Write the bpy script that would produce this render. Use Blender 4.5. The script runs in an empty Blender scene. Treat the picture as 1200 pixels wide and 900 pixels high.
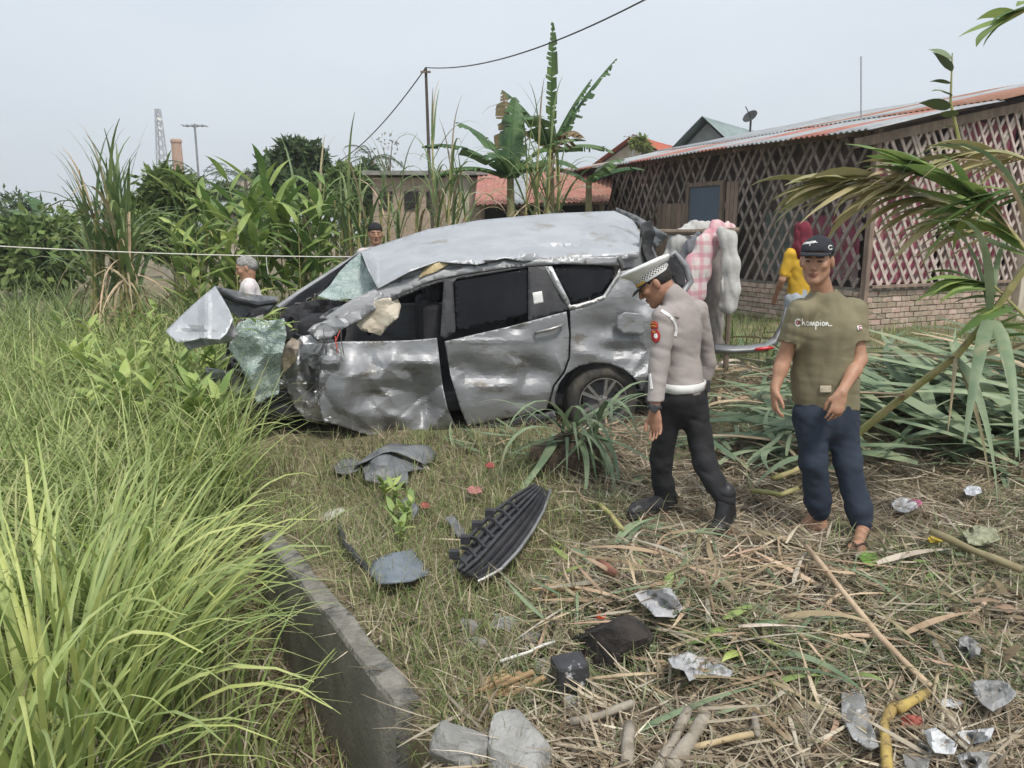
import bpy, bmesh, math, random
import numpy as np
from mathutils import Vector, Matrix, noise as mn, geometry as mg
from mathutils.bvhtree import BVHTree

R = math.radians
random.seed(7); rng = np.random.default_rng(7)
scene = bpy.context.scene
COL = scene.collection

# ------------------------------------------------------------------ camera, sky, sun, exposure
PITCH = R(11.3); CAMZ = 1.75; FPX = 900.0
cam_d = bpy.data.cameras.new('camera'); cam = bpy.data.objects.new('camera', cam_d); COL.objects.link(cam)
cam.location = (0, 0, CAMZ); cam.rotation_euler = (math.pi/2 - PITCH, 0, 0)
cam_d.sensor_width = 36; cam_d.lens = 36*FPX/1200; cam_d.clip_start = .05; cam_d.clip_end = 3000
scene.camera = cam
scene.render.resolution_x = 1024; scene.render.resolution_y = 768

SUN_EL, SUN_AZ = R(58), R(150)          # azimuth clockwise from +Y
world = bpy.data.worlds.new('World'); scene.world = world; world.use_nodes = True
wn, wl = world.node_tree.nodes, world.node_tree.links
wn.clear()
wo = wn.new('ShaderNodeOutputWorld'); bg = wn.new('ShaderNodeBackground'); sky = wn.new('ShaderNodeTexSky')
sky.sky_type = 'NISHITA'; sky.sun_disc = False; sky.sun_elevation = SUN_EL; sky.sun_rotation = SUN_AZ
sky.dust_density = 6.0; sky.air_density = 1.2; sky.ozone_density = 2.0
mx = wn.new('ShaderNodeMix'); mx.data_type = 'RGBA'; mx.inputs[0].default_value = .88
# even cloud veil over the whole dome, slightly mottled
tc = wn.new('ShaderNodeTexCoord'); nz = wn.new('ShaderNodeTexNoise'); nz.inputs['Scale'].default_value = 2.2
nz.inputs['Detail'].default_value = 5
cr = wn.new('ShaderNodeValToRGB')
cr.color_ramp.elements[0].position = .3; cr.color_ramp.elements[1].position = .75
cr.color_ramp.elements[0].color = (6.0, 6.65, 7.35, 1); cr.color_ramp.elements[1].color = (6.9, 7.4, 7.9, 1)
mpn = wn.new('ShaderNodeMapping'); mpn.inputs['Scale'].default_value = (1, 1, 3)
wl.new(tc.outputs['Generated'], mpn.inputs[0]); wl.new(mpn.outputs[0], nz.inputs['Vector'])
wl.new(nz.outputs[0], cr.inputs[0])
wl.new(sky.outputs[0], mx.inputs[6]); wl.new(cr.outputs[0], mx.inputs[7]); wl.new(mx.outputs[2], bg.inputs[0])
bg.inputs[1].default_value = .1
wl.new(bg.outputs[0], wo.inputs[0])
sun_d = bpy.data.lights.new('sun', 'SUN'); sun = bpy.data.objects.new('sun', sun_d); COL.objects.link(sun)
sun_d.energy = 2.3; sun_d.angle = R(10); sun_d.color = (1, .95, .88)
sun.rotation_euler = (math.pi/2 - SUN_EL, 0, math.pi - SUN_AZ)
scene.view_settings.view_transform = 'Standard'; scene.view_settings.look = 'None'
scene.view_settings.exposure = .42; scene.view_settings.gamma = 1

# ------------------------------------------------------------------ helpers: pixels to points
SP, CP = math.sin(PITCH), math.cos(PITCH)
def ray(px, py):
    xc = (px-600)/FPX; yc = (450-py)/FPX
    return Vector((xc, CP+yc*SP, -SP+yc*CP))
def at(px, py, Y):
    d = ray(px, py); t = Y/d.y
    return Vector((d.x*t, Y, CAMZ+d.z*t))
def sm(a, b, x):
    t = np.clip((x-a)/(b-a), 0, 1); return t*t*(3-2*t)
# value noise, vectorised
def _h(i, j, k):
    n = (i*374761393 + j*668265263 + k*2147483647 + 1274126177) & 0xffffffff
    n = ((n ^ (n >> 13))*1274126177) & 0xffffffff
    return ((n ^ (n >> 16)) & 0xffff)/32767.5 - 1
def vn(x, y, z=0.):
    x, y, z = np.broadcast_arrays(np.asarray(x, float), np.asarray(y, float), np.asarray(z, float))
    i, j, k = [np.floor(q).astype(np.int64) for q in (x, y, z)]
    u, v, w = x-i, y-j, z-k
    u, v, w = [q*q*(3-2*q) for q in (u, v, w)]
    r = 0
    for a in (0, 1):
        for b in (0, 1):
            for c in (0, 1):
                r = r + _h(i+a, j+b, k+c)*(u if a else 1-u)*(v if b else 1-v)*(w if c else 1-w)
    return r
# drain wall line
WA = np.array((-.36, 2.55)); WB = np.array((-1.30, 4.05)); WL = np.linalg.norm(WB-WA); WD = (WB-WA)/WL; WN = np.array((WD[1], -WD[0]))
def hz(x, y):
    x = np.asarray(x, float); y = np.asarray(y, float)
    z = .10*sm(4.6, 6.4, y) + .10*sm(6.5, 9, y)
    near = 1-sm(10, 22, np.hypot(x, y))
    z = z + near*(.035*vn(x*1.3, y*1.3) + .016*vn(x*4, y*4, 3))
    sx = (x-WA[0])*WN[0] + (y-WA[1])*WN[1]; al = (x-WA[0])*WD[0] + (y-WA[1])*WD[1]
    fade = sm(-.9, .15, al)*(1-sm(WL-.2, WL+.8, al))
    tr = sm(-.2, .5, x-.12*(y-2.2))*(1-sm(5.2, 6.2, y))
    z = z + tr*(.05*np.abs(vn(x*2.1, y*2.1, 21)) + .03*vn(x*5.5, y*5.5, 8)) + .10*np.exp(-((x-.55)/.45)**2-((y-3.2)/.3)**2)
    z = z - .58*(1-sm(-.10, -.01, sx))*fade*(1-.85*sm(.2, 1.0, -sx))
    z = z + .06*(1-sm(0.0, .6, np.abs(sx-.1)))*fade*(sx > -.06)
    return z
def hz1(x, y): return float(hz(x, y))
def gnd(px, py, dz=0):
    d = ray(px, py); z = 0
    for _ in range(8):
        t = (z+dz-CAMZ)/d.z; z = hz1(d.x*t, d.y*t)
    return Vector((d.x*t, d.y*t, z+dz))
V3 = Vector

# ------------------------------------------------------------------ helpers: objects
def tag(o, label=None, cat=None, group=None, kind=None):
    if label: o['label'] = label
    if cat: o['category'] = cat
    if group: o['group'] = group
    if kind: o['kind'] = kind
    return o
def empty(name, loc, label=None, cat=None, group=None):
    o = bpy.data.objects.new(name, None); COL.objects.link(o); o.location = loc; o.empty_display_size = .1
    return tag(o, label, cat, group)
def link(name, me, parent=None):
    o = bpy.data.objects.new(name, me); COL.objects.link(o)
    if parent is not None:
        o.parent = parent
        w = parent.location.copy(); p = parent.parent
        while p is not None: w += p.location; p = p.parent
        o.location = -w if not o.get('_rel') else (0, 0, 0)
    return o
# every mesh below is written in world coordinates; roots are unrotated empties or meshes at their own base
def mesh_np(name, Vv, F, smooth=False, col=None):
    Vv = np.asarray(Vv, np.float32).reshape(-1, 3)
    me = bpy.data.meshes.new(name)
    if isinstance(F, np.ndarray):
        k = F.shape[1]; n = len(F)
        me.vertices.add(len(Vv)); me.vertices.foreach_set('co', Vv.ravel())
        me.loops.add(n*k); me.loops.foreach_set('vertex_index', F.astype(np.int32).ravel())
        me.polygons.add(n); me.polygons.foreach_set('loop_start', np.arange(0, n*k, k, dtype=np.int32))
        me.update(calc_edges=True)
    else:
        me.from_pydata([tuple(v) for v in Vv.tolist()], [], F); me.update()
    if smooth: me.polygons.foreach_set('use_smooth', np.ones(len(me.polygons), bool))
    if col is not None:
        col = np.asarray(col, np.float32)
        if col.shape[1] == 3: col = np.concatenate([col, np.ones((len(col), 1), np.float32)], 1)
        a = me.attributes.new('col', 'FLOAT_COLOR', 'POINT'); a.data.foreach_set('color', col.ravel())
    return me
def mk(name, Vv, F, m, parent=None, smooth=False, col=None, origin=None):
    Vv = np.asarray([tuple(v) for v in Vv] if not isinstance(Vv, np.ndarray) else Vv, np.float32)
    if parent is None:
        if origin is None:
            lo, hi = Vv.min(0), Vv.max(0); origin = ((lo[0]+hi[0])/2, (lo[1]+hi[1])/2, lo[2])
        Vv = Vv - np.asarray(origin, np.float32)
    me = mesh_np(name, Vv, F, smooth, col)
    o = link(name, me, parent)
    if parent is None: o.location = [float(q) for q in origin]
    for q in (m if isinstance(m, (list, tuple)) else [m]): me.materials.append(q)
    return o
class MB:
    def __init__(s): s.v = []; s.f = []; s.mi = []
    def add(s, v, f, mi=0):
        n = len(s.v); s.v += [tuple(q) for q in v]; s.f += [tuple(i+n for i in q) for q in f]; s.mi += [mi]*len(f); return s
    def box(s, c, sz, ax=None, mi=0):
        c = V3(c); X, Y, Z = ax if ax else (V3((1, 0, 0)), V3((0, 1, 0)), V3((0, 0, 1)))
        vs = [c+X*(sz[0]/2*a)+Y*(sz[1]/2*b)+Z*(sz[2]/2*d) for a in (-1, 1) for b in (-1, 1) for d in (-1, 1)]
        return s.add(vs, [(0, 1, 3, 2), (4, 6, 7, 5), (0, 4, 5, 1), (2, 3, 7, 6), (0, 2, 6, 4), (1, 5, 7, 3)], mi)
    def tube(s, pts, rad, n=8, mi=0, cap=True, flat=None):
        pts = [V3(p) for p in pts]
        if not hasattr(rad, '__len__'): rad = [rad]*len(pts)
        vs = []; prev = None
        for i, p in enumerate(pts):
            t = (pts[min(i+1, len(pts)-1)]-pts[max(i-1, 0)]).normalized()
            if prev is None: a = t.orthogonal().normalized()
            else: a = (prev - t*prev.dot(t)).normalized()
            prev = a; b = t.cross(a)
            for k in range(n):
                th = 2*math.pi*k/n; vs.append(p+(a*math.cos(th)+b*math.sin(th))*rad[i])
        fs = [(i*n+k, i*n+(k+1) % n, (i+1)*n+(k+1) % n, (i+1)*n+k) for i in range(len(pts)-1) for k in range(n)]
        if cap: fs += [tuple(range(n-1, -1, -1)), tuple(range((len(pts)-1)*n, len(pts)*n))]
        return s.add(vs, fs, mi)
    def lathe(s, c, ax, prof, n=24, mi=0, ref=None, ex=1., arc=(0, 2*math.pi)):
        ax = V3(ax).normalized(); a = (V3(ref)-ax*V3(ref).dot(ax)).normalized() if ref is not None else ax.orthogonal().normalized(); b = ax.cross(a)
        full = abs(arc[1]-arc[0]-2*math.pi) < 1e-6; m = n if full else n+1
        vs = [V3(c)+ax*h+(a*math.cos(arc[0]+(arc[1]-arc[0])*k/n)*ex+b*math.sin(arc[0]+(arc[1]-arc[0])*k/n))*r for (r, h) in prof for k in range(m)]
        fs = [(i*m+k, i*m+(k+1) % m, (i+1)*m+(k+1) % m, (i+1)*m+k) for i in range(len(prof)-1) for k in range(n)]
        return s.add(vs, fs, mi)
    def build(s, name, m, parent=None, smooth=False, bevel=0, origin=None):
        o = mk(name, np.array(s.v, float), s.f, m, parent, smooth, origin=origin)
        if isinstance(m, (list, tuple)) and len(m) > 1: o.data.polygons.foreach_set('material_index', s.mi)
        if bevel:
            b = o.modifiers.new('b', 'BEVEL'); b.width = bevel; b.segments = 2; b.limit_method = 'ANGLE'
        return o

# ------------------------------------------------------------------ helpers: materials
def lin(h):
    h = h.lstrip('#'); c = [int(h[i:i+2], 16)/255 for i in (0, 2, 4)]
    return tuple(q/12.92 if q <= .04045 else ((q+.055)/1.055)**2.4 for q in c)
def mat(name, c1, c2=None, scale=6., rough=.7, metal=0., bump=0., bscale=30., attr=False, trans=0., rand=0., spec=.4, c3=None, s3=2., t3=.55, stretch=None, coat=0., detail=5., ramp=(.35, .65), rv=0.):
    m = bpy.data.materials.new(name); m.use_nodes = True
    N, L = m.node_tree.nodes, m.node_tree.links
    b = N['Principled BSDF']; out = N['Material Output']
    b.inputs['Roughness'].default_value = rough; b.inputs['Metallic'].default_value = metal
    b.inputs['Specular IOR Level'].default_value = spec; b.inputs['Coat Weight'].default_value = coat
    tcn = N.new('ShaderNodeNewGeometry'); vec = tcn.outputs['Position']
    if stretch:
        mp = N.new('ShaderNodeMapping'); mp.inputs['Scale'].default_value = stretch; L.new(vec, mp.inputs[0]); vec = mp.outputs[0]
    def nzz(sc, det=detail):
        n = N.new('ShaderNodeTexNoise'); n.inputs['Scale'].default_value = sc; n.inputs['Detail'].default_value = det; n.inputs['Roughness'].default_value = .62
        L.new(vec, n.inputs['Vector']); return n.outputs[0]
    def mixc(f, a, bb, typ='MIX'):
        x = N.new('ShaderNodeMix'); x.data_type = 'RGBA'; x.blend_type = typ
        if hasattr(f, 'links'): L.new(f, x.inputs[0])
        else: x.inputs[0].default_value = f
        for q, s in ((a, 6), (bb, 7)):
            if hasattr(q, 'links'): L.new(q, x.inputs[s])
            else: x.inputs[s].default_value = (*q[:3], 1)
        return x.outputs[2]
    def rampf(o, lo, hi):
        r = N.new('ShaderNodeMapRange'); r.inputs['From Min'].default_value = lo; r.inputs['From Max'].default_value = hi; r.interpolation_type = 'SMOOTHSTEP'
        L.new(o, r.inputs[0]); return r.outputs[0]
    if attr:
        a = N.new('ShaderNodeAttribute'); a.attribute_name = 'col'; c = a.outputs['Color']
        if c2: c = mixc(rampf(nzz(scale), *ramp), c, mixc(1, c, c2, 'MULTIPLY'))
    else:
        c = c1
        if c2: c = mixc(rampf(nzz(scale), *ramp), c1, c2)
    if c3: c = mixc(rampf(nzz(s3), t3, t3+.12), c, c3)
    if rand:
        oi = N.new('ShaderNodeObjectInfo'); hs = N.new('ShaderNodeHueSaturation')
        mr = N.new('ShaderNodeMapRange'); mr.inputs['To Min'].default_value = 1-rand; mr.inputs['To Max'].default_value = 1+rand
        L.new(oi.outputs['Random'], mr.inputs[0]); L.new(mr.outputs[0], hs.inputs['Value'])
        mh = N.new('ShaderNodeMath'); mh.operation = 'MULTIPLY_ADD'; mh.inputs[1].default_value = -.05*min(1, rand*3); mh.inputs[2].default_value = .5+.025*min(1, rand*3)
        L.new(oi.outputs['Random'], mh.inputs[0]); L.new(mh.outputs[0], hs.inputs['Hue'])
        if hasattr(c, 'links'): L.new(c, hs.inputs['Color'])
        else: hs.inputs['Color'].default_value = (*c[:3], 1)
        c = hs.outputs[0]
    if hasattr(c, 'links'): L.new(c, b.inputs['Base Color'])
    else: b.inputs['Base Color'].default_value = (*c[:3], 1)
    if rv:
        r = N.new('ShaderNodeMapRange'); r.inputs['To Min'].default_value = rough-rv; r.inputs['To Max'].default_value = rough+rv
        L.new(nzz(scale*2.3), r.inputs[0]); L.new(r.outputs[0], b.inputs['Roughness'])
    if bump:
        bp = N.new('ShaderNodeBump'); bp.inputs['Strength'].default_value = bump; bp.inputs['Distance'].default_value = .02
        L.new(nzz(bscale), bp.inputs['Height']); L.new(bp.outputs[0], b.inputs['Normal'])
    if trans:
        t = N.new('ShaderNodeBsdfTranslucent'); ms = N.new('ShaderNodeMixShader'); ms.inputs[0].default_value = trans
        if hasattr(c, 'links'): L.new(c, t.inputs[0])
        else: t.inputs[0].default_value = (*c[:3], 1)
        L.new(b.outputs[0], ms.inputs[1]); L.new(t.outputs[0], ms.inputs[2]); L.new(ms.outputs[0], out.inputs[0])
    return m

# ------------------------------------------------------------------ helpers: blades and leaves
def ribbons(base, az, el, L, W, droop, seg=5, fold=.25, twist=None, curl=1.4, prof='blade', side=None, ctop=None, cbot=None):
    """N ribbons as one vertex block; returns verts, quads, t per vertex, index of ribbon per vertex"""
    base = np.asarray(base, float).reshape(-1, 3); N = len(base)
    f = lambda q: np.broadcast_to(np.asarray(q, float), (N,)).copy()
    az, el, L, W, droop = map(f, (az, el, L, W, droop))
    tw = f(0 if twist is None else twist); sd = f(0 if side is None else side)
    pts = [base]; rows = []
    for i in range(seg+1):
        t = i/seg
        e = el - droop*t**curl
        a = az + sd*t
        d = np.stack([np.cos(e)*np.cos(a), np.cos(e)*np.sin(a), np.sin(e)], 1)
        s = np.stack([-np.sin(a), np.cos(a), np.zeros(N)], 1)
        n = np.cross(s, d)
        an = tw*t; s2 = s*np.cos(an)[:, None] + n*np.sin(an)[:, None]; n2 = n*np.cos(an)[:, None] - s*np.sin(an)[:, None]
        if prof == 'blade': w = min(1, .45+2.2*t)*max(0.03, (1-t))**.62
        elif prof == 'leaf': w = math.sin(math.pi*min(1, .04+t**.8))**.8 if t < 1 else .03
        else: w = 1.
        p = pts[-1]
        rows += [p - s2*(W*w/2)[:, None] + n2*(W*w*fold/2)[:, None], p, p + s2*(W*w/2)[:, None] + n2*(W*w*fold/2)[:, None]]
        pts.append(p + d*(L/seg)[:, None])
    Vv = np.stack(rows, 1)                        # N, 3*(seg+1), 3
    k = 3*(seg+1)
    q = []
    for i in range(seg):
        for j in (0, 1): q.append((3*i+j, 3*i+j+1, 3*i+j+4, 3*i+j+3))
    F = (np.array(q)[None] + (np.arange(N)*k)[:, None, None]).reshape(-1, 4)
    t = np.tile(np.repeat(np.linspace(0, 1, seg+1), 3), N); idx = np.repeat(np.arange(N), k)
    return Vv.reshape(-1, 3), F, t, idx
def bcol(t, idx, cols, tip=None, root=None, jit=0):
    c = np.asarray(cols, float)[idx]
    if tip is not None:
        w = np.clip((t-.72)/.28, 0, 1)[:, None]; c = c*(1-w*.7)+np.asarray(tip)*w*.7
    if root is not None:
        w = np.clip((.25-t)/.25, 0, 1)[:, None]; c = c*(1-w*.7)+np.asarray(root)*w*.7
    return c
def pick(cols, n, jit=.18):
    cols = np.asarray(cols, float); c = cols[rng.integers(0, len(cols), n)]
    return np.clip(c*(1+rng.normal(0, jit, (n, 1))), .004, 1)
def leafcloud(cent, rad, n, size, cols, flat=.0, shell=.5, asp=.5):
    """small leaf faces spread through ellipsoid clumps"""
    cent = np.asarray(cent, float); rad = np.asarray(rad, float).reshape(-1, 3)
    ci = rng.integers(0, len(cent), n)
    d = rng.normal(size=(n, 3)); d /= np.linalg.norm(d, axis=1)[:, None]
    r = shell + (1-shell)*rng.random(n)**.6; r *= 1+.18*rng.normal(size=n)
    p = cent[ci] + d*rad[ci]*r[:, None]
    a = rng.normal(size=(n, 3)); a[:, 2] -= .45; a += d*.8; a /= np.linalg.norm(a, axis=1)[:, None]
    b = np.cross(a, rng.normal(size=(n, 3)) + np.array((0, 0, 1.2))); b /= np.linalg.norm(b, axis=1)[:, None]+1e-9
    nn = np.cross(a, b)
    s = size*(.6+.8*rng.random(n))[:, None]
    Vv = np.stack([p, p+a*s*.45+b*s*asp*.5+nn*s*.08, p+a*s, p+a*s*.45-b*s*asp*.5+nn*s*.08], 1).reshape(-1, 3)
    F = np.arange(4*n).reshape(-1, 4)
    c = np.repeat(pick(cols, n), 4, 0)
    return Vv, F, c

def wloc(o):
    w = V3((0, 0, 0))
    while o is not None: w += o.location; o = o.parent
    return w
def inst(name, me, parent, M):
    """an object sharing mesh data, placed by a world matrix under an unrotated parent"""
    o = bpy.data.objects.new(name, me); COL.objects.link(o)
    M = M.copy()
    if parent is not None: o.parent = parent; M.translation = M.translation - wloc(parent)
    o.matrix_local = M
    return o
def frame(X, Y, Z, loc, s=(1, 1, 1)):
    X, Y, Z = V3(X).normalized()*s[0], V3(Y).normalized()*s[1], V3(Z).normalized()*s[2]
    return Matrix(((X.x, Y.x, Z.x, loc[0]), (X.y, Y.y, Z.y, loc[1]), (X.z, Y.z, Z.z, loc[2]), (0, 0, 0, 1)))
UB = MB().box((0, 0, 0), (1, 1, 1))
def unit_box(name, m, ch=0):
    me = mesh_np(name, np.array(UB.v), UB.f)
    if ch:
        bm = bmesh.new(); bm.from_mesh(me); bmesh.ops.bevel(bm, geom=bm.edges[:], offset=ch, segments=1, affect='EDGES'); bm.to_mesh(me); bm.free()
    me.materials.append(m); return me

# ------------------------------------------------------------------ materials of the setting
M_ground = mat('soil', (.15, .12, .08), (.25, .205, .135), 2.5, .95, bump=.8, bscale=25, c3=(.14, .15, .07), s3=1.1, t3=.52)
M_leafy = mat('foliage', None, (.72, .78, .7), 3, .55, attr=True, trans=.28, spec=.35)
M_blade = mat('grass_blade', None, (.8, .8, .75), 7, .5, attr=True, trans=.25, spec=.4)
M_straw = mat('straw', None, (.75, .72, .68), 9, .8, attr=True, trans=.08, spec=.2)
M_canegreen = mat('cane_leaf_green', (.13, .20, .075), (.20, .27, .11), 5, .45, trans=.25, rand=.28, spec=.45, c3=(.30, .27, .13), s3=3, t3=.62)
M_canecut = mat('cut_cane_leaf', (.15, .22, .12), (.24, .30, .18), 5, .5, trans=.2, rand=.3, spec=.45, c3=(.36, .32, .2), s3=2.4, t3=.6)
M_canedry = mat('cane_leaf_dry', (.50, .41, .27), (.36, .28, .175), 8, .85, trans=.12, rand=.35, spec=.2)
M_stalk = mat('cane_stalk', (.30, .30, .10), (.42, .36, .17), 12, .55, rand=.2, c3=(.22, .13, .07), s3=9, t3=.58)
M_bark = mat('bark', (.16, .12, .085), (.24, .2, .15), 9, .9, bump=.5, bscale=30, stretch=(3, 3, .6))
M_banana = mat('banana_leaf', (.05, .11, .035), (.10, .18, .055), 3, .45, trans=.2, rand=.3, spec=.45)
M_bananadry = mat('banana_leaf_dry', (.24, .17, .09), (.16, .11, .06), 5, .85, rand=.3)
M_concrete = mat('concrete', (.33, .32, .29), (.22, .215, .20), 5, .9, bump=.6, bscale=45, c3=(.15, .15, .135), s3=2.2, t3=.58)
M_rock = mat('rock', (.36, .355, .34), (.24, .235, .22), 7, .9, bump=.7, bscale=35, rand=.12)
M_brick = mat('old_brick', (.40, .285, .215), (.50, .42, .335), 11, .92, bump=.6, bscale=60, rand=.28, c3=(.25, .23, .17), s3=3, t3=.58)
M_mortar = mat('mortar', (.27, .25, .22), (.18, .165, .14), 8, .95, bump=.6, bscale=50, c3=(.12, .135, .08), s3=1.5, t3=.56)
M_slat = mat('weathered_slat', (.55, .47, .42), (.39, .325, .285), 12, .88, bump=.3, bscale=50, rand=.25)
M_slatshade = mat('shaded_slat', (.32, .27, .235), (.20, .168, .148), 12, .9, bump=.3, bscale=50, rand=.3)  # slat wood darkened: shade under the eaves put into the side wall's colour
M_timber = mat('old_timber', (.26, .20, .15), (.17, .13, .10), 9, .88, bump=.4, bscale=40, stretch=(1, 1, .3), rand=.2)
M_zinc = mat('zinc_roof', (.42, .44, .45), (.32, .335, .34), 4, .55, metal=.3, c3=(.30, .20, .15), s3=1.8, t3=.6, rand=.15)
M_rust = mat('rust_roof', (.30, .12, .085), (.38, .20, .15), 5, .85, rand=.2, c3=(.33, .30, .28), s3=2.1, t3=.6)
M_greenroof = mat('green_zinc', (.22, .28, .27), (.27, .33, .32), 5, .55, metal=.2, rand=.08)
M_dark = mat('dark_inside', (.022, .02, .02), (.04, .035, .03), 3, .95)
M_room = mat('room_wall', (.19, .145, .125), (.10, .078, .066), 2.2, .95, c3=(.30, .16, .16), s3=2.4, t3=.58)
M_pink = mat('pink_sheet', (.50, .15, .22), (.34, .09, .13), 3.2, .9, c3=(.40, .33, .31), s3=3.0, t3=.53)
M_bluecloth = mat('blue_grey_cloth', (.10, .13, .18), (.12, .155, .21), 30, .9)
M_plaster = mat('cream_plaster', (.55, .50, .40), (.42, .37, .29), 3, .92, c3=(.3, .26, .2), s3=1.2, t3=.6)
M_white = mat('white_paint', (.75, .75, .73), (.6, .6, .58), 10, .6)
M_metalgrey = mat('grey_metal', (.38, .39, .40), (.28, .29, .30), 10, .5, metal=.6)
M_rope = mat('white_cord', (.72, .70, .64), (.6, .58, .52), 40, .9)
M_cable = mat('black_cable', (.05, .05, .05), None, 5, .7)

# ------------------------------------------------------------------ ground, one sheet to the horizon
def sgrid(lo, hi, n, k):
    a, b = math.asinh(lo/k), math.asinh(hi/k); return k*np.sinh(np.linspace(a, b, n))
gx = sgrid(-420, 420, 380, 1.2); gy = np.concatenate([sgrid(-40, -.001, 30, 1.), 3+sgrid(-2.9, 480, 340, 2.2)])
GX, GY = np.meshgrid(gx, gy, indexing='ij'); GZ = hz(GX, GY)
nI, nJ = GX.shape
ii, jj = np.meshgrid(np.arange(nI-1), np.arange(nJ-1), indexing='ij'); q0 = (ii*nJ+jj).ravel()
g = mk('ground', np.stack([GX, GY, GZ], -1).reshape(-1, 3), np.stack([q0, q0+nJ, q0+nJ+1, q0+1], 1), M_ground, smooth=True, origin=(0, 0, 0))
tag(g, kind='structure')

# ------------------------------------------------------------------ lattice house
HC = at(1013, 338, 12.0); HC.z = 0.2
HA = V3((math.cos(R(25)), math.sin(R(25)), 0)); HB = V3((-HA.y, HA.x, 0)); UZ = V3((0, 0, 1))
def H(u, v, z): return HC + HA*u + HB*v + UZ*(z-HC.z)
ZB, ZE, SL = .87, 3.27, math.tan(R(11.4))      # brick top, eaves height, roof slope
house = empty('lattice_house', H(2.5, 3.5, .15), 'old brick and timber lattice house with rusty corrugated roof beside the wreck', 'house')
HO = -HB                                      # outward from the gable wall; -HA outward from the side wall
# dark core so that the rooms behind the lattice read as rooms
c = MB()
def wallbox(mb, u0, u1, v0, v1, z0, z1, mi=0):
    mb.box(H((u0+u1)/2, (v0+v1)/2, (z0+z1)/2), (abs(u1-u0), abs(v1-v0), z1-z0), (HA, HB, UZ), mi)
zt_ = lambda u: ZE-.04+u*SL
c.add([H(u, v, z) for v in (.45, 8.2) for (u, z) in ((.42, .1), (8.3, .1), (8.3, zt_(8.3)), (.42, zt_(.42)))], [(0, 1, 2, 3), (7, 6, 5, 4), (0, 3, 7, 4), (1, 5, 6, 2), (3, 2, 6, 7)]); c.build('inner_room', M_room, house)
# mortar bed with bricks
mb = MB(); wallbox(mb, .02, 8.0, .02, .14, -.1, ZB-.012); wallbox(mb, .02, .14, .142, 8.3, -.1, ZB-.012); mb.build('mortar_bed', M_mortar, house)
bme = unit_box('brick', M_brick, .06); BL, BH = .215, .089
def bricks(along, org_u, org_v, outn, L, first, m2=None):
    rest = MB(); n = 0
    z = .1; r = 0
    while z+BH*.8 < ZB:
        x = -(BL/2)*(r % 2)
        while x < L:
            a = max(x, 0)+.006; b = min(x+BL, L)-.006
            if b-a > .05 and not (z > ZB-.2 and random.random() < .06):
                cc = H(org_u, org_v, z+BH/2) + along*((a+b)/2) + outn*(random.uniform(-.006, .007)) + UZ*random.uniform(-.004, .004)
                sz = (b-a, .1, BH-.014)
                tilt = Matrix.Rotation(random.uniform(-.02, .02), 3, outn)
                X = tilt @ along; Z = tilt @ UZ
                if a < first: inst('brick', bme, house, frame(X, outn, Z, cc, sz)); n += 1
                else: rest.box(cc, sz, (X, outn, Z))
            x += BL
        z += BH; r += 1
    if rest.v: tag(rest.build('brickwork', M_brick, house), kind='stuff')
bricks(HA, 0, 0.052, HO, 7.9, 3.6); bricks(HB, 0.052, .11, -HA, 8.2, 2.6)
# lattice slats clipped to a wall polygon
sme = unit_box('slat', M_slat, .04); smd = unit_box('slat', M_slatshade, .04)
def clip(poly, p, d):
    t0, t1 = -1e9, 1e9
    for i in range(len(poly)):
        a, b = poly[i], poly[(i+1) % len(poly)]
        ex, ey = b[0]-a[0], b[1]-a[1]; nx, ny = -ey, ex
        den = nx*d[0]+ny*d[1]; num = nx*(a[0]-p[0])+ny*(a[1]-p[1])
        if abs(den) < 1e-9:
            if num > 0: return None
        elif den > 0: t0 = max(t0, num/den)
        else: t1 = min(t1, num/den)
    return (t0, t1) if t1-t0 > .12 else None
def lattice(poly, along, org, outn, step, ang, skip=0., w=.062, me=None):
    W = max(p[0] for p in poly)
    for s, lay in ((1, .0), (-1, .026)):
        x = -3.
        while x < W+3:
            an = R(ang+random.uniform(-1.6, 1.6)); d = (math.cos(an)*s, math.sin(an))
            r = clip(poly, (x+random.uniform(-.03, .03), ZB), d)
            if r and random.random() > skip:
                t0, t1 = r
                if random.random() < .12: t0 += random.uniform(0, .25)
                m_ = (t0+t1)/2; X = along*d[0]+UZ*d[1]; cc = org + along*(x+d[0]*m_) + UZ*(ZB+d[1]*m_-org.z) + outn*(lay+random.uniform(0, .004))
                inst('slat', me or sme, house, frame(X, X.cross(outn), outn, cc, (t1-t0, w*random.uniform(.85, 1.15), .02)))
            x += step
Wg = 3.62
lattice([(0.06, ZB), (Wg, ZB), (Wg, ZE+Wg*SL-.18), (.06, ZE-.16)], HA, H(0, 0, .2)+HO*.01, HO, .205, 57, .02, .054)
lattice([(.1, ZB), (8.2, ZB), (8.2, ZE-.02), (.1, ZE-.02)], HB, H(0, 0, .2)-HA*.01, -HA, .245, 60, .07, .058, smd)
def bar(name, p, q, w, d, m, par, up=UZ):
    p, q = V3(p), V3(q); X = (q-p).normalized(); Y = up.cross(X).normalized(); Z = X.cross(Y)
    return MB().box((p+q)/2, ((q-p).length, d, w), (X, Y, Z)).build(name, m, par, bevel=.004)
bar('corner_post', H(.0, .0, .1)+HO*.02-HA*.02, H(0, 0, ZE-.03)+HO*.02-HA*.02, .09, .09, M_timber, house, HA)
bar('verge_beam', H(-.55, -.09, ZE-.16-.55*SL), H(7.8, -.09, ZE-.16+7.8*SL), .14, .045, M_timber, house)
bar('sill_beam', H(.08, -.055, ZB+.02), H(Wg, -.055, ZB+.02), .05, .05, M_timber, house)
bar('wall_plate', H(-.07, .1, ZE-.06), H(-.07, 8.3, ZE-.06), .09, .05, M_timber, house)
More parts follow.
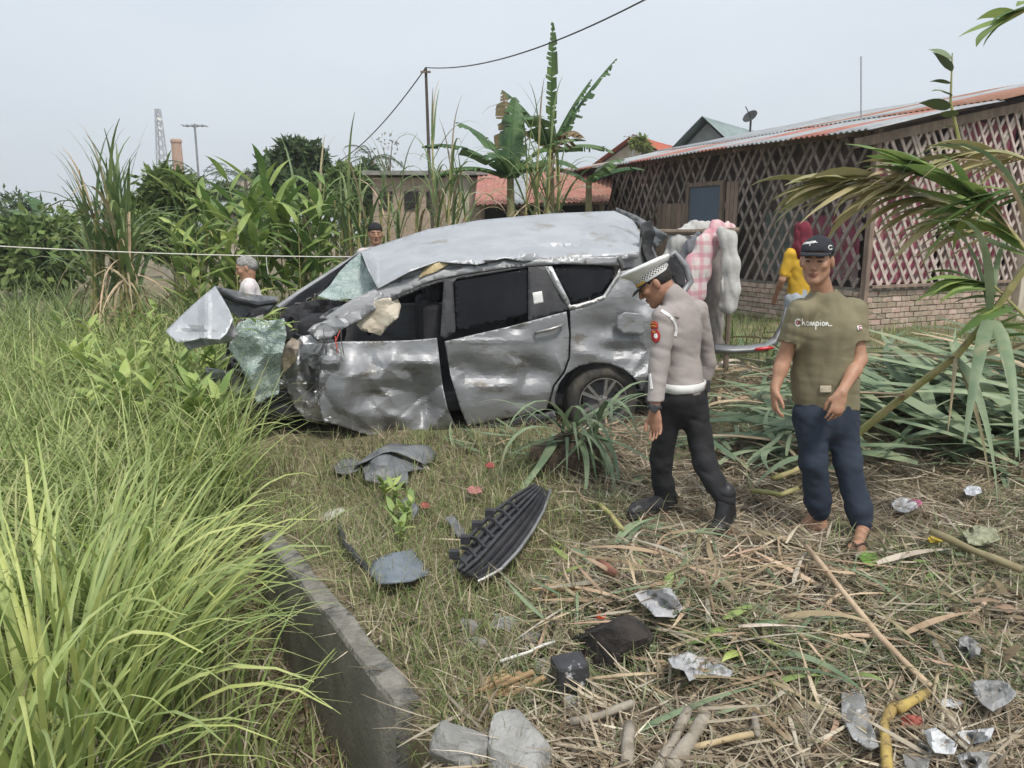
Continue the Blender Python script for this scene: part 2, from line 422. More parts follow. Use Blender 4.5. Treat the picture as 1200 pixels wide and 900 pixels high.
for u in (1.85,): bar('stud', H(u, .07, ZB), H(u, .07, ZE+u*SL-.2), .08, .05, M_timber, house, HA)
# concrete pillar at the end of the gable wall
mb = MB(); wallbox(mb, Wg+.02, Wg+.4, -.14, .2, -.1, ZE+Wg*SL-.25); mb.build('pillar', M_plaster, house, bevel=.01)
mb = MB(); wallbox(mb, Wg+.402, 8.2, -.02, .14, -.1, ZE+Wg*SL-.1); mb.build('plaster_wall', M_plaster, house)
# cloths hung behind the lattice
def sheet(name, org, along, outn, x0, x1, z0, z1, m, par, amp=.03, n=40):
    vs = []; 
    for i in range(n+1):
        x = x0+(x1-x0)*i/n
        for j in range(5):
            vs.append(org+along*x+UZ*(z0+(z1-z0)*j/4-org.z)+outn*(amp*math.sin(x*17+.6*j)+amp*.6*math.sin(x*41+j)))
    fs = [(i*5+j, i*5+j+1, i*5+j+6, i*5+j+5) for i in range(n) for j in range(4)]
    return mk(name, vs, fs, m, par, True)
sheet('pink_curtain', H(0, .17, .2), HA, HO, .1, 1.75, .92, 2.9, M_pink, house)
sheet('pink_curtain', H(0, .19, .2), HA, HO, 1.9, 3.55, .95, 3.5, M_pink, house)
sheet('hanging_cloth', H(.3, 0, .2), HB, -HA, .4, 1.5, .95, 2.0, M_pink, house)
sheet('hanging_cloth', H(.34, 0, .2), HB, -HA, 1.7, 2.6, .95, 2.1, mat('pale_cloth', (.26, .27, .26), (.14, .2, .17), 5, .9), house)
# board door and window with blue cloth on the side wall
for k in range(6): bar('door_board', H(-.06, 4.52+.17*k, .35), H(-.06, 4.52+.17*k, 2.3), .16, .025, M_timber, house, HB)
win = MB(); 
for (v0, v1, z0, z1) in ((3.3, 3.38, 1.25, 2.68), (4.34, 4.42, 1.25, 2.68), (3.38, 4.34, 1.25, 1.33), (3.38, 4.34, 2.6, 2.68)): wallbox(win, -.11, -.05, v0, v1, z0, z1)
w_ = win.build('window', M_timber, house)
mb = MB(); wallbox(mb, -.075, -.055, 3.38, 4.34, 1.33, 2.6); mb.build('blue_cloth', M_bluecloth, w_)
for k in range(3): bar('wall_board', H(-.06, 2.98+.11*k, .9), H(-.06, 2.98+.11*k, 2.65), .1, .022, M_timber, house, HB)
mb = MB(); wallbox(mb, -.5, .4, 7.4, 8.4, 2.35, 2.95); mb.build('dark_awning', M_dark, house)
# corrugated roof, sheet by sheet
def roof_sheet(par, P, ud, vd, u0, u1, v0, v1, nrm, m, per=.11, amp=.016, name='roof_sheet'):
    n = max(4, int((v1-v0)/per*6)); vs = []; m2 = 4
    for i in range(n+1):
        v = v0+(v1-v0)*i/n
        for j in range(m2+1):
            u = u0+(u1-u0)*j/m2
            vs.append(P(u, v)+nrm*(amp*math.sin(v*2*math.pi/per)+.012*math.sin(u*2.1+v)))
    fs = [(i*(m2+1)+j, i*(m2+1)+j+1, (i+1)*(m2+1)+j+1, (i+1)*(m2+1)+j) for i in range(n) for j in range(m2)]
    o = mk(name, vs, fs, m, par, True)
    so = o.modifiers.new('s', 'SOLIDIFY'); so.thickness = .004
    return o
rn = (UZ - HA*SL).normalized()
for k in range(12):
    v0 = -.35+.76*k
    dz = .004*(k % 2)+.004
    Pk = lambda u, v, dz=dz: H(u, v, ZE+.03+u*SL+dz)
    roof_sheet(house, Pk, HA, HB, -.62, 2.3, v0, v0+.80, rn, (M_zinc if k % 3 != 1 else M_rust))
    Pk2 = lambda u, v, dz=dz: H(u, v, ZE+.055+u*SL+dz)
    roof_sheet(house, Pk2, HA, HB, 2.2, 8.4, v0, v0+.80, rn, (M_rust if k in (0, 1, 2, 5) else M_zinc))
for k in range(8): bar('rafter', H(-.5, .3+1.15*k, ZE-.03-.5*SL), H(2.5, .3+1.15*k, ZE-.03+2.5*SL), .06, .045, M_timber, house)

# ------------------------------------------------------------------ neighbouring roofs and far buildings
def gable(name, label, px0, px1, pe, pr, Y, depth, mroof, mwall, wallz=0.1, cat='house', yaw=0., sheets=6, over=.3):
    a = at(px0, pe, Y); b = at(px1, pe, Y); w = b.x-a.x; ze = a.z; zr = at(px0, pr, Y).z
    root = empty(name, ((a.x+b.x)/2, Y, hz1((a.x+b.x)/2, Y)), label, cat)
    Rm = Matrix.Rotation(yaw, 3, 'Z'); o = V3(((a.x+b.x)/2, Y, 0))
    def T(x, y, z): return o + Rm @ V3((x, y, 0)) + UZ*z
    hw = w/2; n = 8
    vs = [T(-hw+over, 0, wallz), T(hw-over, 0, wallz), T(hw-over, 0, ze), T(0, 0, zr-.1), T(-hw+over, 0, ze)]
    vs += [p + Rm @ V3((0, depth, 0)) for p in vs]
    mk('wall', vs, [(0, 1, 2, 3, 4), (9, 8, 7, 6, 5), (1, 6, 7, 2), (0, 4, 9, 5)], mwall, root)
    for s in (-1, 1):
        nrm = V3((0, 0, 1))
        for k in range(sheets):
            v0 = -.4+k*(depth+.8)/sheets
            roof_sheet(root, lambda u, v: T(s*(hw-u*hw), v, ze-.12+(zr-ze+.12)*u+.02), None, None, 0, 1.0, v0, v0+(depth+.8)/sheets*1.02, nrm, mroof, .22, .03)
    return root, T
gr_, GT = gable('green_roofed_house', 'house with greenish grey corrugated gable roof behind the lattice house', 783, 872, 176, 140, 24, 8, M_greenroof, mat('grey_board', (.34, .35, .33), (.28, .29, .28), 6, .9), yaw=R(-38))
gable('orange_roofed_house', 'cream house with an orange edged roof behind the banana plants', 690, 800, 192, 160, 33, 6, mat('orange_tile', (.45, .13, .07), (.38, .10, .06), 5, .8), M_plaster, yaw=R(-30))
gable('far_cream_house', 'far cream building with pale gable among trees', 255, 330, 225, 200, 60, 8, mat('pale_roof', (.5, .48, .44), None, 5, .8), M_plaster, yaw=R(20))
sh_, ST = gable('roadside_shed', 'low shed with grey sheet roof behind the cane', 228, 300, 262, 238, 24, 3, M_zinc, M_plaster, yaw=R(50))
# rusty lean-to roof in front of the banana plants
lean = empty('rusty_lean_to', at(650, 240, 17).xy.to_3d(), 'low lean-to with rusty corrugated roof beneath the banana plants', 'shed')
lp = [at(556, 240, 15.5), at(712, 236, 16.2), at(722, 193, 20.5), at(560, 205, 20)]
for k in range(8):
    a0, a1 = k/8, (k+1)/8+.01
    def Pl(u, v): return lp[0].lerp(lp[1], v).lerp(lp[3].lerp(lp[2], v), u)
    n = 12; vs = []
    for i in range(n+1):
        v = a0+(a1-a0)*i/n
        for j in range(4): vs.append(Pl(j/3, v)+UZ*(.02*math.sin(i*1.57*1.3)+.004*(k % 2)))
    fs = [(i*4+j, i*4+j+1, i*4+j+5, i*4+j+4) for i in range(n) for j in range(3)]
    mk('roof_sheet', vs, fs, M_rust if k != 2 else M_zinc, lean, True)
for v in (.05, .35, .62, .95):
    p = Pl(.06, v); bar('post', (p.x, p.y, hz1(p.x, p.y)-.05), p-UZ*.03, .09, .09, M_timber, lean, HA)
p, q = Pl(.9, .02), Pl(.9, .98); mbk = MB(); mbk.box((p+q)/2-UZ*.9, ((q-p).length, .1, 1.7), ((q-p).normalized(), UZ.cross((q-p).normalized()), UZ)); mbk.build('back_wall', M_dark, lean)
p, q = Pl(.05, 0), Pl(.05, 1); bar('fascia', p-UZ*.06-V3((0, .05, 0)), q-UZ*.06-V3((0, .05, 0)), .09, .03, M_timber, lean)
# weathered brick outbuilding
m_bw = mat('far_brick', (.42, .34, .26), (.34, .26, .19), 14, .92, c3=(.24, .21, .17), s3=2, t3=.55)
bh = empty('brick_outbuilding', at(498, 250, 20).xy.to_3d(), 'low weathered brick outbuilding with cream plaster patch beyond the cane', 'building')
a, b = at(436, 208, 20), at(562, 203, 20)
MB().box(((a.x+b.x)/2, 21, a.z/2), (b.x-a.x, 2, a.z)).build('wall', m_bw, bh)
MB().box(((a.x+b.x)/2, 21, a.z+.1), (b.x-a.x+.4, 2.5, .1)).build('roof_slab', M_concrete, bh)
p = at(536, 220, 19.97); MB().box((p.x, 19.985, p.z-.3), (.6, .02, 1.3)).build('plaster_patch', M_plaster, bh)
for x in (452, 482, 508):
    p = at(x, 235, 19.97); MB().box((p.x, 19.98, p.z), (.35, .03, .45)).build('vent_opening', M_dark, bh)
# chimney of brick, lattice mast, aerial poles, dish
ch = empty('brick_chimney', (at(208, 185, 60).x, 60, 0), 'tall slim brick chimney rising above the bushes', 'chimney')
zt = at(208, 163, 60).z; cx = at(208, 185, 60).x
m_ch = mat('chimney_brick', (.38, .22, .16), (.5, .38, .30), 9, .9, stretch=(1, 1, 3))
MB().lathe((cx, 60, 0), UZ, [(.55, 0), (.36, zt-.3)], 12).build('shaft', m_ch, ch)
MB().lathe((cx, 60, zt-.3), UZ, [(.36, 0), (.42, .05), (.42, .2), (.36, .3), (.22, .3), (.2, -.2)], 12).build('cap', m_ch, ch)
tw = empty('lattice_mast', (at(188, 165, 300).x, 300, 0), 'far pale steel lattice telecom mast', 'mast')
tx = at(188, 165, 300).x; tz = at(188, 128, 300).z
leg = [[V3((tx+sx*(2.6-1.9*t), 300+sy*(2.6-1.9*t), tz*t)) for t in np.linspace(0, 1, 15)] for sx, sy in ((-1, -1), (1, -1), (1, 1), (-1, 1))]
for l_ in leg: MB().tube(l_, .22, 5).build('leg', M_metalgrey, tw)
br = MB()
for i in range(14):
    for k in range(4): br.tube([leg[k][i], leg[(k+1) % 4][i+1]], .13, 4); br.tube([leg[k][i+1], leg[(k+1) % 4][i+1]], .13, 4)
br.build('bracing', M_metalgrey, tw)
for t in (.86, .93): MB().lathe((tx+1.1, 299, tz*t), (0, 1, 0), [(0, 0), (1.0, -.3), (1.0, -.5)], 10).build('dish', M_white, tw)
def aerial(name, label, px, ptop, pbot, Y, r, el=True, lean_px=0):
    b_, t_ = at(px+lean_px, pbot, Y), at(px, ptop, Y)
    root = empty(name, (b_.x, Y, b_.z), label, 'aerial')
    MB().tube([b_, t_], r, 6).build('pole', M_metalgrey, root)
    if el:
        MB().tube([t_+V3((-.35, 0, -.06)), t_+V3((.35, 0, -.06))], r*.6, 5).build('boom', M_metalgrey, root)
        for k in range(5): MB().tube([t_+V3((-.3+.15*k, -.25, -.06)), t_+V3((-.3+.15*k, .25, -.06))], r*.4, 4).build('element', M_metalgrey, root)
    return root
aerial('aerial_pole', 'tall thin television aerial pole beside the shed', 228, 145, 262, 24, .035, lean_px=9)
aerial('roof_aerial', 'small television aerial on the orange edged roof', 741, 158, 185, 32, .03)
aerial('roof_rod', 'bare thin rod on the lattice house roof', 1009, 66, 140, 15.2, .012, el=False)
p = at(880, 138, 24); t_ = empty('satellite_dish', p, 'dark satellite dish on the green gabled roof', 'dish')
MB().lathe(p+UZ*-.0, (-.6, -.5, .6), [(0, 0), (.13, .02), (.22, .07), (.23, .07), (.13, .01), (0, -.015)], 16).build('reflector', M_cable, t_, True)
MB().tube([p-UZ*.4, p], .03, 6).build('mast', M_cable, t_); MB().tube([p, p+V3((-.25, -.25, .28))], .015, 5).build('feed_arm', M_cable, t_)

# ------------------------------------------------------------------ overhead wire, its pole, boundary cord
pt = at(499, 82, 18); t_ = empty('wooden_pole', (pt.x+.08, 18, .1), 'thin dark wooden pole carrying the overhead wire', 'pole')
MB().tube([(pt.x+.16, 18, .0), (pt.x+.09, 18, 1.6), (pt.x+.03, 18, 3.4), pt+UZ*.05], [.05, .045, .038, .03], 8).build('shaft', mat('dark_pole', (.07, .06, .05), (.11, .09, .075), 9, .9), t_)
MB().box(pt+V3((0, -.05, -.05)), (.22, .05, .04)).build('crossarm', M_bark, t_)
def catenary(p, q, sag, n=24): return [p.lerp(q, i/n)-UZ*(4*sag*(i/n)*(1-i/n)) for i in range(n+1)]
def wire(name, label, pts, r, m, cat, n=5): return tag(MB().tube(pts, r, n).build(name, m), label, cat)
wire('overhead_wire', 'black overhead wire from the pole top towards the road', catenary(pt+UZ*.05, at(770, -8, 9.5), .25), .011, M_cable, 'wire')
wire('overhead_wire', 'black overhead wire falling from the pole to the trees', catenary(pt+UZ*.05, at(392, 192, 25), .25), .014, M_cable, 'wire')
wire('boundary_cord', 'taut white cord stretched past the cane clump', catenary(at(-60, 285, 7.2), at(424, 301, 7.9), .03), .006, M_rope, 'cord')
p0 = at(312, 301, 7.6)
tag(MB().tube([p0, p0-UZ*.08, p0+V3((.01, 0, -.17))], .004, 5).build('cord_end', M_rope), 'loose white cord end dangling from the taut cord', 'cord')

# ------------------------------------------------------------------ plants
G1 = [(.16, .225, .07), (.21, .28, .09), (.27, .33, .12), (.13, .185, .06)]
GLEM = [(.26, .35, .13), (.31, .39, .15), (.21, .30, .10), (.35, .41, .18), (.17, .25, .085)]
GDK = [(.08, .125, .055), (.105, .16, .065), (.135, .19, .075), (.06, .095, .045)]
GMD = [(.145, .215, .065), (.19, .265, .08), (.23, .30, .095), (.11, .165, .055)]
GYL = [(.25, .30, .09), (.32, .34, .12), (.20, .25, .075)]
DRY = [(.49, .43, .33), (.40, .345, .26), (.57, .51, .40), (.28, .23, .16), (.41, .34, .245), (.23, .19, .14)]
DRYD = [(.20, .15, .09), (.14, .105, .065), (.26, .2, .12)]
def stuffobj(name, parts, m, label=None, cat=None, parent=None, kind='stuff', origin=None):
    Vs, Fs, Cs = [], [], []; n = 0
    for v, f, c in parts: Vs.append(v); Fs.append(f+n); Cs.append(c); n += len(v)
    o = mk(name, np.concatenate(Vs), np.concatenate(Fs), m, parent, False, np.concatenate(Cs), origin=origin)
    return tag(o, label, cat, kind=kind)
def blades_at(n, xy, Lr, Wr, elr, dr, cols, seg=4, tip=None, root=None, fold=.3, az=None, zoff=0., **k):
    x, y = xy; b = np.stack([x, y, hz(x, y)+zoff], 1)
    u = lambda r: rng.uniform(r[0], r[1], n)
    v, f, t, i = ribbons(b, rng.uniform(0, 2*math.pi, n) if az is None else az, u(elr), u(Lr), u(Wr), u(dr), seg, fold, **k)
    return v, f, bcol(t, i, pick(cols, n), tip, root)
def box_xy(n, x0, x1, y0, y1): return rng.uniform(x0, x1, n), rng.uniform(y0, y1, n)
def keep(xy, fn):
    x, y = xy; k = fn(x, y); return x[k], y[k]
LEAFVAR = {}
def leaf_mesh(kind, m):
    """eight shared leaf shapes of one metre for each look"""
    key = (kind, m.name)
    if key not in LEAFVAR:
        out = []
        for k in range(8):
            r = random.Random(k)
            if kind == 'cane': v, f, t, i = ribbons([(0, 0, 0)], 0, r.uniform(.95, 1.4), 1, .042, r.uniform(1.3, 2.9), 9, .35, twist=r.uniform(-.6, .6), curl=r.uniform(1.6, 2.6), side=r.uniform(-.3, .3))
            elif kind == 'up': v, f, t, i = ribbons([(0, 0, 0)], 0, r.uniform(1.25, 1.5), 1, .042, r.uniform(.2, .9), 8, .35, twist=r.uniform(-.6, .6), curl=2.4)
            elif kind == 'lie': v, f, t, i = ribbons([(0, 0, 0)], 0, r.uniform(.1, .45), 1, .05, r.uniform(.3, .75), 8, .22, twist=r.uniform(-1.2, 1.2), curl=1.0, side=r.uniform(-.6, .6))
            elif kind == 'flat': v, f, t, i = ribbons([(0, 0, 0)], 0, r.uniform(.0, .2), 1, .06, r.uniform(.0, .3), 6, .35, twist=r.uniform(-2, 2), curl=1.0, side=r.uniform(-.3, .3))
            elif kind == 'hang': v, f, t, i = ribbons([(0, 0, 0)], 0, r.uniform(-.9, .2), 1, .045, r.uniform(.6, 1.3), 7, .5, twist=r.uniform(-2, 2), curl=.8)
            elif kind == 'ovate': v, f, t, i = ribbons([(0, 0, 0)], 0, r.uniform(.2, .8), 1, .26, r.uniform(.5, 1.2), 7, .25, prof='leaf', twist=r.uniform(-.4, .4))
            elif kind == 'lemon': v, f, t, i = ribbons([(0, 0, 0)], 0, r.uniform(1.2, 1.5), 1, .026, r.uniform(.5, 2.0), 9, .3, twist=r.uniform(-.8, .8), curl=r.uniform(2, 3.2), side=r.uniform(-.25, .25))
            me = mesh_np('leaf', v, f, True); me.materials.append(m); out.append(me)
        LEAFVAR[key] = out
    return LEAFVAR[key]
def leaf(par, kind, m, loc, az, L, tilt=0., roll=0., w=1., name='leaf'):
    me = random.choice(leaf_mesh(kind, m))
    M = Matrix.Translation(loc) @ Matrix.Rotation(az, 4, 'Z') @ Matrix.Rotation(-tilt, 4, 'Y') @ Matrix.Rotation(roll, 4, 'X') @ Matrix.Diagonal((L, L*w, L, 1))
    return inst(name, me, par, M)
def cane_stalk(mb, pts, r0, r1):
    P, Rr = [], []
    n = (len(pts)-1)*8
    for i in range(n+1):
        t = i/n; s = t*(len(pts)-1); k = min(int(s), len(pts)-2); p = V3(pts[k]).lerp(V3(pts[k+1]), s-k)
        P.append(p); Rr.append((r0+(r1-r0)*t)*(1.18 if i % 4 == 0 else 1))
    mb.tube(P, Rr, 7); return mb
def cane_clump(name, label, px, pbase, Y, tops, nleaf=9, cat='sugar cane', dry=.2, group=None, wl=1., base_spread=.25, L=(1.0, 1.6), hang=4, upf=.7):
    """tops: (px, py) pixel of each cane's crown at distance Y"""
    b0 = at(px, pbase, Y); b0.z = hz1(b0.x, b0.y)
    root = empty(name, b0, label, cat, group)
    for (tx_, ty_) in tops:
        Yt = Y+random.uniform(-.2, .2)
        t = at(tx_, ty_, Yt); b = V3((b0.x+random.uniform(-1, 1)*base_spread+(t.x-b0.x)*.3, b0.y+random.uniform(-.2, .2), 0)); b.z = hz1(b.x, b.y)-.03
        mid = b.lerp(t, .5)+V3((random.uniform(-.08, .08), 0, 0))
        cane_stalk(MB(), [b, mid, t], .019, .012).build('stalk', M_stalk, root)
        for k in range(nleaf):
            p = b.lerp(t, .55+.45*(k+1)/nleaf)
            up = k > nleaf*upf
            leaf(root, 'up' if up else 'cane', M_canegreen if random.random() > dry else M_canedry, p, random.uniform(0, 6.28), random.uniform(*L)*(.85 if up else 1), w=wl)
        for k in range(hang):
            p = b.lerp(t, random.uniform(.3, .8)); leaf(root, 'hang', M_canedry, p, random.uniform(0, 6.28), random.uniform(.5, .9), w=.8)
    return root
cane_clump('sugar_cane', 'tall clump of sugar cane with dry hanging leaves beside the cord', 145, 375, 8.6, [(112, 250), (126, 228), (142, 240), (152, 265), (108, 285), (138, 285), (120, 300), (148, 295), (130, 260)], 13, L=(.85, 1.25), hang=9, base_spread=.2, wl=1.5, upf=.42, dry=.12)
cane_clump('sugar_cane', 'sugar cane clump crowding the left of the leafy ginger plants', 228, 330, 9.6, [(215, 285), (245, 292), (232, 305)], 9, L=(.8, 1.3))
cane_clump('sugar_cane', 'dense green cane clump behind the man in the black bandana', 390, 330, 10.2, [(350, 245), (372, 240), (392, 235), (408, 238), (422, 250), (378, 262), (432, 262), (400, 270)], 9, L=(.8, 1.35), dry=.06, hang=1)
cane_clump('sugar_cane', 'single tall leaning cane with bare stalk against the sky', 505, 300, 10.6, [(506, 160)], 12, L=(.75, 1.2), dry=.1)
cane_clump('sugar_cane', 'cane clump with dead stalks left of the wooden pole', 470, 300, 10.4, [(455, 225), (468, 235), (488, 240), (445, 250)], 8, L=(.7, 1.3), dry=.25)
cane_clump('sugar_cane', 'cane clump leaning over the wreck roof right of the pole', 525, 290, 10.0, [(528, 195), (540, 225), (520, 232), (512, 250), (545, 250)], 9, L=(.7, 1.2), dry=.2)
cane_clump('sugar_cane', 'cane clump in front of the rusty lean-to', 625, 290, 11.5, [(632, 160), (645, 175), (618, 190), (655, 195), (628, 215), (640, 220)], 10, L=(.8, 1.4), dry=.18)
# banana plants
def banana_leaf(par, base, az, el, L, W, droop, m, tatter=.5, name='leaf'):
    n = 26; P = []; d0 = []
    p = V3(base)
    for i in range(n+1):
        t = i/n; e = el-droop*t**1.5
        d = V3((math.cos(e)*math.cos(az), math.cos(e)*math.sin(az), math.sin(e))); P.append(p.copy()); d0.append(d); p = p+d*(L/n)
    s = V3((-math.sin(az), math.cos(az), 0)); mb = MB()
    mb.tube(P, [max(.006, .028*(1-i/n)) for i in range(n+1)], 5)
    for sd in (-1, 1):
        dr, ws, gap = random.uniform(.1, .3), 1., 0.
        for i in range(1, n):
            t0, t1 = i/n, (i+1)/n
            w0 = W*math.sin(math.pi*min(1, .08+.92*t0))**.55*ws; nd, nw = dr+random.uniform(-.03, .05), ws*random.uniform(.97, 1.02)
            w1 = W*math.sin(math.pi*min(.99, .08+.92*t1))**.55*nw
            nrm_ = s.cross(d0[i])*(1 if s.cross(d0[i]).z > 0 else -1)
            a, b = P[i], P[i+1]; cut = random.random() < tatter
            o0 = a+s*sd*w0-nrm_*(w0*dr)+d0[i]*w0*.3+d0[i]*gap*L/n; o1 = b+s*sd*w1-nrm_*(w1*nd)+d0[i]*w1*.3
            if cut: o1 = o1.lerp(o0, random.uniform(.1, .45))
            m0, m1 = a.lerp(o0, .5)+nrm_*w0*.1, b.lerp(o1, .5)+nrm_*w1*.1
            mb.add([a, b, m1, m0, o1, o0], [(0, 1, 2, 3), (3, 2, 4, 5)])
            dr, ws = (random.uniform(.05, .5)+(random.uniform(0, .9) if tatter > .4 else 0), random.uniform(.6, 1.08)) if cut else (nd, nw)
            gap = random.uniform(.1, .4) if cut else 0.
    o = mb.build(name, m, par); return o
def banana(name, label, px, Y, pcrown, leaves, h0=.1):
    c = at(px, pcrown, Y); root = empty(name, (c.x, Y, hz1(c.x, Y)), label, 'banana plant')
    MB().tube([(c.x+.05, Y, hz1(c.x, Y)-.05), (c.x+.02, Y, c.z*.5), c], [.11, .09, .06], 10).build('trunk', mat('banana_trunk', (.22, .21, .10), (.16, .12, .06), 8, .7), root)
    for (az, el, L, W, dr, dry) in leaves: banana_leaf(root, c-UZ*random.uniform(0, .15), R(az), R(el), L, W, dr, M_bananadry if dry else M_banana, .72 if dry or W < .22 else .25)
    return root
banana('banana_plant', 'banana plant with tattered dark upright leaves against the sky', 645, 15, 172, [(95, 96, 2.2, .13, .1, 0), (20, 58, 2.2, .15, .25, 0), (5, 66, 1.5, .15, .3, 0), (175, 60, 1.4, .2, .5, 0), (-60, 45, 1.2, .2, 1.6, 1), (10, 20, 1.3, .28, .9, 0), (150, 50, 1.2, .2, 1.8, 1), (250, 40, 1.5, .3, 1.2, 0)])
banana('banana_plant', 'banana plant with broad arching leaves over the rusty roof', 598, 14, 205, [(180, 40, 1.7, .3, 1.0, 0), (200, 20, 1.5, .3, 1.0, 0), (150, 62, 1.6, .28, .9, 0), (75, 82, 1.5, .27, .2, 0), (85, 75, 1.7, .26, .4, 0), (10, 50, 1.6, .3, 1.1, 0), (-30, 30, 1.4, .3, 1.2, 0), (250, 40, 1.3, .28, 1.2, 0), (100, 70, 1.8, .2, .2, 1)])
banana('banana_plant', 'small banana plant with drooping leaves before the orange edged house', 690, 16, 212, [(0, 35, 1.2, .22, 1.0, 0), (30, 55, 1.1, .22, 1.1, 0), (180, 40, 1.1, .22, 1.2, 0), (-60, 45, 1.0, .2, 1.3, 0)])
banana('banana_plant', 'distant banana plant with broad leaves left of the tall cane', 62, 20, 272, [(170, 45, 1.6, .28, .9, 0), (150, 62, 1.5, .26, .8, 0), (20, 55, 1.6, .28, .9, 0), (200, 25, 1.5, .28, .8, 0), (-30, 40, 1.4, .28, 1.1, 0), (0, 30, 1.3, .28, .9, 0)])
# trees
def tree(name, label, px, Y, ptop, pbot, wpx, n, size, cols, nb=11, group=None, cat='tree', asp=.5, zlow=None, trunk=True):
    top, lo = at(px, ptop, Y), at(px, pbot, Y); w = wpx/FPX*Y; x = top.x; zg = hz1(x, Y)
    root = empty(name, (x, Y, zg), label, cat, group)
    cz, hh = (top.z+lo.z)/2, (top.z-lo.z)/2
    cs, rs = [], []; tr = MB(); tb = V3((x, Y, zg-.05)); tm = V3((x+.1*w, Y, max(zg+.3, lo.z+.1*hh)))
    tr.tube([tb, tb.lerp(tm, .5)+V3((.05, 0, 0)), tm], [.05*w+.05, .04*w+.04, .035*w+.03], 8)
    for k in range(nb):
        a = 2.4*k+random.uniform(-.4, .4); e = -.7+1.6*((k*.618) % 1)
        r = random.uniform(.5, .72)
        c = V3((x+math.cos(a)*math.cos(e)*w*.5*r, Y+math.sin(a)*math.cos(e)*w*.42*r, cz+math.sin(e)*hh*.75)); cs.append(c)
        q = random.uniform(.2, .34); rs.append((w*q, w*q, max(.25*hh, w*q*.75)))
        tr.tube([tm, tm.lerp(c, .5)+V3((0, 0, .05*w)), c], [.03*w, .02*w, .008*w], 5)
    cs.append(V3((x, Y, top.z-.25*hh))); rs.append((w*.22, w*.22, hh*.28))
    if trunk: tr.build('trunk', M_bark, root)
    v, f, c = leafcloud([tuple(q) for q in cs], rs, n, size, cols, asp=asp)
    o = mk('crown', v, f, M_leafy, root, False, c)
    return root
tree('mango_tree', 'rounded mid green tree behind the tall cane clump', 190, 15, 200, 318, 95, 7000, .22, GMD, asp=.3)
tree('dark_tree', 'dark dense tree standing above the cane behind the wreck', 345, 22, 165, 250, 85, 6500, .22, GDK)
tree('small_tree', 'lighter rounded bush right of the dark dense tree', 400, 21, 195, 260, 55, 3500, .2, GMD)
tree('small_tree', 'yellowish green shrub beside the orange edged roof', 752, 30, 160, 178, 20, 700, .18, GYL, nb=5)
tree('feathery_tree', 'thin far tree with sparse crown at the field edge', 20, 30, 226, 290, 55, 900, .3, GDK, nb=7, asp=.25)
tree('bare_tree', 'pale leafless thin tree beyond the brick outbuilding', 450, 34, 150, 215, 40, 90, .16, [(.3, .28, .25)], nb=9)
for k, (px, Y, pt_, pb, w, n, cl) in enumerate([(262, 40, 215, 262, 50, 2200, GDK), (305, 38, 208, 262, 42, 2000, GMD), (428, 30, 190, 250, 40, 1500, GDK), (30, 18, 262, 330, 130, 4500, GMD)]):
    tree('far_bush', ['dark bush before the far cream building', 'green bush between the cream building and the dark tree', 'dark slim bush beside the brick outbuilding', 'broad green thicket under the distant banana plant'][k], px, Y, pt_, pb, w, n, .26, cl, nb=9)
# palms far behind
def palm(label, px, Y, pc, L, n=11):
    c = at(px, pc, Y); root = empty('palm_tree', (c.x, Y, 0), label, 'palm tree')
    MB().tube([(c.x, Y, 0), c], [.16, .1], 7).build('trunk', M_bark, root)
    for k in range(n):
        a = 6.28*k/n; e0 = random.uniform(.2, 1.1); mb = MB(); p = c.copy(); Pp = []
        for i in range(9):
            e = e0-1.5*(i/8); d = V3((math.cos(a)*math.cos(e), math.sin(a)*math.cos(e), math.sin(e))); Pp.append(p.copy()); p = p+d*L/8
            s = V3((-math.sin(a), math.cos(a), 0))
            if i > 1:
                for sd in (-1, 1):
                    q = Pp[-1]; w = L*.2*(1-.5*i/8)
                    for j in range(2): mb.add([q+d*.04*j*L, q+d*(.04*j+.025)*L, q+s*sd*w+d*w*.6-UZ*w*.4+d*.04*j*L], [(0, 1, 2)])
        mb.tube(Pp, .02, 4); mb.build('frond', mat_palm, root)
mat_palm = mat('palm', (.05, .085, .035), (.08, .12, .05), 4, .6)
palm('far palm left of the cream building', 236, 45, 212, 2.6); palm('far palm right of the cream building', 288, 46, 213, 2.2); palm('far palm beyond the brick outbuilding', 436, 34, 188, 1.6)
# a hedge-like belt closing the far field
n = 26; bx = np.linspace(-60, 60, n); by = 46+rng.uniform(-6, 10, n)
v, f, c = leafcloud([(a, b, 1.6+rng.uniform(-.4, .8)) for a, b in zip(bx, by)], [(rng.uniform(2.5, 4), 2, rng.uniform(1.6, 2.6)) for _ in range(n)], 16000, .5, GDK+GMD)
stuffobj('far_thicket', [(v, f, c)], M_leafy, 'dark green thicket closing off the far field', 'thicket')

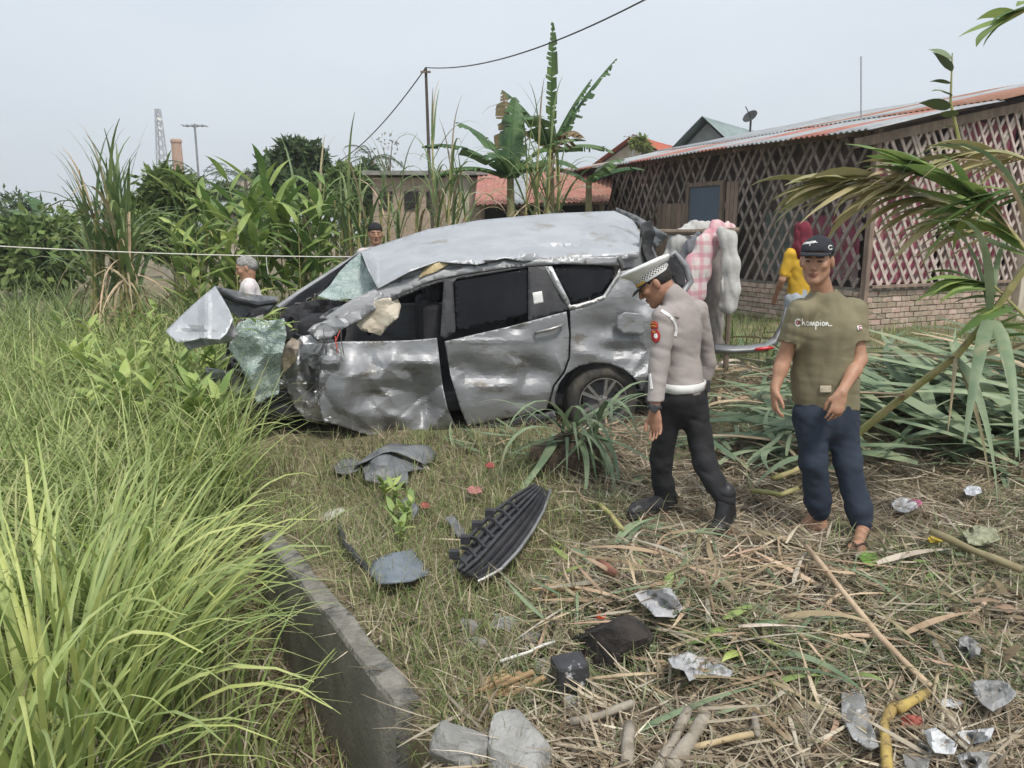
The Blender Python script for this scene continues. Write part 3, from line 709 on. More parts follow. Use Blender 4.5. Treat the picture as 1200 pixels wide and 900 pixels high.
# ginger-like leafy plants behind the cord: stems with broad leaves
def leafy_stems(name, label, spots, hgt, nl, Ll, m, cat='plant', wid=1., group=None):
    b = spots[0]; root = empty(name, (b.x, b.y, hz1(b.x, b.y)), label, cat, group)
    for b in spots:
        h = hgt*random.uniform(.75, 1.1); a = random.uniform(0, 6.28); le = random.uniform(.05, .3)
        top = V3((b.x+math.cos(a)*le*h, b.y+math.sin(a)*le*h, b.z+h)); b2 = V3((b.x, b.y, b.z-.03))
        P = [b2.lerp(top, t)+UZ*(.08*h*math.sin(math.pi*t)) for t in np.linspace(0, 1, 6)]
        MB().tube(P, [.007, .007, .006, .005, .004, .003], 5).build('stem', M_stalk, root)
        for k in range(nl):
            t = .3+.7*(k+1)/nl; p = b2.lerp(top, t)+UZ*(.08*h*math.sin(math.pi*t))
            leaf(root, 'ovate', m, p, a+math.pi*(k % 2)+random.uniform(-.8, .8)+1.2, Ll*random.uniform(.7, 1.1), tilt=random.uniform(.0, .6), w=wid)
    return root
M_ging = mat('ginger_leaf', (.16, .25, .07), (.26, .36, .11), 3, .5, trans=.3, rand=.32)
M_weed = mat('weed_leaf', (.27, .37, .10), (.37, .46, .16), 6, .55, trans=.28, rand=.3)
def spots_px(n, x0, x1, Y0, Y1):
    out = []
    for _ in range(n):
        Y = random.uniform(Y0, Y1); p = at(random.uniform(x0, x1), 300, Y); p.z = hz1(p.x, p.y); out.append(p)
    return out
leafy_stems('ginger_plant', 'tall broad leaved ginger clump behind the cord', spots_px(16, 268, 330, 9.2, 10.2), 1.95, 9, .55, M_ging, wid=.8)
leafy_stems('ginger_plant', 'broad leaved ginger clump beside the dense green cane', spots_px(14, 320, 400, 9.2, 10.0), 2.0, 9, .55, M_ging, wid=.75)
leafy_stems('ginger_plant', 'lower yellowish ginger clump near the grey haired woman', spots_px(12, 215, 285, 8.8, 9.6), 1.55, 8, .5, M_weed, wid=.75)
leafy_stems('leafy_weed', 'bright leafy weeds growing in front of the torn hood', [gnd(random.uniform(100, 255), random.uniform(480, 570)) for _ in range(40)], .66, 14, .24, M_weed, wid=1.15)
leafy_stems('leafy_weed', 'leafy weeds mixed with tall grass left of the hood', [gnd(random.uniform(60, 200), random.uniform(440, 520)) for _ in range(22)], .7, 12, .22, M_weed, wid=1.1)
leafy_stems('leafy_weed', 'small bright sprouts beside the fallen grey panel', [gnd(random.uniform(450, 490), random.uniform(590, 640)) for _ in range(6)], .16, 9, .12, M_weed, wid=1.3)

# lemongrass in the foreground: every big blade is its own part
M_lemon = mat('lemongrass_blade', (.34, .42, .13), (.45, .51, .20), 5, .5, trans=.3, rand=.3, spec=.45, c3=(.42, .38, .2), s3=4, t3=.72)
def lemongrass(label, cx, cy, n, Lr, rad, nfill=60, spread=.75):
    z = hz1(cx, cy); root = empty('lemongrass', (cx, cy, z), label, 'lemongrass', None)
    for k in range(n):
        a = random.uniform(0, 6.28); r = rad*math.sqrt(random.random()); x, y = cx+math.cos(a)*r, cy+math.sin(a)*r
        leaf(root, 'lemon', M_lemon, (x, y, hz1(x, y)-.02), a+random.uniform(-.7, .7), random.uniform(*Lr), tilt=-spread*random.uniform(.0, 1)*(.35+.65*r/rad), w=random.uniform(.7, 1.15), name='blade')
    b = blades_at(nfill, (cx+rng.normal(0, rad*.6, nfill), cy+rng.normal(0, rad*.6, nfill)), (.3, .8), (.006, .012), (.7, 1.5), (.5, 2.), DRY[:3]+GLEM, 5)
    o = stuffobj('undergrowth', [b], M_blade, parent=root); return root
lemongrass('big arching lemongrass clump beside the drain wall', -1.5, 2.25, 180, (.85, 1.25), .2, spread=.55)
lemongrass('lemongrass clump at the far end of the foreground row', -1.75, 2.6, 130, (.85, 1.3), .22)
lemongrass('lemongrass clump between soil patch and weeds', -1.75, 3.25, 120, (.8, 1.25), .22)
lemongrass('outermost lemongrass clump of the foreground row', -1.5, 1.8, 70, (.8, 1.2), .16)
lemongrass('small sparse lemongrass tuft behind the drain wall', -1.95, 4.0, 100, (.7, 1.15), .25)
lemongrass('lemongrass clump standing left of the drain wall end', -1.8, 3.0, 70, (.6, .9), .15, spread=.5)
lemongrass('lemongrass clump between the leafy weeds and the far wall end', -2.2, 4.7, 90, (.65, 1.0), .25)
# tall wild grass on the left bank
n = 26000; xy = box_xy(n, -8.0, -1.0, 2.6, 8.0)
xy = keep(xy, lambda x, y: (x < np.where(y < 4.2, -.62-.58*(y-2.5)-.35, -1.62-.33*(y-4.2))+.12*vn(x*3, y*3, 2)) & (x > -1.0*y-1.2)); n = len(xy[0])
stuffobj('tall_grass', [blades_at(n, xy, (.5, 1.1), (.009, .020), (.95, 1.5), (.6, 2.2), [(.28, .39, .12), (.34, .44, .15), (.40, .48, .18), (.23, .33, .09), (.46, .47, .22)], 5, tip=(.50, .51, .25), root=(.24, .23, .13))], M_blade, 'tall pale green wild grass on the left bank', 'grass')
n = 5200; xy = box_xy(n, -11, -2.2, 7.4, 12)
stuffobj('back_grass', [blades_at(n, xy, (.5, 1.25), (.010, .024), (.95, 1.5), (.6, 2.2), G1+GLEM[:2], 5)], M_blade, 'rank green grass around the cane and cord', 'grass')
n = 4200; xy = box_xy(n, -8, 3.2, 8.3, 14)
stuffobj('rear_grass', [blades_at(n, xy, (.4, .9), (.01, .02), (.9, 1.5), (.6, 2.), G1, 4)], M_blade, 'green grass and weeds behind the wreck', 'grass')
# turf by the house wall
n = 9000; xy = box_xy(n, 2.2, 11, 8.2, 15)
xy = keep(xy, lambda x, y: ((x-HC.x)*HO.x+(y-HC.y)*HO.y > .1) | ((x-HC.x)*-HA.x+(y-HC.y)*-HA.y > .1)); n = len(xy[0])
stuffobj('turf', [blades_at(n, xy, (.08, .24), (.008, .014), (.6, 1.5), (.3, 1.5), G1+GYL, 3)], M_blade, 'green turf at the foot of the house wall', 'grass')
# trampled grass between drain wall, wreck and debris
def gmask(x, y): return sm(-.35, .35, (-.05+.12*(y-2.2)+.35*vn(x*1.4, y*1.4, 5)) - x)
def right_of_wall(x, y): return ((x-WA[0])*WN[0]+(y-WA[1])*WN[1] > .03) | (((x-WA[0])*WD[0]+(y-WA[1])*WD[1]) > WL) | (((x-WA[0])*WD[0]+(y-WA[1])*WD[1]) < -.1)
n = 60000; y = 2.0+5.2*rng.random(n)**1.35; x = rng.uniform(-2.7, 1.0, n)
cz_ = 6.3-(y-.18*x)
k = (rng.random(n) < gmask(x, y)*.92+.03) & right_of_wall(x, y) & (x > -.55*y-.25) & (cz_ > .02) & (rng.random(n) < .25+1.5*np.clip(cz_-.05, 0, 1)); xy = (x[k], y[k]); n = len(xy[0])
stuffobj('trampled_grass', [blades_at(n, xy, (.05, .21), (.003, .0085), (.1, 1.5), (.3, 1.8), G1+[(.30, .34, .14), (.46, .41, .26), (.38, .33, .2), (.50, .44, .29), (.33, .28, .18), (.26, .31, .12)], 3)], M_blade, 'short trampled green and yellow grass before the wreck', 'grass')
# dry bits and creepers on the drain floor
n = 2600; t_ = rng.uniform(-.1, 1.1, n); s_ = -.08-rng.random(n)*.75; x = WA[0]+WD[0]*WL*t_+WN[0]*s_; y = WA[1]+WD[1]*WL*t_+WN[1]*s_
stuffobj('drain_litter', [blades_at(n, (x, y), (.06, .34), (.004, .014), (-.1, 1.3), (.1, 1.6), DRY+DRYD+G1+GLEM[:2], 4, zoff=.01)], M_straw, 'dry leaves and weeds filling the drain beside the wall', 'litter')
# the men's feet have pressed the litter down where they stand
FEET = [gnd(px, py) for px, py in ((745, 610), (770, 610), (790, 608), (832, 634), (850, 628), (866, 618), (930, 620), (950, 618), (972, 614), (1003, 652), (1008, 636), (1012, 622), (1003, 665), (935, 630))]
def no_feet(x, y):
    k = np.ones(len(x), bool)
    for p in FEET: k &= np.hypot(x-p.x, (y-p.y+.06)*.8) > .105
    return k
# straw and chopped leaf litter
n = 85000; y = 2.0+6.6*rng.random(n)**1.4; x = rng.uniform(-1.0, 1, n)*(.75*y+.4)+.2*y
k = (rng.random(n) > gmask(x, y)*.82) & right_of_wall(x, y) & (x > -.45*y) & (no_feet(x, y) | (rng.random(n) < .25)); x, y = x[k], y[k]; n = len(x)
cl = np.where(vn(x*1.1, y*1.1, 9)[:, None] > .05, 1, 0)
b1 = blades_at(n, (x, y), (.04, .30), (.003, .012), (-.15, .5), (-.2, .7), DRY+DRYD+[(.33, .28, .2), (.2, .16, .12)], 3, zoff=.004+.035*rng.random(n)**2)
stuffobj('straw_litter', [b1], M_straw, 'dry chopped straw and leaf litter around the men', 'litter')
n = 26000; y = 2.0+5.5*rng.random(n)**1.3; x = rng.uniform(.0, 1, n)*(.8*y+.4)-.1
k = (vn(x*1.6, y*1.6, 17) > .28) & (y > 2.5) & no_feet(x, y); x, y = x[k], y[k]; n = len(x)
stuffobj('green_litter', [blades_at(n, (x, y), (.06, .28), (.004, .011), (-.1, .7), (.0, 1.), [(.15, .20, .075), (.20, .25, .11), (.26, .29, .16)], 3, zoff=.01+.03*rng.random(n))], M_blade, 'scattered green grass bits among the straw', 'litter')
n = 4200; x, y = box_xy(n, 3.2, 8, 5.0, 9)
stuffobj('far_litter', [blades_at(n, (x, y), (.1, .4), (.006, .014), (-.1, .6), (.0, 1.), DRY+G1, 3, zoff=.01)], M_straw, 'faded leaf litter beyond the cut cane', 'litter')
n = 9000; y = 2.0+5.2*rng.random(n)**1.35; x = rng.uniform(-.25, 1, n)*(.72*y+.4)+.05
k = (rng.random(n) > gmask(x, y)*.95) & right_of_wall(x, y) & (y < 5.9) & no_feet(x, y); x, y = x[k], y[k]; n = len(x)
stuffobj('leaf_shreds', [blades_at(n, (x, y), (.08, .36), (.008, .022), (-.1, .3), (-.2, .4), DRY+DRY+[(.40, .36, .29), (.30, .23, .15), (.25, .27, .15)], 4, zoff=.012+.05*rng.random(n), twist=rng.uniform(-1.6, 1.6, n))], M_straw, 'shredded pale cane leaves matted over the ground', 'litter')
# long dry strips, large enough to pick out
M_canebrown = mat('brown_cane_leaf', (.36, .27, .175), (.26, .19, .12), 9, .9, rand=.35)
M_canegrey = mat('grey_cane_leaf', (.46, .41, .33), (.36, .315, .25), 9, .9, rand=.3)
def dry_heap(label, px, py, n, sx, sy, Lr, kinds=('flat', 'flat', 'flat', 'lie'), m=None, z=.05, w=1.5, cat='leaf heap', name='dry_leaf_heap'):
    z += .04; n = int(n*1.7); Lr = (Lr[0]*.8, Lr[1]*.85); w *= .8
    c = gnd(px, py); root = empty(name, c, label, cat)
    for k in range(n):
        a, r = random.uniform(0, 6.28), math.sqrt(random.random()); x, y = c.x+math.cos(a)*r*sx, c.y+math.sin(a)*r*sy
        leaf(root, random.choice(kinds), m or random.choice((M_canedry, M_canedry, M_canebrown, M_canebrown, M_canegrey, M_canecut)), (x, y, hz1(x, y)+random.uniform(.03, .03+z*(1.2-r))), random.uniform(0, 6.28), random.uniform(*Lr), roll=random.uniform(-.7, .7), w=w*random.uniform(.6, 1.2))
    return root
dry_heap('dry cane trash strewn behind the policeman', 880, 462, 110, 1.1, .9, (.25, .75), z=.26)
dry_heap('dry leaf trash piled by the rear wheel', 735, 520, 34, .42, .3, (.2, .45), z=.16)
dry_heap('dry leaves trodden around the policeman boots', 800, 672, 30, .6, .2, (.2, .5), z=.03)
dry_heap('dry cane trash in front of the sandals', 960, 700, 70, .8, .4, (.2, .6), z=.06)
dry_heap('brown leaf trash heap around the black box', 760, 720, 60, .5, .35, (.2, .5), z=.2)
dry_heap('pale dry strips under the paper scraps', 1060, 790, 70, .6, .4, (.2, .5), z=.06)
dry_heap('dry leaf strips near the grey sticks', 850, 800, 50, .4, .3, (.15, .45), z=.08)
rt = empty('wilted_weed', gnd(1150, 730), 'wilted brown broad leaved weeds beside the knotted bag', 'weed')
M_brownleaf = mat('brown_leaf', (.17, .12, .075), (.26, .19, .12), 9, .85, rand=.35)
for k in range(46): leaf(rt, 'ovate', M_brownleaf, gnd(random.uniform(1095, 1215), random.uniform(690, 762), random.uniform(.03, .12)), random.uniform(0, 6.28), random.uniform(.1, .2), tilt=-random.uniform(0, .9), w=1.1)
# piles of cut green cane tops
def cut_pile(label, px, py, n, sx, sy, Lr, az0, azs, z, dryf=.12, w=1.):
    c = gnd(px, py); root = empty('cut_cane_pile', c, label, 'cane pile'); w *= 1.85
    for k in range(n):
        a, r = random.uniform(0, 6.28), math.sqrt(random.random()); x, y = c.x+math.cos(a)*r*sx, c.y+math.sin(a)*r*sy
        leaf(root, 'lie', M_canedry if random.random() < dryf else M_canecut, (x, y, hz1(x, y)+random.uniform(.01, z*(1.1-r*.8))), az0+random.uniform(-azs, azs), random.uniform(*Lr), roll=random.uniform(-.5, .5), tilt=random.uniform(-.1, .15), w=w*random.uniform(.7, 1.3))
    return root
cut_pile('big pile of cut green cane tops behind the man in the olive shirt', 1110, 520, 190, 1.5, .9, (.7, 1.4), 2.6, 1.3, .6)
cut_pile('green cane tops spreading toward the house', 1130, 450, 110, 1.9, .8, (.8, 1.5), 2.9, 1.1, .45)
cut_pile('long bright cane tops heaped under the bent cane', 1175, 500, 100, .8, .6, (.8, 1.4), 2.9, .9, .7)
cut_pile('cut green cane leaves between the two men', 900, 545, 46, .45, .4, (.4, .8), 1.2, 1.1, .22)
cut_pile('green cane leaves lying behind the policeman', 870, 418, 16, .9, .5, (.5, 1.0), .4, 1.2, .12)
cut_pile('fresh green blades lying beside the torn grille', 730, 640, 34, .4, .2, (.25, .5), .3, .9, .06, w=.7)
cut_pile('green leaves fallen along the wreck sill', 600, 525, 34, .5, .25, (.25, .5), 2.8, 1.4, .07, w=.8)
cut_pile('limp green cane leaves in front of the grey sticks', 900, 760, 24, .45, .3, (.25, .5), .2, .8, .05, w=.8)
rt = empty('creeping_weed', gnd(700, 700), 'low green weeds sprouting through the brown trash', 'weed')
for k in range(70):
    px, py = random.choice(((random.gauss(700, 45), random.gauss(655, 14)), (random.gauss(930, 50), random.gauss(775, 20)), (random.gauss(860, 30), random.gauss(735, 20)), (random.gauss(1120, 50), random.gauss(665, 16))))
    leaf(rt, random.choice(('ovate', 'lie', 'flat')), random.choice((M_weed, M_canecut, M_ging)), gnd(px, py, random.uniform(.03, .06)), random.uniform(0, 6.28), random.uniform(.10, .24), w=random.uniform(.7, 1.1))
# uprooted cane stool with long leaves arching over a dark soil clod
c0 = gnd(672, 548); root = empty('uprooted_cane_stool', c0, 'uprooted cane stool with green leaves arching from a dark clod', 'cane stool')
bm = bmesh.new(); bmesh.ops.create_icosphere(bm, subdivisions=4, radius=1)
for v_ in bm.verts:
    nn_ = mn.noise(v_.co*2.2)*.3+mn.noise(v_.co*6)*.14; v_.co = V3((v_.co.x*.33*(1+nn_), v_.co.y*.24*(1+nn_), max(-.1, v_.co.z*.25*(1+nn_)))) + c0
vs = [v_.co.copy() for v_ in bm.verts]; fs = [tuple(q.index for q in f_.verts) for f_ in bm.faces]; bm.free()
mk('clod', vs, fs, mat('dark_soil', (.075, .055, .04), (.13, .10, .07), 14, .95, bump=.9, bscale=60), root)
for k in range(38):
    a = random.choice((random.uniform(2.6, 4.2), random.uniform(-1.2, .5), random.uniform(-1.9, -1.))); leaf(root, 'cane' if k % 3 else 'lie', M_canecut, c0+V3((random.uniform(-.15, .15), random.uniform(-.08, .08), random.uniform(.2, .28))), a, random.uniform(.55, .95), tilt=-random.uniform(.2, .6), w=1.5)
v, f, t, i = ribbons(np.array([tuple(c0+V3((random.uniform(-.28, .28), random.uniform(-.24, .05), random.uniform(.0, .2)))) for _ in range(260)]), rng.uniform(3, 6.4, 260), rng.uniform(-1, .6, 260), rng.uniform(.06, .2, 260), .004, rng.uniform(-.5, 1, 260), 3)
o = mk('roots', v, f, M_straw, root, False, bcol(t, i, pick(DRYD, 260))); o['kind'] = 'stuff'

# bent cane at the right with its leaves, and dry and green sprays above it
b0 = gnd(1000, 545); Yb = b0.y
root = empty('bent_cane', b0, 'long bent cane stalk rising from the cut pile past the house', 'sugar cane')
pp = [at(1003, 510, 4.75), at(1062, 462, 4.6), at(1120, 418, 4.45), at(1160, 372, 4.35), at(1208, 305, 4.25)]
cane_stalk(MB(), pp, .024, .018).build('stalk', M_stalk, root)
for (i_, az, L, k_, m_, w_) in [(3, 250, 1.1, 'hang', M_canecut, 1.5), (3, 230, 1.0, 'cane', M_canecut, 1.4), (2, 200, .8, 'lie', M_canedry, 1.2), (2, 265, .9, 'hang', M_canedry, 1.), (1, 190, .6, 'flat', M_canedry, 1.3), (1, 210, .5, 'flat', M_canedry, 1.3), (3, 175, 1.0, 'cane', M_canecut, 1.4), (3, 60, .8, 'cane', M_canecut, 1.2), (4, 170, 1.2, 'cane', M_canecut, 1.4), (4, 190, 1.0, 'cane', M_canedry, 1.2), (3, 260, .9, 'hang', M_canecut, 1.3), (2, 240, .7, 'hang', M_canedry, .9), (3, 235, 1.05, 'hang', M_canecut, 1.9), (2, 262, 1.0, 'hang', M_canecut, 1.9), (1, 200, .7, 'flat', M_canedry, 1.6), (2, 190, .7, 'flat', M_canegrey, 1.6)]:
    leaf(root, k_, m_, pp[i_], R(az), L, w=w_)
# the drooping sprays: arching midribs with leaves on both sides
def spray(name, label, pts, kind, m, n, L, w, cat='plant', hangdown=True):
    root = empty(name, pts[0], label, cat)
    MB().tube(pts, [.012-.009*i/(len(pts)-1) for i in range(len(pts))], 6).build('stem', M_stalk, root)
    for k in range(n):
        s = (.15+.85*(k+.5)/n)*(len(pts)-1); i = min(int(s), len(pts)-2); p = pts[i].lerp(pts[i+1], s-i); d = (pts[i+1]-pts[i]).normalized()
        az = math.atan2(d.y, d.x)+(1 if k % 2 else -1)*random.uniform(.1, .7)
        leaf(root, kind, m if random.random() > .15 else random.choice((M_canedry, m)), p, az, L*random.uniform(.7, 1.15), tilt=(-random.uniform(.2, .9) if hangdown else random.uniform(0, .4)), roll=random.uniform(-.5, .5), w=w*random.uniform(.7, 1.2))
    return root
M_olive = mat('wilted_leaf', (.36, .34, .15), (.44, .38, .21), 5, .65, trans=.2, rand=.3)
spray('wilted_spray', 'wilted brownish palm-like spray hanging over the lattice', [at(1215, 300, 4.6), at(1150, 255, 4.7), at(1090, 225, 4.8), at(1030, 208, 4.9), at(975, 215, 5.0)], 'ovate', M_olive, 58, .5, .6)
spray('green_spray', 'green leafy spray reaching in front of the house pillar', [at(1230, 330, 4.3), at(1185, 270, 4.4), at(1130, 225, 4.5), at(1080, 200, 4.6)], 'ovate', M_ging, 28, .46, .95, hangdown=False)
spray('green_spray', 'second green leafy spray drooping near the bent cane', [at(1235, 240, 4.2), at(1200, 215, 4.3), at(1150, 235, 4.4), at(1120, 265, 4.5)], 'ovate', M_ging, 18, .34, .8)
spray('wilted_spray', 'higher olive spray drooping before the top of the lattice', [at(1235, 200, 4.5), at(1180, 178, 4.6), at(1120, 180, 4.7), at(1060, 205, 4.8)], 'ovate', M_olive, 34, .42, .6)
spray('green_spray', 'low green spray crossing the bent cane near its tip', [at(1240, 430, 4.2), at(1200, 370, 4.3), at(1165, 335, 4.35), at(1130, 325, 4.4)], 'ovate', M_ging, 22, .36, .8)
spray('twig', 'slim twig with three round leaves above the rusty roof', [at(1125, 170, 4.7), at(1114, 120, 4.7), at(1116, 62, 4.7)], 'ovate', mat('round_leaf', (.11, .15, .075), (.15, .19, .10), 6, .6, rand=.2), 7, .16, 2.6, cat='twig', hangdown=False)
spray('twig', 'leafy twig dipping into the sky over the roof', [at(1235, -6, 3.6), at(1200, 12, 3.6), at(1172, 24, 3.6)], 'ovate', M_ging, 8, .18, 1.9, cat='twig')

# ------------------------------------------------------------------ wrecked minivan
KX, CY0 = .18, 6.3                                # near side: Y = CY0 + KX*X (+ offset inwards)
CN = V3((KX, -1, 0)).normalized(); CF = V3((-1, -KX, 0)).normalized()   # outward normal, forward
def S(px, py, off=0.):
    d = ray(px, py); t = (CY0+off)/(d.y-KX*d.x); return V3((d.x*t, d.y*t, CAMZ+d.z*t))
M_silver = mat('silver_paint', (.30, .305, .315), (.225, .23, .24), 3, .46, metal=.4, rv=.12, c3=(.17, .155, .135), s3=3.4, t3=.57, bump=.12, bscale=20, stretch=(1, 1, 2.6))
M_silverlit = mat('silver_paint_lit', (.44, .455, .475), (.375, .39, .41), 3, .46, metal=.3, rv=.1, c3=(.30, .285, .265), s3=3.1, t3=.57, bump=.08, bscale=9)  # the car's silver lightened: light from above put into roof and hood colour
M_bare = mat('torn_bare_metal', (.50, .50, .50), (.36, .36, .37), 7, .4, metal=.6, bump=.25, bscale=18, c3=(.2, .19, .18), s3=5, t3=.6)
M_blackp = mat('black_plastic', (.03, .03, .034), (.05, .05, .054), 9, .5, bump=.1, bscale=60)
M_greyp = mat('grey_plastic', (.13, .14, .15), (.19, .195, .2), 8, .5, bump=.1, bscale=40, c3=(.24, .22, .18), s3=6, t3=.6)
M_rubber = mat('tyre_rubber', (.04, .038, .036), (.10, .09, .075), 8, .85, bump=.2, bscale=50)
M_alloy = mat('alloy_rim', (.42, .42, .42), (.3, .29, .28), 12, .4, metal=.7)
M_tintshade = mat('tint_and_cabin_shade', (.008, .009, .011), (.014, .015, .018), 4, .3, spec=.12)
M_interior = mat('dark_upholstery', (.02, .02, .023), (.035, .035, .04), 8, .85)
M_airbag = mat('airbag_cloth', (.62, .57, .47), (.48, .42, .33), 6, .9, bump=.3, bscale=20)
M_foam = mat('yellow_foam', (.55, .45, .26), (.4, .32, .18), 9, .9)
# shattered laminated glass: crazed, pale green, half see-through
M_craze = bpy.data.materials.new('crazed_glass'); M_craze.use_nodes = True
N, Lk = M_craze.node_tree.nodes, M_craze.node_tree.links; b_ = N['Principled BSDF']
vo = N.new('ShaderNodeTexVoronoi'); vo.feature = 'DISTANCE_TO_EDGE'; vo.inputs['Scale'].default_value = 85
gp = N.new('ShaderNodeNewGeometry'); Lk.new(gp.outputs['Position'], vo.inputs['Vector'])
rp = N.new('ShaderNodeValToRGB'); rp.color_ramp.elements[0].position = .04; rp.color_ramp.elements[1].position = .22
rp.color_ramp.elements[0].color = (.56, .66, .62, 1); rp.color_ramp.elements[1].color = (.20, .28, .26, 1)
n2 = N.new('ShaderNodeTexNoise'); n2.inputs['Scale'].default_value = 9; Lk.new(gp.outputs['Position'], n2.inputs['Vector'])
mm = N.new('ShaderNodeMix'); mm.data_type = 'RGBA'; mm.blend_type = 'OVERLAY'; mm.inputs[0].default_value = .8
Lk.new(vo.outputs[0], rp.inputs[0]); Lk.new(rp.outputs[0], mm.inputs[6]); Lk.new(n2.outputs[0], mm.inputs[7]); Lk.new(mm.outputs[2], b_.inputs['Base Color'])
b_.inputs['Roughness'].default_value = .22; b_.inputs['Transmission Weight'].default_value = .25
bpn = N.new('ShaderNodeBump'); bpn.inputs['Strength'].default_value = .6; bpn.inputs['Distance'].default_value = .01; Lk.new(vo.outputs[0], bpn.inputs['Height']); Lk.new(bpn.outputs[0], b_.inputs['Normal'])

car = empty('wrecked_car', S(600, 500, .8).xy.to_3d()+V3((0, 0, .05)), 'crushed silver minivan wreck with torn front and shattered windscreen', 'car')
def ridge(x, y, s, seed): return 1-2*abs(mn.noise(V3((x/s, y/s, seed))))
def crumple(px, py, amp, s, seed=0.):
    wx = px+s*.55*mn.noise(V3((px/s, py/s, seed+9))); wy = py+s*.4*mn.noise(V3((px/s, py/s, seed+5)))
    return amp*(ridge(wx, wy*1.2, s, seed)*.62+ridge(wx*1.3, wy, s*.45, seed+3)*.28+mn.noise(V3((px/s*3, py/s*3, seed)))*.1)
def facets(x0, x1, y0, y1, s, seed):
    """folded-sheet height: random ridge points joined by flat triangles"""
    r = random.Random(seed); P = []; Hh = []
    y = y0-s
    while y < y1+s:
        x = x0-s
        while x < x1+s: P.append(V3((x+r.uniform(-.45, .45)*s, y+r.uniform(-.45, .45)*s))); Hh.append(r.uniform(-1, 1)); x += s
        y += s
    t = mg.delaunay_2d_cdt([p.xy for p in P], [], [], 0, 1e-4); C = {}
    vs, org = t[0], t[3]; hv = [Hh[o[0]] if o else 0 for o in org]
    for f in t[2]:
        a, b, c = f; xs = [vs[i].x for i in f]; ys = [vs[i].y for i in f]
        for i in range(int(min(xs)//s), int(max(xs)//s)+1):
            for j in range(int(min(ys)//s), int(max(ys)//s)+1): C.setdefault((i, j), []).append(f)
    def fn(x, y):
        for a, b, c in C.get((int(x//s), int(y//s)), ()):
            A, B, Cc = vs[a], vs[b], vs[c]; d = (B.y-Cc.y)*(A.x-Cc.x)+(Cc.x-B.x)*(A.y-Cc.y)
            if abs(d) < 1e-9: continue
            u = ((B.y-Cc.y)*(x-Cc.x)+(Cc.x-B.x)*(y-Cc.y))/d; v = ((Cc.y-A.y)*(x-Cc.x)+(A.x-Cc.x)*(y-Cc.y))/d
            if u >= -1e-6 and v >= -1e-6 and u+v <= 1+1e-6: return hv[a]*u+hv[b]*v+hv[c]*(1-u-v)
        return 0.
    return fn
def panel(name, poly, off, m, parent, step=5., thick=.004, smooth=True, amp=0., s=40., seed=0., proj=S):
    """sheet filled between outline points on the car's side, each point at its own depth"""
    B = []
    for i in range(len(poly)):
        a, b = V3(poly[i]), V3(poly[(i+1) % len(poly)]); n = max(1, int((b-a).length/step))
        B += [a.lerp(b, k/n) for k in range(n)]
    nb = len(B); pts = [p.xy for p in B]
    x0, x1 = min(p[0] for p in poly), max(p[0] for p in poly); y0, y1 = min(p[1] for p in poly), max(p[1] for p in poly)
    rr = random.Random(int(seed*100)+nb)
    y = y0+step/2
    while y < y1:
        x = x0+step/2
        while x < x1:
            pts.append(V3((x+rr.uniform(-.25, .25)*step, y+rr.uniform(-.25, .25)*step)).xy); x += step
        y += step
    r = mg.delaunay_2d_cdt(pts, [], [list(range(nb))], 1, 1e-3)
    vs = []
    if amp: f1, f2 = facets(x0, x1, y0, y1, s*.95, int(seed*10)+1), facets(x0, x1, y0, y1, s*.42, int(seed*10)+2)
    for p in r[0]:
        o = off(p.x, p.y) if callable(off) else off
        if amp:
            a_ = amp(p.x, p.y) if callable(amp) else amp; o += crumple(p.x, p.y, a_*.10, s, seed) + a_*(.95*f1(p.x, p.y)+.28*f2(p.x, p.y))
        vs.append(proj(p.x, p.y, o))
    fs = [tuple(f) for f in r[2]]
    a, b, c = [vs[i] for i in fs[len(fs)//2][:3]]
    if (b-a).cross(c-a).dot(V3((0, 0, CAMZ+.6))-a) < 0: fs = [f[::-1] for f in fs]
    o = mk(name, vs, fs, m, parent, smooth)
    if amp and smooth: o.data.set_sharp_from_angle(angle=R(9))
    if thick:
        so = o.modifiers.new('s', 'SOLIDIFY'); so.thickness = thick; so.offset = -1
    return o
V3_ = V3
def _poly3(l): return [(x, y, 0) for x, y in l]
def P3(name, poly, off, m, parent, **k): return panel(name, _poly3(poly), off, m, parent, **k)
def belt(px): return 400-.19*(px-500) if px > 500 else 400-.02*(px-500)
def soff(px, py):
    b = belt(px)
    if py < b: return .15*min(1.3, (b-py)/80)**1.25
    t = (py-b)/115.; return -.035*math.sin(math.pi*min(1, t*.9)) + .05*max(0, t-.75)/.25
def dents(px, py, lst): return sum(a*math.exp(-((px-x)/rx)**2-((py-y)/ry)**2) for x, y, rx, ry, a in lst)
# rear door
P3('rear_door', [(521, 400), (560, 391), (600, 382), (640, 371), (664, 365), (667, 392), (666, 420), (660, 436), (648, 452), (643, 470), (640, 480), (600, 489), (548, 499), (540, 480), (528, 440)],
   lambda x, y: soff(x, y)+dents(x, y, [(590, 440, 45, 14, .05), (545, 425, 18, 10, .03), (625, 430, 18, 12, .045), (605, 386, 10, 5, .025), (610, 470, 12, 6, .02), (650, 405, 10, 20, .015), (575, 452, 30, 7, -.03), (560, 400, 60, 3, -.01)]), M_silver, car, amp=lambda x, y: .006+.045*math.exp(-((y-440)/26)**2), s=40, seed=1, step=3.2)
dh = MB().tube([S(627, 391, -.03), S(631, 389, -.065), S(645, 386, -.07), S(657, 382, -.065), S(660, 380, -.03)], [.012, .014, .015, .014, .011], 8).build('door_handle', M_alloy, car, True)
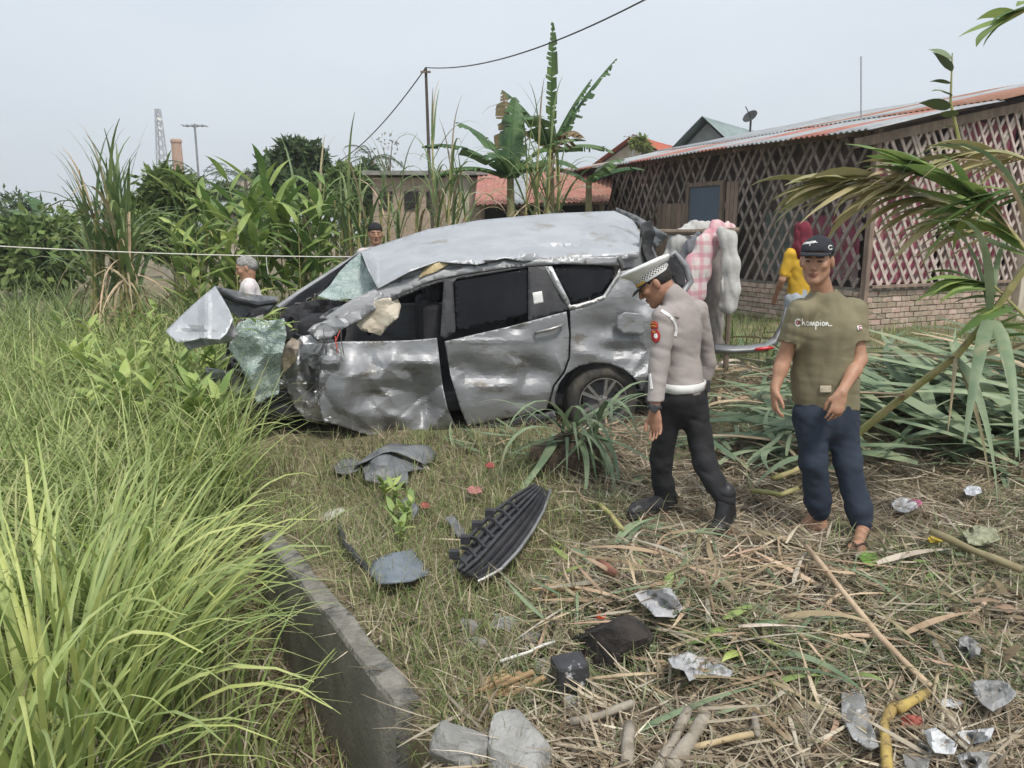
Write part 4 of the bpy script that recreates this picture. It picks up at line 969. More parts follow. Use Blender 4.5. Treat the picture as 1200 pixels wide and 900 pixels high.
# front door, badly crumpled
P3('front_door', [(372, 404), (400, 400), (440, 400), (480, 399), (512, 396), (516, 430), (519, 455), (524, 478), (534, 500), (505, 508), (484, 515), (455, 515), (425, 508), (395, 498), (378, 494), (374, 470), (388, 430)],
   lambda x, y: soff(x, y)+dents(x, y, [(485, 450, 22, 25, .10), (440, 460, 18, 14, .06), (500, 485, 14, 18, .12), (410, 440, 16, 24, -.09), (460, 490, 20, 9, -.06), (395, 470, 14, 18, -.07), (480, 425, 26, 7, -.05)]), M_silver, car, amp=lambda x, y: .012+.10*min(1, max(0, (y-404)/40)), s=40, seed=2.7, step=2.6)
P3('door_sill', [(486, 517), (540, 502), (600, 491), (646, 482), (652, 489), (600, 503), (545, 513), (488, 524)], lambda x, y: .04, M_blackp, car, amp=.01, s=20, seed=4)
MB().tube([S(488, 521, .12), S(650, 488, .12)], .05, 8).build('sill_beam', M_greyp, car)
# quarter panel with wheel arch
arch = [(WX, WY) for WX, WY in [(651+0, 480), (650, 466), (655, 450), (664, 438), (678, 429), (695, 425), (714, 426), (732, 433), (745, 444), (752, 458)]]
P3('quarter_panel', [(668, 364), (690, 357), (706, 349), (722, 326), (728, 318), (744, 314), (764, 322), (776, 345), (783, 380), (784, 412), (766, 424), (752, 458)] + arch[::-1][1:] + [(645, 472), (650, 453), (662, 437), (668, 420), (669, 392)],
   lambda x, y: soff(x, y)+dents(x, y, [(735, 382, 16, 12, .03), (700, 385, 22, 18, .05), (760, 350, 18, 18, .08), (720, 410, 40, 7, .05), (690, 412, 20, 8, -.05), (770, 400, 12, 10, .06)])+.25*max(0, (x-765)/20)**2*.1, M_silver, car, amp=lambda x, y: .010+.045*min(1, max(0, (x-685)/60)), s=34, seed=5.2, step=3)
P3('arch_liner', [(646, 484), (650, 452), (672, 430), (700, 424), (730, 430), (755, 455), (760, 490), (735, 500), (670, 500)], .28, M_blackp, car, step=14)
P3('fuel_lid', [(724, 370), (732, 366), (750, 367), (756, 372), (755, 390), (748, 393), (730, 391), (723, 385)], lambda x, y: soff(x, y)-.028, M_silver, car, amp=.006, s=20, seed=6, thick=.006)
# upper frame: cant rail, pillars, windows
P3('cant_rail', [(380, 372), (410, 352), (446, 335), (500, 318), (545, 311), (600, 304), (660, 301), (722, 300), (726, 311), (660, 309), (600, 313), (545, 321), (505, 329), (450, 352), (416, 368), (392, 384)], lambda x, y: soff(x, y)-.01, M_silver, car, amp=.004, s=30, seed=7, thick=.02)
P3('window_frame', [(446, 350), (505, 330), (545, 322), (600, 314), (640, 311), (667, 362), (640, 371), (619, 376), (619, 313), (535, 327), (531, 332), (534, 388), (522, 398), (516, 394), (520, 330), (505, 334), (450, 356)], lambda x, y: soff(x, y)-.002, M_blackp, car, thick=.012)
P3('rear_window', [(532, 326), (619, 312), (620, 368), (535, 389)], lambda x, y: soff(x, y)+.018, M_tintshade, car, thick=.004)  # opening without glass: near-black pane paints in the cabin's shade
P3('pillar_cover', [(619, 312), (640, 310), (666, 361), (642, 371), (620, 376)], lambda x, y: soff(x, y)+.004, M_blackp, car, thick=.006)
P3('sticker', [(624, 343), (635, 341), (637, 354), (626, 357)], lambda x, y: soff(x, y)-.006, M_white, car, thick=.001)
P3('quarter_window', [(645, 313), (690, 310), (718, 312), (721, 320), (706, 343), (690, 350), (671, 356), (660, 340)], lambda x, y: soff(x, y)+.03, M_tintshade, car, thick=.004)
P3('quarter_frame', [(641, 312), (658, 338), (669, 358), (692, 352), (707, 346), (724, 320), (726, 314), (729, 320), (709, 351), (690, 358), (668, 364), (652, 338), (638, 312)], lambda x, y: soff(x, y)-.006, M_alloy, car, thick=.01)
P3('torn_trim', [(641, 312), (647, 312), (668, 354), (665, 358), (655, 340)], lambda x, y: soff(x, y)-.02, M_bare, car, amp=.015, s=14, seed=8)
# roof: pressed down on the near side, its skin buckled
rl = [(423, 294), (460, 282), (500, 269), (560, 258), (647, 250), (720, 247), (740, 254), (750, 272), (749, 296), (722, 301), (667, 301), (640, 305), (613, 307), (592, 302), (560, 310), (540, 309), (513, 306), (480, 318), (443, 338), (432, 316)]
def rlow(x): return np.interp(x, [423, 443, 480, 513, 592, 640, 749], [300, 338, 318, 308, 303, 304, 298])
def rtop(x): return np.interp(x, [423, 460, 500, 560, 647, 720, 750], [293, 282, 269, 258, 250, 247, 262])
def roff(x, y):
    t = max(0, min(1, (rlow(x)-y)/max(8, rlow(x)-rtop(x))))
    o = .12 + 1.25*t**1.25
    o += dents(x, y, [(620, 296, 22, 5, -.10), (660, 289, 40, 3, .08), (500, 300, 20, 8, .12), (700, 280, 30, 6, .06), (600, 280, 60, 5, -.05)])
    return o
P3('roof', rl, roff, M_silverlit, car, amp=lambda x, y: .085, s=60, seed=9.3, step=4, thick=.006)
P3('roof_lining', [(500, 311), (516, 307), (527, 309), (512, 318), (490, 326)], lambda x, y: soff(x, y)-.03, M_foam, car, amp=.01, s=12, seed=2)
# lower skirt of roof joins the cant rail
P3('roof_side', [(443, 336), (480, 316), (513, 305), (592, 300), (640, 303), (722, 299), (749, 295), (748, 303), (722, 304), (640, 309), (590, 310), (513, 318), (450, 345)], lambda x, y: soff(x, y)+.012, M_silver, car, amp=.006, s=30, seed=3.1)
# rear end: burst pillar, tail lamp, tailgate skin
P3('rear_pillar', [(728, 314), (724, 300), (748, 296), (752, 275), (764, 285), (772, 305), (766, 322), (748, 316)], lambda x, y: .2+.012*(x-740), M_silver, car, amp=.05, s=20, seed=11)
P3('tail_lamp', [(750, 262), (762, 258), (768, 272), (764, 292), (774, 312), (764, 320), (754, 296)], lambda x, y: .3+.01*(x-750), M_blackp, car, amp=.06, s=14, seed=12)
P3('tailgate', [(722, 245), (742, 253), (760, 262), (783, 276), (770, 290), (758, 280), (748, 262), (728, 250)], lambda x, y: .9-.008*(x-722), M_silver, car, amp=.07, s=22, seed=13)
P3('tailgate_edge', [(722, 243), (745, 252), (763, 262), (762, 266), (742, 257), (722, 248)], lambda x, y: .7, M_greyp, car, amp=.03, s=20, seed=14)
P3('rear_skin', [(766, 322), (800, 318), (812, 345), (815, 420), (790, 470), (768, 470), (760, 440), (784, 412), (783, 380), (776, 345)], lambda x, y: .1+.022*(x-760), M_silver, car, amp=.06, s=26, seed=15)
P3('rear_bumper_stay', [(752, 430), (775, 424), (778, 462), (770, 478), (756, 472)], lambda x, y: .06+.01*(x-752), M_blackp, car, amp=.03, s=18, seed=16)
# curved tailgate hinge piece standing up behind the policeman
MB().tube([S(778, 306, .5), S(790, 296, .5), S(803, 312, .5), S(809, 330, .5), S(800, 343, .45), S(786, 348, .4)], [.02, .03, .035, .035, .03, .02], 8).build('spoiler_strip', M_silver, car, True)
P3('lamp_pod', [(780, 303), (792, 300), (802, 322), (804, 338), (794, 336), (783, 320)], .48, M_blackp, car, amp=.02, s=14, seed=17)
# rear wheel
wc = S(703, 467, .13); whl = empty('wheel', wc-wloc(car)); whl.parent = car
ax_ = (CN+V3((0, 0, -.06))).normalized()
MB().lathe(wc, ax_, [(.20, -.10), (.255, -.115), (.30, -.105), (.318, -.07), (.322, 0), (.318, .07), (.30, .10), (.255, .112), (.212, .10), (.205, .06)], 40).build('tyre', M_rubber, whl, True)
rim = MB(); rim.lathe(wc, ax_, [(.21, .10), (.214, .108), (.205, .108), (.195, .07), (.19, -.05), (.0, -.06)], 40)
zax = (UZ-ax_*UZ.dot(ax_)).normalized(); xax = zax.cross(ax_)
for k in range(5):
    for dlt in (-.19, .19):
        a = k*2*math.pi/5+.3; d0 = zax*math.cos(a)+xax*math.sin(a); d1 = zax*math.cos(a+dlt)+xax*math.sin(a+dlt)
        p, q = wc+ax_*.085+d0*.03, wc+ax_*.095+d1*.205
        X = (q-p).normalized(); Y = ax_.cross(X).normalized(); rim.box((p+q)/2, ((q-p).length, .026, .022), (X, Y, X.cross(Y)))
rim.lathe(wc+ax_*.07, ax_, [(.055, 0), (.05, .03), (.03, .035), (0, .035)], 16)
rim.build('rim', M_alloy, whl)
MB().lathe(wc-ax_*.03, ax_, [(.0, .01), (.15, .01), (.15, 0)], 24).build('brake_disc', M_greyp, whl)
for k in range(5):
    a = k*2*math.pi/5+.93; d0 = zax*math.cos(a)+xax*math.sin(a); MB().lathe(wc+ax_*.098+d0*.042, ax_, [(.007, 0), (.007, .008), (0, .008)], 6).build('wheel_nut', M_blackp, whl)
# far side, floor, interior
def CB(f, w, z): return S(600, 480, 0)*0 + V3((0, 0, 0)) + corg + CF*f - CN*w + UZ*z
corg = S(703, 467, 0); corg.z = .1
def lbox(name, f0, f1, w0, w1, z0, z1, m, par, bev=.03):
    return MB().box(CB((f0+f1)/2, (w0+w1)/2, (z0+z1)/2), (abs(f1-f0), abs(w1-w0), abs(z1-z0)), (CF, -CN, UZ)).build(name, m, par, bevel=bev)
lbox('floor_pan', -.55, 2.9, .16, 1.55, .14, .26, M_blackp, car)
lbox('far_side', -.45, 2.6, 1.56, 1.62, .2, .95, M_silver, car)
lbox('far_windows', -.3, 2.0, 1.44, 1.46, .95, 1.42, M_tintshade, car, .005)
lbox('rear_wall', -.42, -.36, .3, 1.5, .25, 1.2, M_interior, car)
lbox('engine_block', 2.55, 3.15, .35, 1.3, .15, .62, M_blackp, car)
def seat(f, w):
    s_ = empty('seat', CB(f, w, .26)-wloc(car)); s_.parent = car
    lbox('cushion', f-.02, f+.5, w-.24, w+.24, .3, .5, M_interior, s_, .05)
    lbox('backrest', f-.14, f+.04, w-.24, w+.24, .48, 1.05, M_interior, s_, .05)
    lbox('headrest', f-.13, f-.02, w-.12, w+.12, 1.06, 1.22, M_interior, s_, .04)
for f, w in ((1.45, .45), (1.45, 1.1), (.55, .45), (.55, 1.1), (-.2, .75)): seat(f, w)
lbox('dashboard', 2.15, 2.5, .2, 1.45, .62, .95, M_interior, car, .06)
MB().lathe(CB(2.0, .5, .93), (CF*-1+UZ*.5), [(.17+.016*math.cos(a), .016*math.sin(a)) for a in np.linspace(0, 2*math.pi, 9)], 24).build('steering_wheel', M_blackp, car, True)
# airbag sagging out of the front window
def air(x, y): return .12-.1*math.sqrt(max(0, 1-((x-440)/32)**2-((y-372)/28)**2))
P3('airbag', [(416, 372), (428, 357), (448, 350), (465, 347), (470, 358), (467, 372), (455, 382), (446, 394), (436, 390), (424, 388), (417, 380)], air, M_airbag, car, amp=.05, s=20, seed=20, step=4, thick=.01)
P3('curtain_airbag', [(498, 362), (505, 360), (507, 378), (500, 372)], .25, M_airbag, car, amp=.03, s=10, seed=21)
# windscreen: crazed sheet still in the frame, and the dark bay under it
def wso(x, y): return .30+.014*max(0, (x*-.35+145+ -y*.0))*0 + (360-y)*.014+(x-380)*-.003
P3('windscreen', [(372, 347), (386, 335), (398, 318), (411, 305), (422, 297), (432, 317), (443, 338), (436, 352), (421, 364), (412, 350), (392, 352)], lambda x, y: .18+(352-y)*.012, M_craze, car, amp=.06, s=22, seed=22, step=4, thick=.006)
P3('windscreen_top', [(330, 362), (350, 345), (385, 322), (415, 300), (421, 296), (411, 305), (398, 318), (386, 335), (372, 347), (350, 358)], lambda x, y: .75+(362-y)*.008, M_tintshade, car, amp=.02, s=30, seed=23)
MB().tube([S(326, 362, 1.0), S(350, 345, 1.15), S(385, 322, 1.3), S(424, 297, 1.42)], [.035, .035, .03, .03], 8).build('far_pillar', M_silver, car)
P3('cowl', [(333, 362), (372, 350), (412, 354), (430, 362), (395, 392), (372, 404), (352, 396), (340, 380)], lambda x, y: .5+(400-y)*.004, M_interior, car, amp=.08, s=24, seed=24)
P3('a_pillar', [(360, 388), (380, 376), (400, 368), (420, 362), (436, 352), (446, 340), (450, 346), (440, 362), (424, 374), (404, 384), (388, 396), (372, 398)], lambda x, y: soff(x, y)-.03, M_silver, car, amp=.03, s=18, seed=25, thick=.03)
P3('dash_panel', [(374, 372), (388, 362), (406, 356), (420, 358), (404, 372), (386, 384)], .25, M_bare, car, amp=.05, s=16, seed=26)
MB().tube([S(354, 368, .45), S(364, 384, .4), S(376, 394, .3)], [.05, .06, .05], 8).build('mirror_stub', M_interior, car, True)
# engine bay darkness and torn wing
P3('engine_bay', [(266, 402), (300, 392), (350, 385), (380, 402), (384, 470), (360, 494), (318, 490), (285, 478), (262, 450)], lambda x, y: .42, M_interior, car, amp=.1, s=26, seed=27)
P3('wing_panel', [(326, 432), (340, 410), (352, 394), (366, 392), (392, 398), (394, 410), (388, 424), (378, 450), (376, 478), (380, 494), (360, 494), (346, 478), (336, 456)], lambda x, y: .06+dents(x, y, [(350, 440, 10, 30, -.1), (372, 440, 8, 30, .12), (335, 430, 10, 12, .08)]), M_bare, car, amp=.10, s=26, seed=28, step=3.5)
P3('door_shard', [(376, 420), (390, 404), (400, 412), (396, 440), (386, 470), (392, 496), (380, 496), (372, 470)], lambda x, y: -.1, M_silver, car, amp=.08, s=22, seed=29, step=4)
P3('headlamp_shell', [(352, 404), (376, 402), (390, 408), (384, 424), (364, 430), (352, 420)], -.05, M_greyp, car, amp=.05, s=14, seed=30)
P3('copper_trim', [(328, 410), (342, 396), (352, 400), (346, 424), (334, 436), (328, 424)], -.04, mat('stained_plastic', (.45, .37, .28), (.3, .25, .2), 8, .5), car, amp=.05, s=12, seed=31)
P3('lower_grille', [(262, 448), (290, 444), (292, 462), (278, 470), (262, 462)], .1, M_greyp, car, amp=.05, s=14, seed=32)
P3('bumper_scrap', [(240, 430), (272, 436), (292, 452), (288, 464), (262, 456), (242, 442)], .02, M_silver, car, amp=.05, s=16, seed=33)
rad = empty('radiator', S(300, 440, .3)-wloc(car)); rad.parent = car
for k in range(9): MB().tube([S(270+k*.8, 412+7*k, .22), S(345, 418+7*k, .26)], .008, 4).build('fin', M_greyp, rad)
for k in range(10):
    a = S(random.uniform(275, 380), random.uniform(395, 480), .2); P_ = [a]
    for j in range(4): P_.append(P_[-1]+V3((random.uniform(-.12, .12), random.uniform(-.08, .05), random.uniform(-.1, .08))))
    MB().tube(P_, random.choice((.008, .014, .02)), 6).build('hose', M_blackp, car, True)
for k in range(7):
    x, y = random.uniform(300, 392), random.uniform(400, 484); w = random.uniform(8, 18)
    P3('torn_strip', [(x-w, y-3), (x, y-w*.5), (x+w, y+2), (x+w*.5, y+w*.45), (x-w*.6, y+w*.3)], random.uniform(-.08, .12), random.choice((M_bare, M_greyp, M_silver)), car, amp=.08, s=12, seed=50+k, step=3)
# crazed glass sheet hanging over the front corner
P3('hanging_glass', [(280, 378), (296, 372), (314, 376), (333, 373), (336, 392), (330, 420), (328, 446), (326, 462), (314, 466), (303, 474), (296, 462), (290, 450), (282, 430), (268, 408), (272, 392)], lambda x, y: -.12+dents(x, y, [(300, 395, 20, 14, -.1), (312, 440, 8, 30, .07), (292, 430, 7, 30, -.06)]), M_craze, car, amp=.09, s=24, seed=34, step=4, thick=.006)
# hood, folded into a tent, dark underside behind it
P3('hood', [(194, 388), (214, 368), (234, 350), (252, 335), (260, 348), (268, 362), (273, 374), (266, 390), (258, 398), (236, 396), (208, 402)], lambda x, y: -.25+(x-194)*-.002+(390-y)*.006+dents(x, y, [(240, 372, 4, 40, -.06), (225, 390, 20, 5, .06)]), M_silverlit, car, amp=.05, s=40, seed=35, step=4, thick=.008)
P3('hood_fold', [(214, 402), (236, 394), (262, 388), (272, 376), (280, 392), (268, 402), (246, 404), (220, 410)], lambda x, y: -.2, M_silver, car, amp=.05, s=18, seed=36)
P3('hood_underside', [(252, 335), (270, 339), (296, 345), (316, 347), (328, 348), (324, 356), (316, 366), (296, 372), (280, 374), (270, 364), (260, 348)], lambda x, y: -.05+.007*(x-252)+dents(x, y, [(290, 352, 40, 3, -.05)]), M_greyp, car, amp=.03, s=24, seed=37, thick=.01)
MB().tube([S(256, 341, -.05), S(275, 351, .05), S(300, 357, .2), S(322, 354, .36)], .022, 7).build('hood_brace', M_blackp, car)
P3('front_scrap', [(330, 366), (346, 372), (340, 388), (358, 394), (352, 402), (334, 396), (326, 380)], .1, M_interior, car, amp=.06, s=16, seed=38)
for k in range(9):
    a = S(380+random.uniform(-6, 20), random.uniform(385, 405), -.05); MB().tube([a, a+V3((random.uniform(-.06, .06), -.06, -.08)), a+V3((random.uniform(-.1, .1), -.05, -.2))], .004, 4).build('loose_wire', random.choice((M_cable, mat('red_wire', (.5, .06, .04), None, 5, .6), M_cable)), car)
# leafy twigs caught on the crushed front
rt = empty('caught_twigs', S(315, 392, -.2), 'green leafy twigs caught on the crushed bonnet glass', 'twig')
for k in range(16): leaf(rt, 'ovate' if k % 3 else 'flat', M_weed, S(random.uniform(300, 345), random.uniform(372, 398), -.2), random.uniform(0, 6.28), random.uniform(.12, .26), w=.7)

# ------------------------------------------------------------------ loose car parts on the ground
def gpanel(name, label, poly, lift, m, cat='car part', thick=.01, amp=.02, s=30, seed=0., step=6, parent=None):
    """a piece lying on the ground: outline pixels dropped on the terrain and lifted by lift(px, py)"""
    pr = lambda x, y, o: gnd(x, y, o)
    o = panel(name, _poly3(poly), lift if callable(lift) else (lambda x, y: lift), m, parent, step=step, thick=thick, amp=amp, s=s, seed=seed, proj=pr)
    if parent is None:
        tag(o, label, cat)
    return o
# torn front grille: lattice of ribs with a silver edge
gr = empty('torn_grille', gnd(585, 640), 'torn black plastic grille with silver edge lying on the grass', 'car part')
gl = [(524, 664), (543, 640), (562, 616), (584, 596), (606, 580), (630, 566)]; gh = [(560, 682), (586, 668), (607, 646), (624, 622), (637, 598), (645, 574)]
def gpt(t, s_):
    f = t*5; i = min(4, int(f)); a = V3((*gl[i], 0)).lerp(V3((*gl[i+1], 0)), f-i); b = V3((*gh[i], 0)).lerp(V3((*gh[i+1], 0)), f-i); p = a.lerp(b, s_)
    return gnd(p.x, p.y, .05+.16*math.sin(math.pi*min(1, .1+t*.75))*(1-.45*s_)+.02*t)
for k in range(7):
    s_ = k/6*.92; MB().tube([gpt(t, s_) for t in np.linspace(.02 if k > 1 else .25, .97, 18)], .012, 4).build('rib', M_blackp, gr)
MB().tube([gpt(t, 1) for t in np.linspace(0, 1, 20)], .010, 6).build('chrome_edge', M_alloy, gr)
vs = [gpt(t, s_)-UZ*.02 for t in np.linspace(.03, .97, 20) for s_ in np.linspace(.05, .97, 8)]
mk('backing', vs, [(i*8+j, i*8+j+1, (i+1)*8+j+1, (i+1)*8+j) for i in range(19) for j in range(7)], M_blackp, gr)
for k in range(7):
    t = .08+.1*k; a, b = gpt(t, -.02), gpt(t, .4); MB().tube([a, a.lerp(b, .5)+UZ*.02, b], .011, 4).build('crossbar', M_blackp, gr)
for k in range(4):
    a = gpt(.1+.14*k, -.03); MB().box(a+UZ*.01, (.05, .04, .04)).build('clip', M_blackp, gr)
# grey fender liner
fl = empty('fender_liner', gnd(460, 565), 'curved grey plastic arch liner lying below the front door', 'car part')
c0 = gnd(452, 562); vs = []
for i in range(17):
    a = math.pi*(1.08-.95*i/16)
    for j in range(5):
        w = j/4; r = .26; vs.append(c0+V3((math.cos(a)*r+.02+.07*w, .06+.26*w+.03*math.sin(a*2), max(.0, math.sin(a)*.17-.02)+.015*math.sin(5*a+j)+.02)))
o = mk('shell', vs, [(i*5+j, i*5+j+1, i*5+j+6, i*5+j+5) for i in range(16) for j in range(4)], M_greyp, fl, True); so = o.modifiers.new('s', 'SOLIDIFY'); so.thickness = .008
gpanel('flange', None, [(424, 545), (440, 530), (456, 519), (462, 530), (474, 536), (504, 537), (500, 548), (478, 552), (478, 566), (450, 568), (428, 562)], lambda x, y: .05+.09*math.exp(-((x-448)/22)**2-((y-535)/18)**2), M_greyp, parent=fl, amp=.035, s=20, seed=3, step=3.5)
gpanel('lamp_surround', 'oval grey lamp surround beside the arch liner', [(390, 546), (400, 538), (416, 536), (424, 541), (423, 550), (408, 555), (394, 554)], .06, M_greyp, amp=.02, s=12)
gpanel('torn_bracket', 'small torn grey bracket lying by bright sprouts', [(470, 586), (480, 582), (492, 596), (486, 606), (478, 614), (468, 610)], lambda x, y: .05+.08*(614-y)/30, M_greyp, amp=.02, s=12, seed=5)
gpanel('plastic_scrap', 'bent blue-grey plastic panel lying near the drain wall', [(438, 656), (458, 648), (482, 644), (490, 650), (504, 672), (484, 680), (462, 682), (444, 684), (432, 672)], lambda x, y: .05+.06*math.sin((x-430)*.045), mat('blue_grey_plastic', (.14, .17, .20), (.19, .215, .24), 7, .45), amp=.015, s=26, seed=6)
tag(MB().tube([gnd(396, 612, .06), gnd(404, 636, .07), gnd(420, 656, .06), gnd(436, 672, .04)], [.012, .016, .018, .012], 6).build('rubber_strip', M_blackp), 'black rubber strip curling through the grass', 'car part')
gpanel('pale_scrap', 'pale curved scrap lying above the rubber strip', [(376, 604), (386, 597), (402, 594), (404, 598), (392, 606), (380, 610)], .05, mat('pale_scrap', (.55, .55, .45), (.4, .4, .32), 8, .7), amp=.02, s=12)
gpanel('grey_shard', 'grey plastic shard left of the grille', [(522, 606), (532, 604), (544, 622), (546, 632), (536, 628)], lambda x, y: .04+.002*(632-y), M_greyp, amp=.01, s=12)
# silver rear bumper with reflector
bp = empty('torn_bumper', gnd(880, 415), 'torn silver rear bumper with red reflector lying behind the policeman', 'car part')
def bpt(x, y, h): return at(x, y, 7.2)
bl = [(838, 404), (860, 405), (880, 404), (896, 402), (906, 394), (914, 380), (920, 360)]
bpv = []
for i, (x, y) in enumerate(bl):
    for j in range(6):
        t = j/5; p = at(x+(5*t if i > 3 else 0), y+10*t*(1 if i < 5 else .6), 7.25-.12*math.sin(math.pi*t*.8)+.03*i*(i > 3)); bpv.append(p)
o = mk('skin', bpv, [(i*6+j, i*6+j+1, (i+1)*6+j+1, (i+1)*6+j) for i in range(len(bl)-1) for j in range(5)], M_silver, bp, True); so = o.modifiers.new('s', 'SOLIDIFY'); so.thickness = .02
pr_ = [at(885, 409.5, 7.12), at(892, 409, 7.12), at(900, 408, 7.12), at(908, 407, 7.13)]
MB().tube(pr_, [.012, .018, .018, .012], 8).build('reflector', mat('red_lens', (.55, .03, .03), (.45, .02, .02), 20, .25), bp, True)
MB().tube([at(838, 406, 7.3), at(870, 409, 7.28), at(900, 408, 7.28)], .03, 7).build('foam_core', M_blackp, bp)

# ------------------------------------------------------------------ drain wall, stones, sticks, rubbish
dw = MB(); n = 14; vs = []
for i in range(n+1):
    t = i/n; p = WA+WD*(-.02+(WL+.05)*t)
    for (s_, z) in ((-.10, -.8), (-.10, .085), (-.09, .10), (-.005, .10), (.005, .09), (.005, -.8)):
        q = p+WN*(s_+.006*float(vn(t*30, s_*40, 1))); top = z > 0
        vs.append((q[0]+(.02*math.sin(z*20) if i == 0 else 0), q[1], z+(.008*float(vn(t*24, s_*9, 4)) if top else 0)-(.03 if top and i == 0 else 0)))
fs = [(i*6+j, i*6+j+1, (i+1)*6+j+1, (i+1)*6+j) for i in range(n) for j in range(5)]+[(5, 4, 3, 2, 1, 0), tuple(n*6+j for j in range(6))]
M_mould = mat('mouldy_concrete', (.25, .235, .21), (.34, .315, .28), 6, .95, bump=.6, bscale=45, c3=(.15, .145, .13), s3=9, t3=.64)
M_drain = mat('drain_concrete', (.30, .285, .25), (.19, .18, .155), 8, .92, bump=.9, bscale=50, c3=(.11, .108, .098), s3=7, t3=.52)
dwo = mk('drain_wall', vs, fs, [M_drain, M_mould], None)
dwo.data.polygons.foreach_set('material_index', [1 if j == 0 else 0 for i in range(n) for j in range(5)]+[0, 0])
tag(dwo, 'low broken concrete drain wall beside the lemongrass', 'wall')
def stone(name, label, px, py, wpx, hpx, seed, m=None, cat='stone', lift=.35, group=None):
    c = gnd(px, py); k = (c-V3((0, 0, CAMZ))).length/FPX; w, h = wpx*k/2, hpx*k/2*1.1
    bm = bmesh.new(); bmesh.ops.create_icosphere(bm, subdivisions=4, radius=1); r = random.Random(seed)
    pl = [(V3((r.gauss(0, 1), r.gauss(0, 1), r.gauss(0, 1)*.9)).normalized(), r.uniform(.45, .75)) for _ in range(9)]
    vs = []
    for v_ in bm.verts:
        q = v_.co.copy()
        for nn_, d in pl:
            e = q.dot(nn_)-d
            if e > 0: q -= nn_*e
        q *= 1.25; q += q.normalized()*(.035*mn.noise(q*4+V3((seed, 0, 0)))+.03*mn.noise(q*12))
        vs.append(c+V3((q.x*w, q.y*w*.85, q.z*h+h*lift)))
    fs = [tuple(q.index for q in f_.verts) for f_ in bm.faces]; bm.free()
    return tag(mk(name, vs, fs, m or M_rock), label, cat, group)
stone('broken_concrete', 'large pale slab of broken concrete near the drain wall end', 612, 893, 92, 62, 5, cat='rubble')
stone('broken_concrete', 'small dark faced lump of concrete against the pale slab', 545, 892, 60, 60, 8, cat='rubble')
for k, (px, py, w, h, l) in enumerate([(553, 742, 26, 22, 'tan stone beside the rotten stump'), (588, 738, 28, 22, 'rounded tan stone right of its neighbour in the grass'), (624, 752, 26, 18, 'pale stone near the thin white twig'), (560, 760, 28, 14, 'flat grey stone lying below two tan stones'), (668, 838, 22, 26, 'pale chip near the broken branch'), (612, 770, 14, 16, 'little pale pebble beside the pale stone'), (690, 770, 20, 16, 'dusty pebble by the black box')]):
    stone('stone', l, px, py, w, h, 20+k)
for k in range(26):
    px, py = random.choice(((random.uniform(700, 900), random.uniform(815, 905)), (random.uniform(1000, 1200), random.uniform(770, 900)), (random.uniform(540, 660), random.uniform(725, 790))))
    stone('pebble', 'small dusty pebble scattered in the trash', px, py, random.uniform(9, 20), random.uniform(7, 14), 100+k, group='pebbles scattered in the trash', cat='pebble')
def stick(label, pts, r, m, name='stick', z=.03, n=8, cat='stick'):
    P = [gnd(x, y, z+.035+(q[0] if q else 0)) for x, y, *q in pts]; k = len(P)
    Q = [P[0]]; 
    for a, b in zip(P, P[1:]): Q += [a.lerp(b, .5)+UZ*random.uniform(-.004, .006), b]
    return tag(MB().tube(Q, [r*(1+.12*math.sin(i*2.3)) for i in range(len(Q))], n).build(name, m, None, True), label, cat)
M_wood = mat('grey_wood', (.36, .32, .26), (.26, .225, .18), 14, .9, bump=.5, bscale=40, c3=(.18, .15, .11), s3=6, t3=.6)
M_rot = mat('split_wood', (.48, .32, .17), (.34, .22, .12), 14, .9, bump=.6, bscale=50, stretch=(1, 4, 4))
M_yel = mat('yellow_bamboo', (.46, .34, .10), (.33, .23, .08), 14, .7, c3=(.16, .11, .05), s3=26, t3=.54, bump=.4, bscale=60)
stick('thick grey stick leaning among the rubble', [(785, 900), (812, 862), (832, 832)], .024, M_wood, z=.05)
stick('second grey stick beside the thick one', [(768, 905), (790, 868), (806, 832)], .017, M_wood, z=.04)
stick('short grey stub under the long green blade', [(735, 895), (736, 866), (738, 850)], .02, M_wood, z=.04)
stick('pale peeled stick pointing at the dark hollow', [(812, 876, .02), (845, 868, .04), (882, 860, .05)], .010, mat('peeled_stick', (.5, .4, .24), (.4, .31, .18), 12, .8))
stick('short bamboo stub at the dark hollow', [(884, 838, .03), (888, 862, .03)], .012, M_wood)
stick('broken reddish branch beyond the splintered wood', [(702, 658, .03), (720, 672, .03)], .022, mat('reddish_bark', (.30, .12, .08), (.22, .1, .07), 14, .85), cat='branch')
stick('brown broken branch below the black box', [(668, 846), (705, 838, .02), (742, 824, .03)], .014, M_wood, cat='branch')
stick('thin white twig lying by the pale stone', [(586, 775), (620, 764, .02), (650, 752, .01)], .006, M_rope, cat='twig')
stick('yellow bamboo piece standing out of the rubbish', [(1040, 905, .03), (1036, 850, .04), (1048, 826, .05)], .017, M_yel, 'bamboo_piece', cat='bamboo')
stick('short yellow bamboo joint lying across the first', [(1052, 832, .06), (1068, 822, .05), (1086, 812, .04)], .017, M_yel, 'bamboo_piece', cat='bamboo')
stick('green-yellow cane lying between the men', [(905, 560, .05), (930, 552, .07), (945, 545, .08)], .018, M_stalk, 'cane_piece', cat='cane')
stick('cut cane length behind the policeman boots', [(880, 575, .03), (915, 580, .04), (935, 566, .05)], .016, M_stalk, 'cane_piece', cat='cane')
stick('pale cane length lying in front of the front boot', [(700, 590, .03), (715, 602, .03), (730, 622, .02)], .014, M_stalk, 'cane_piece', cat='cane')
stick('long dry cane lying across the straw toward the bamboo', [(945, 640, .05), (985, 690, .07), (1030, 745, .06), (1090, 805, .04)], .013, M_canedry, 'cane_piece', cat='cane')
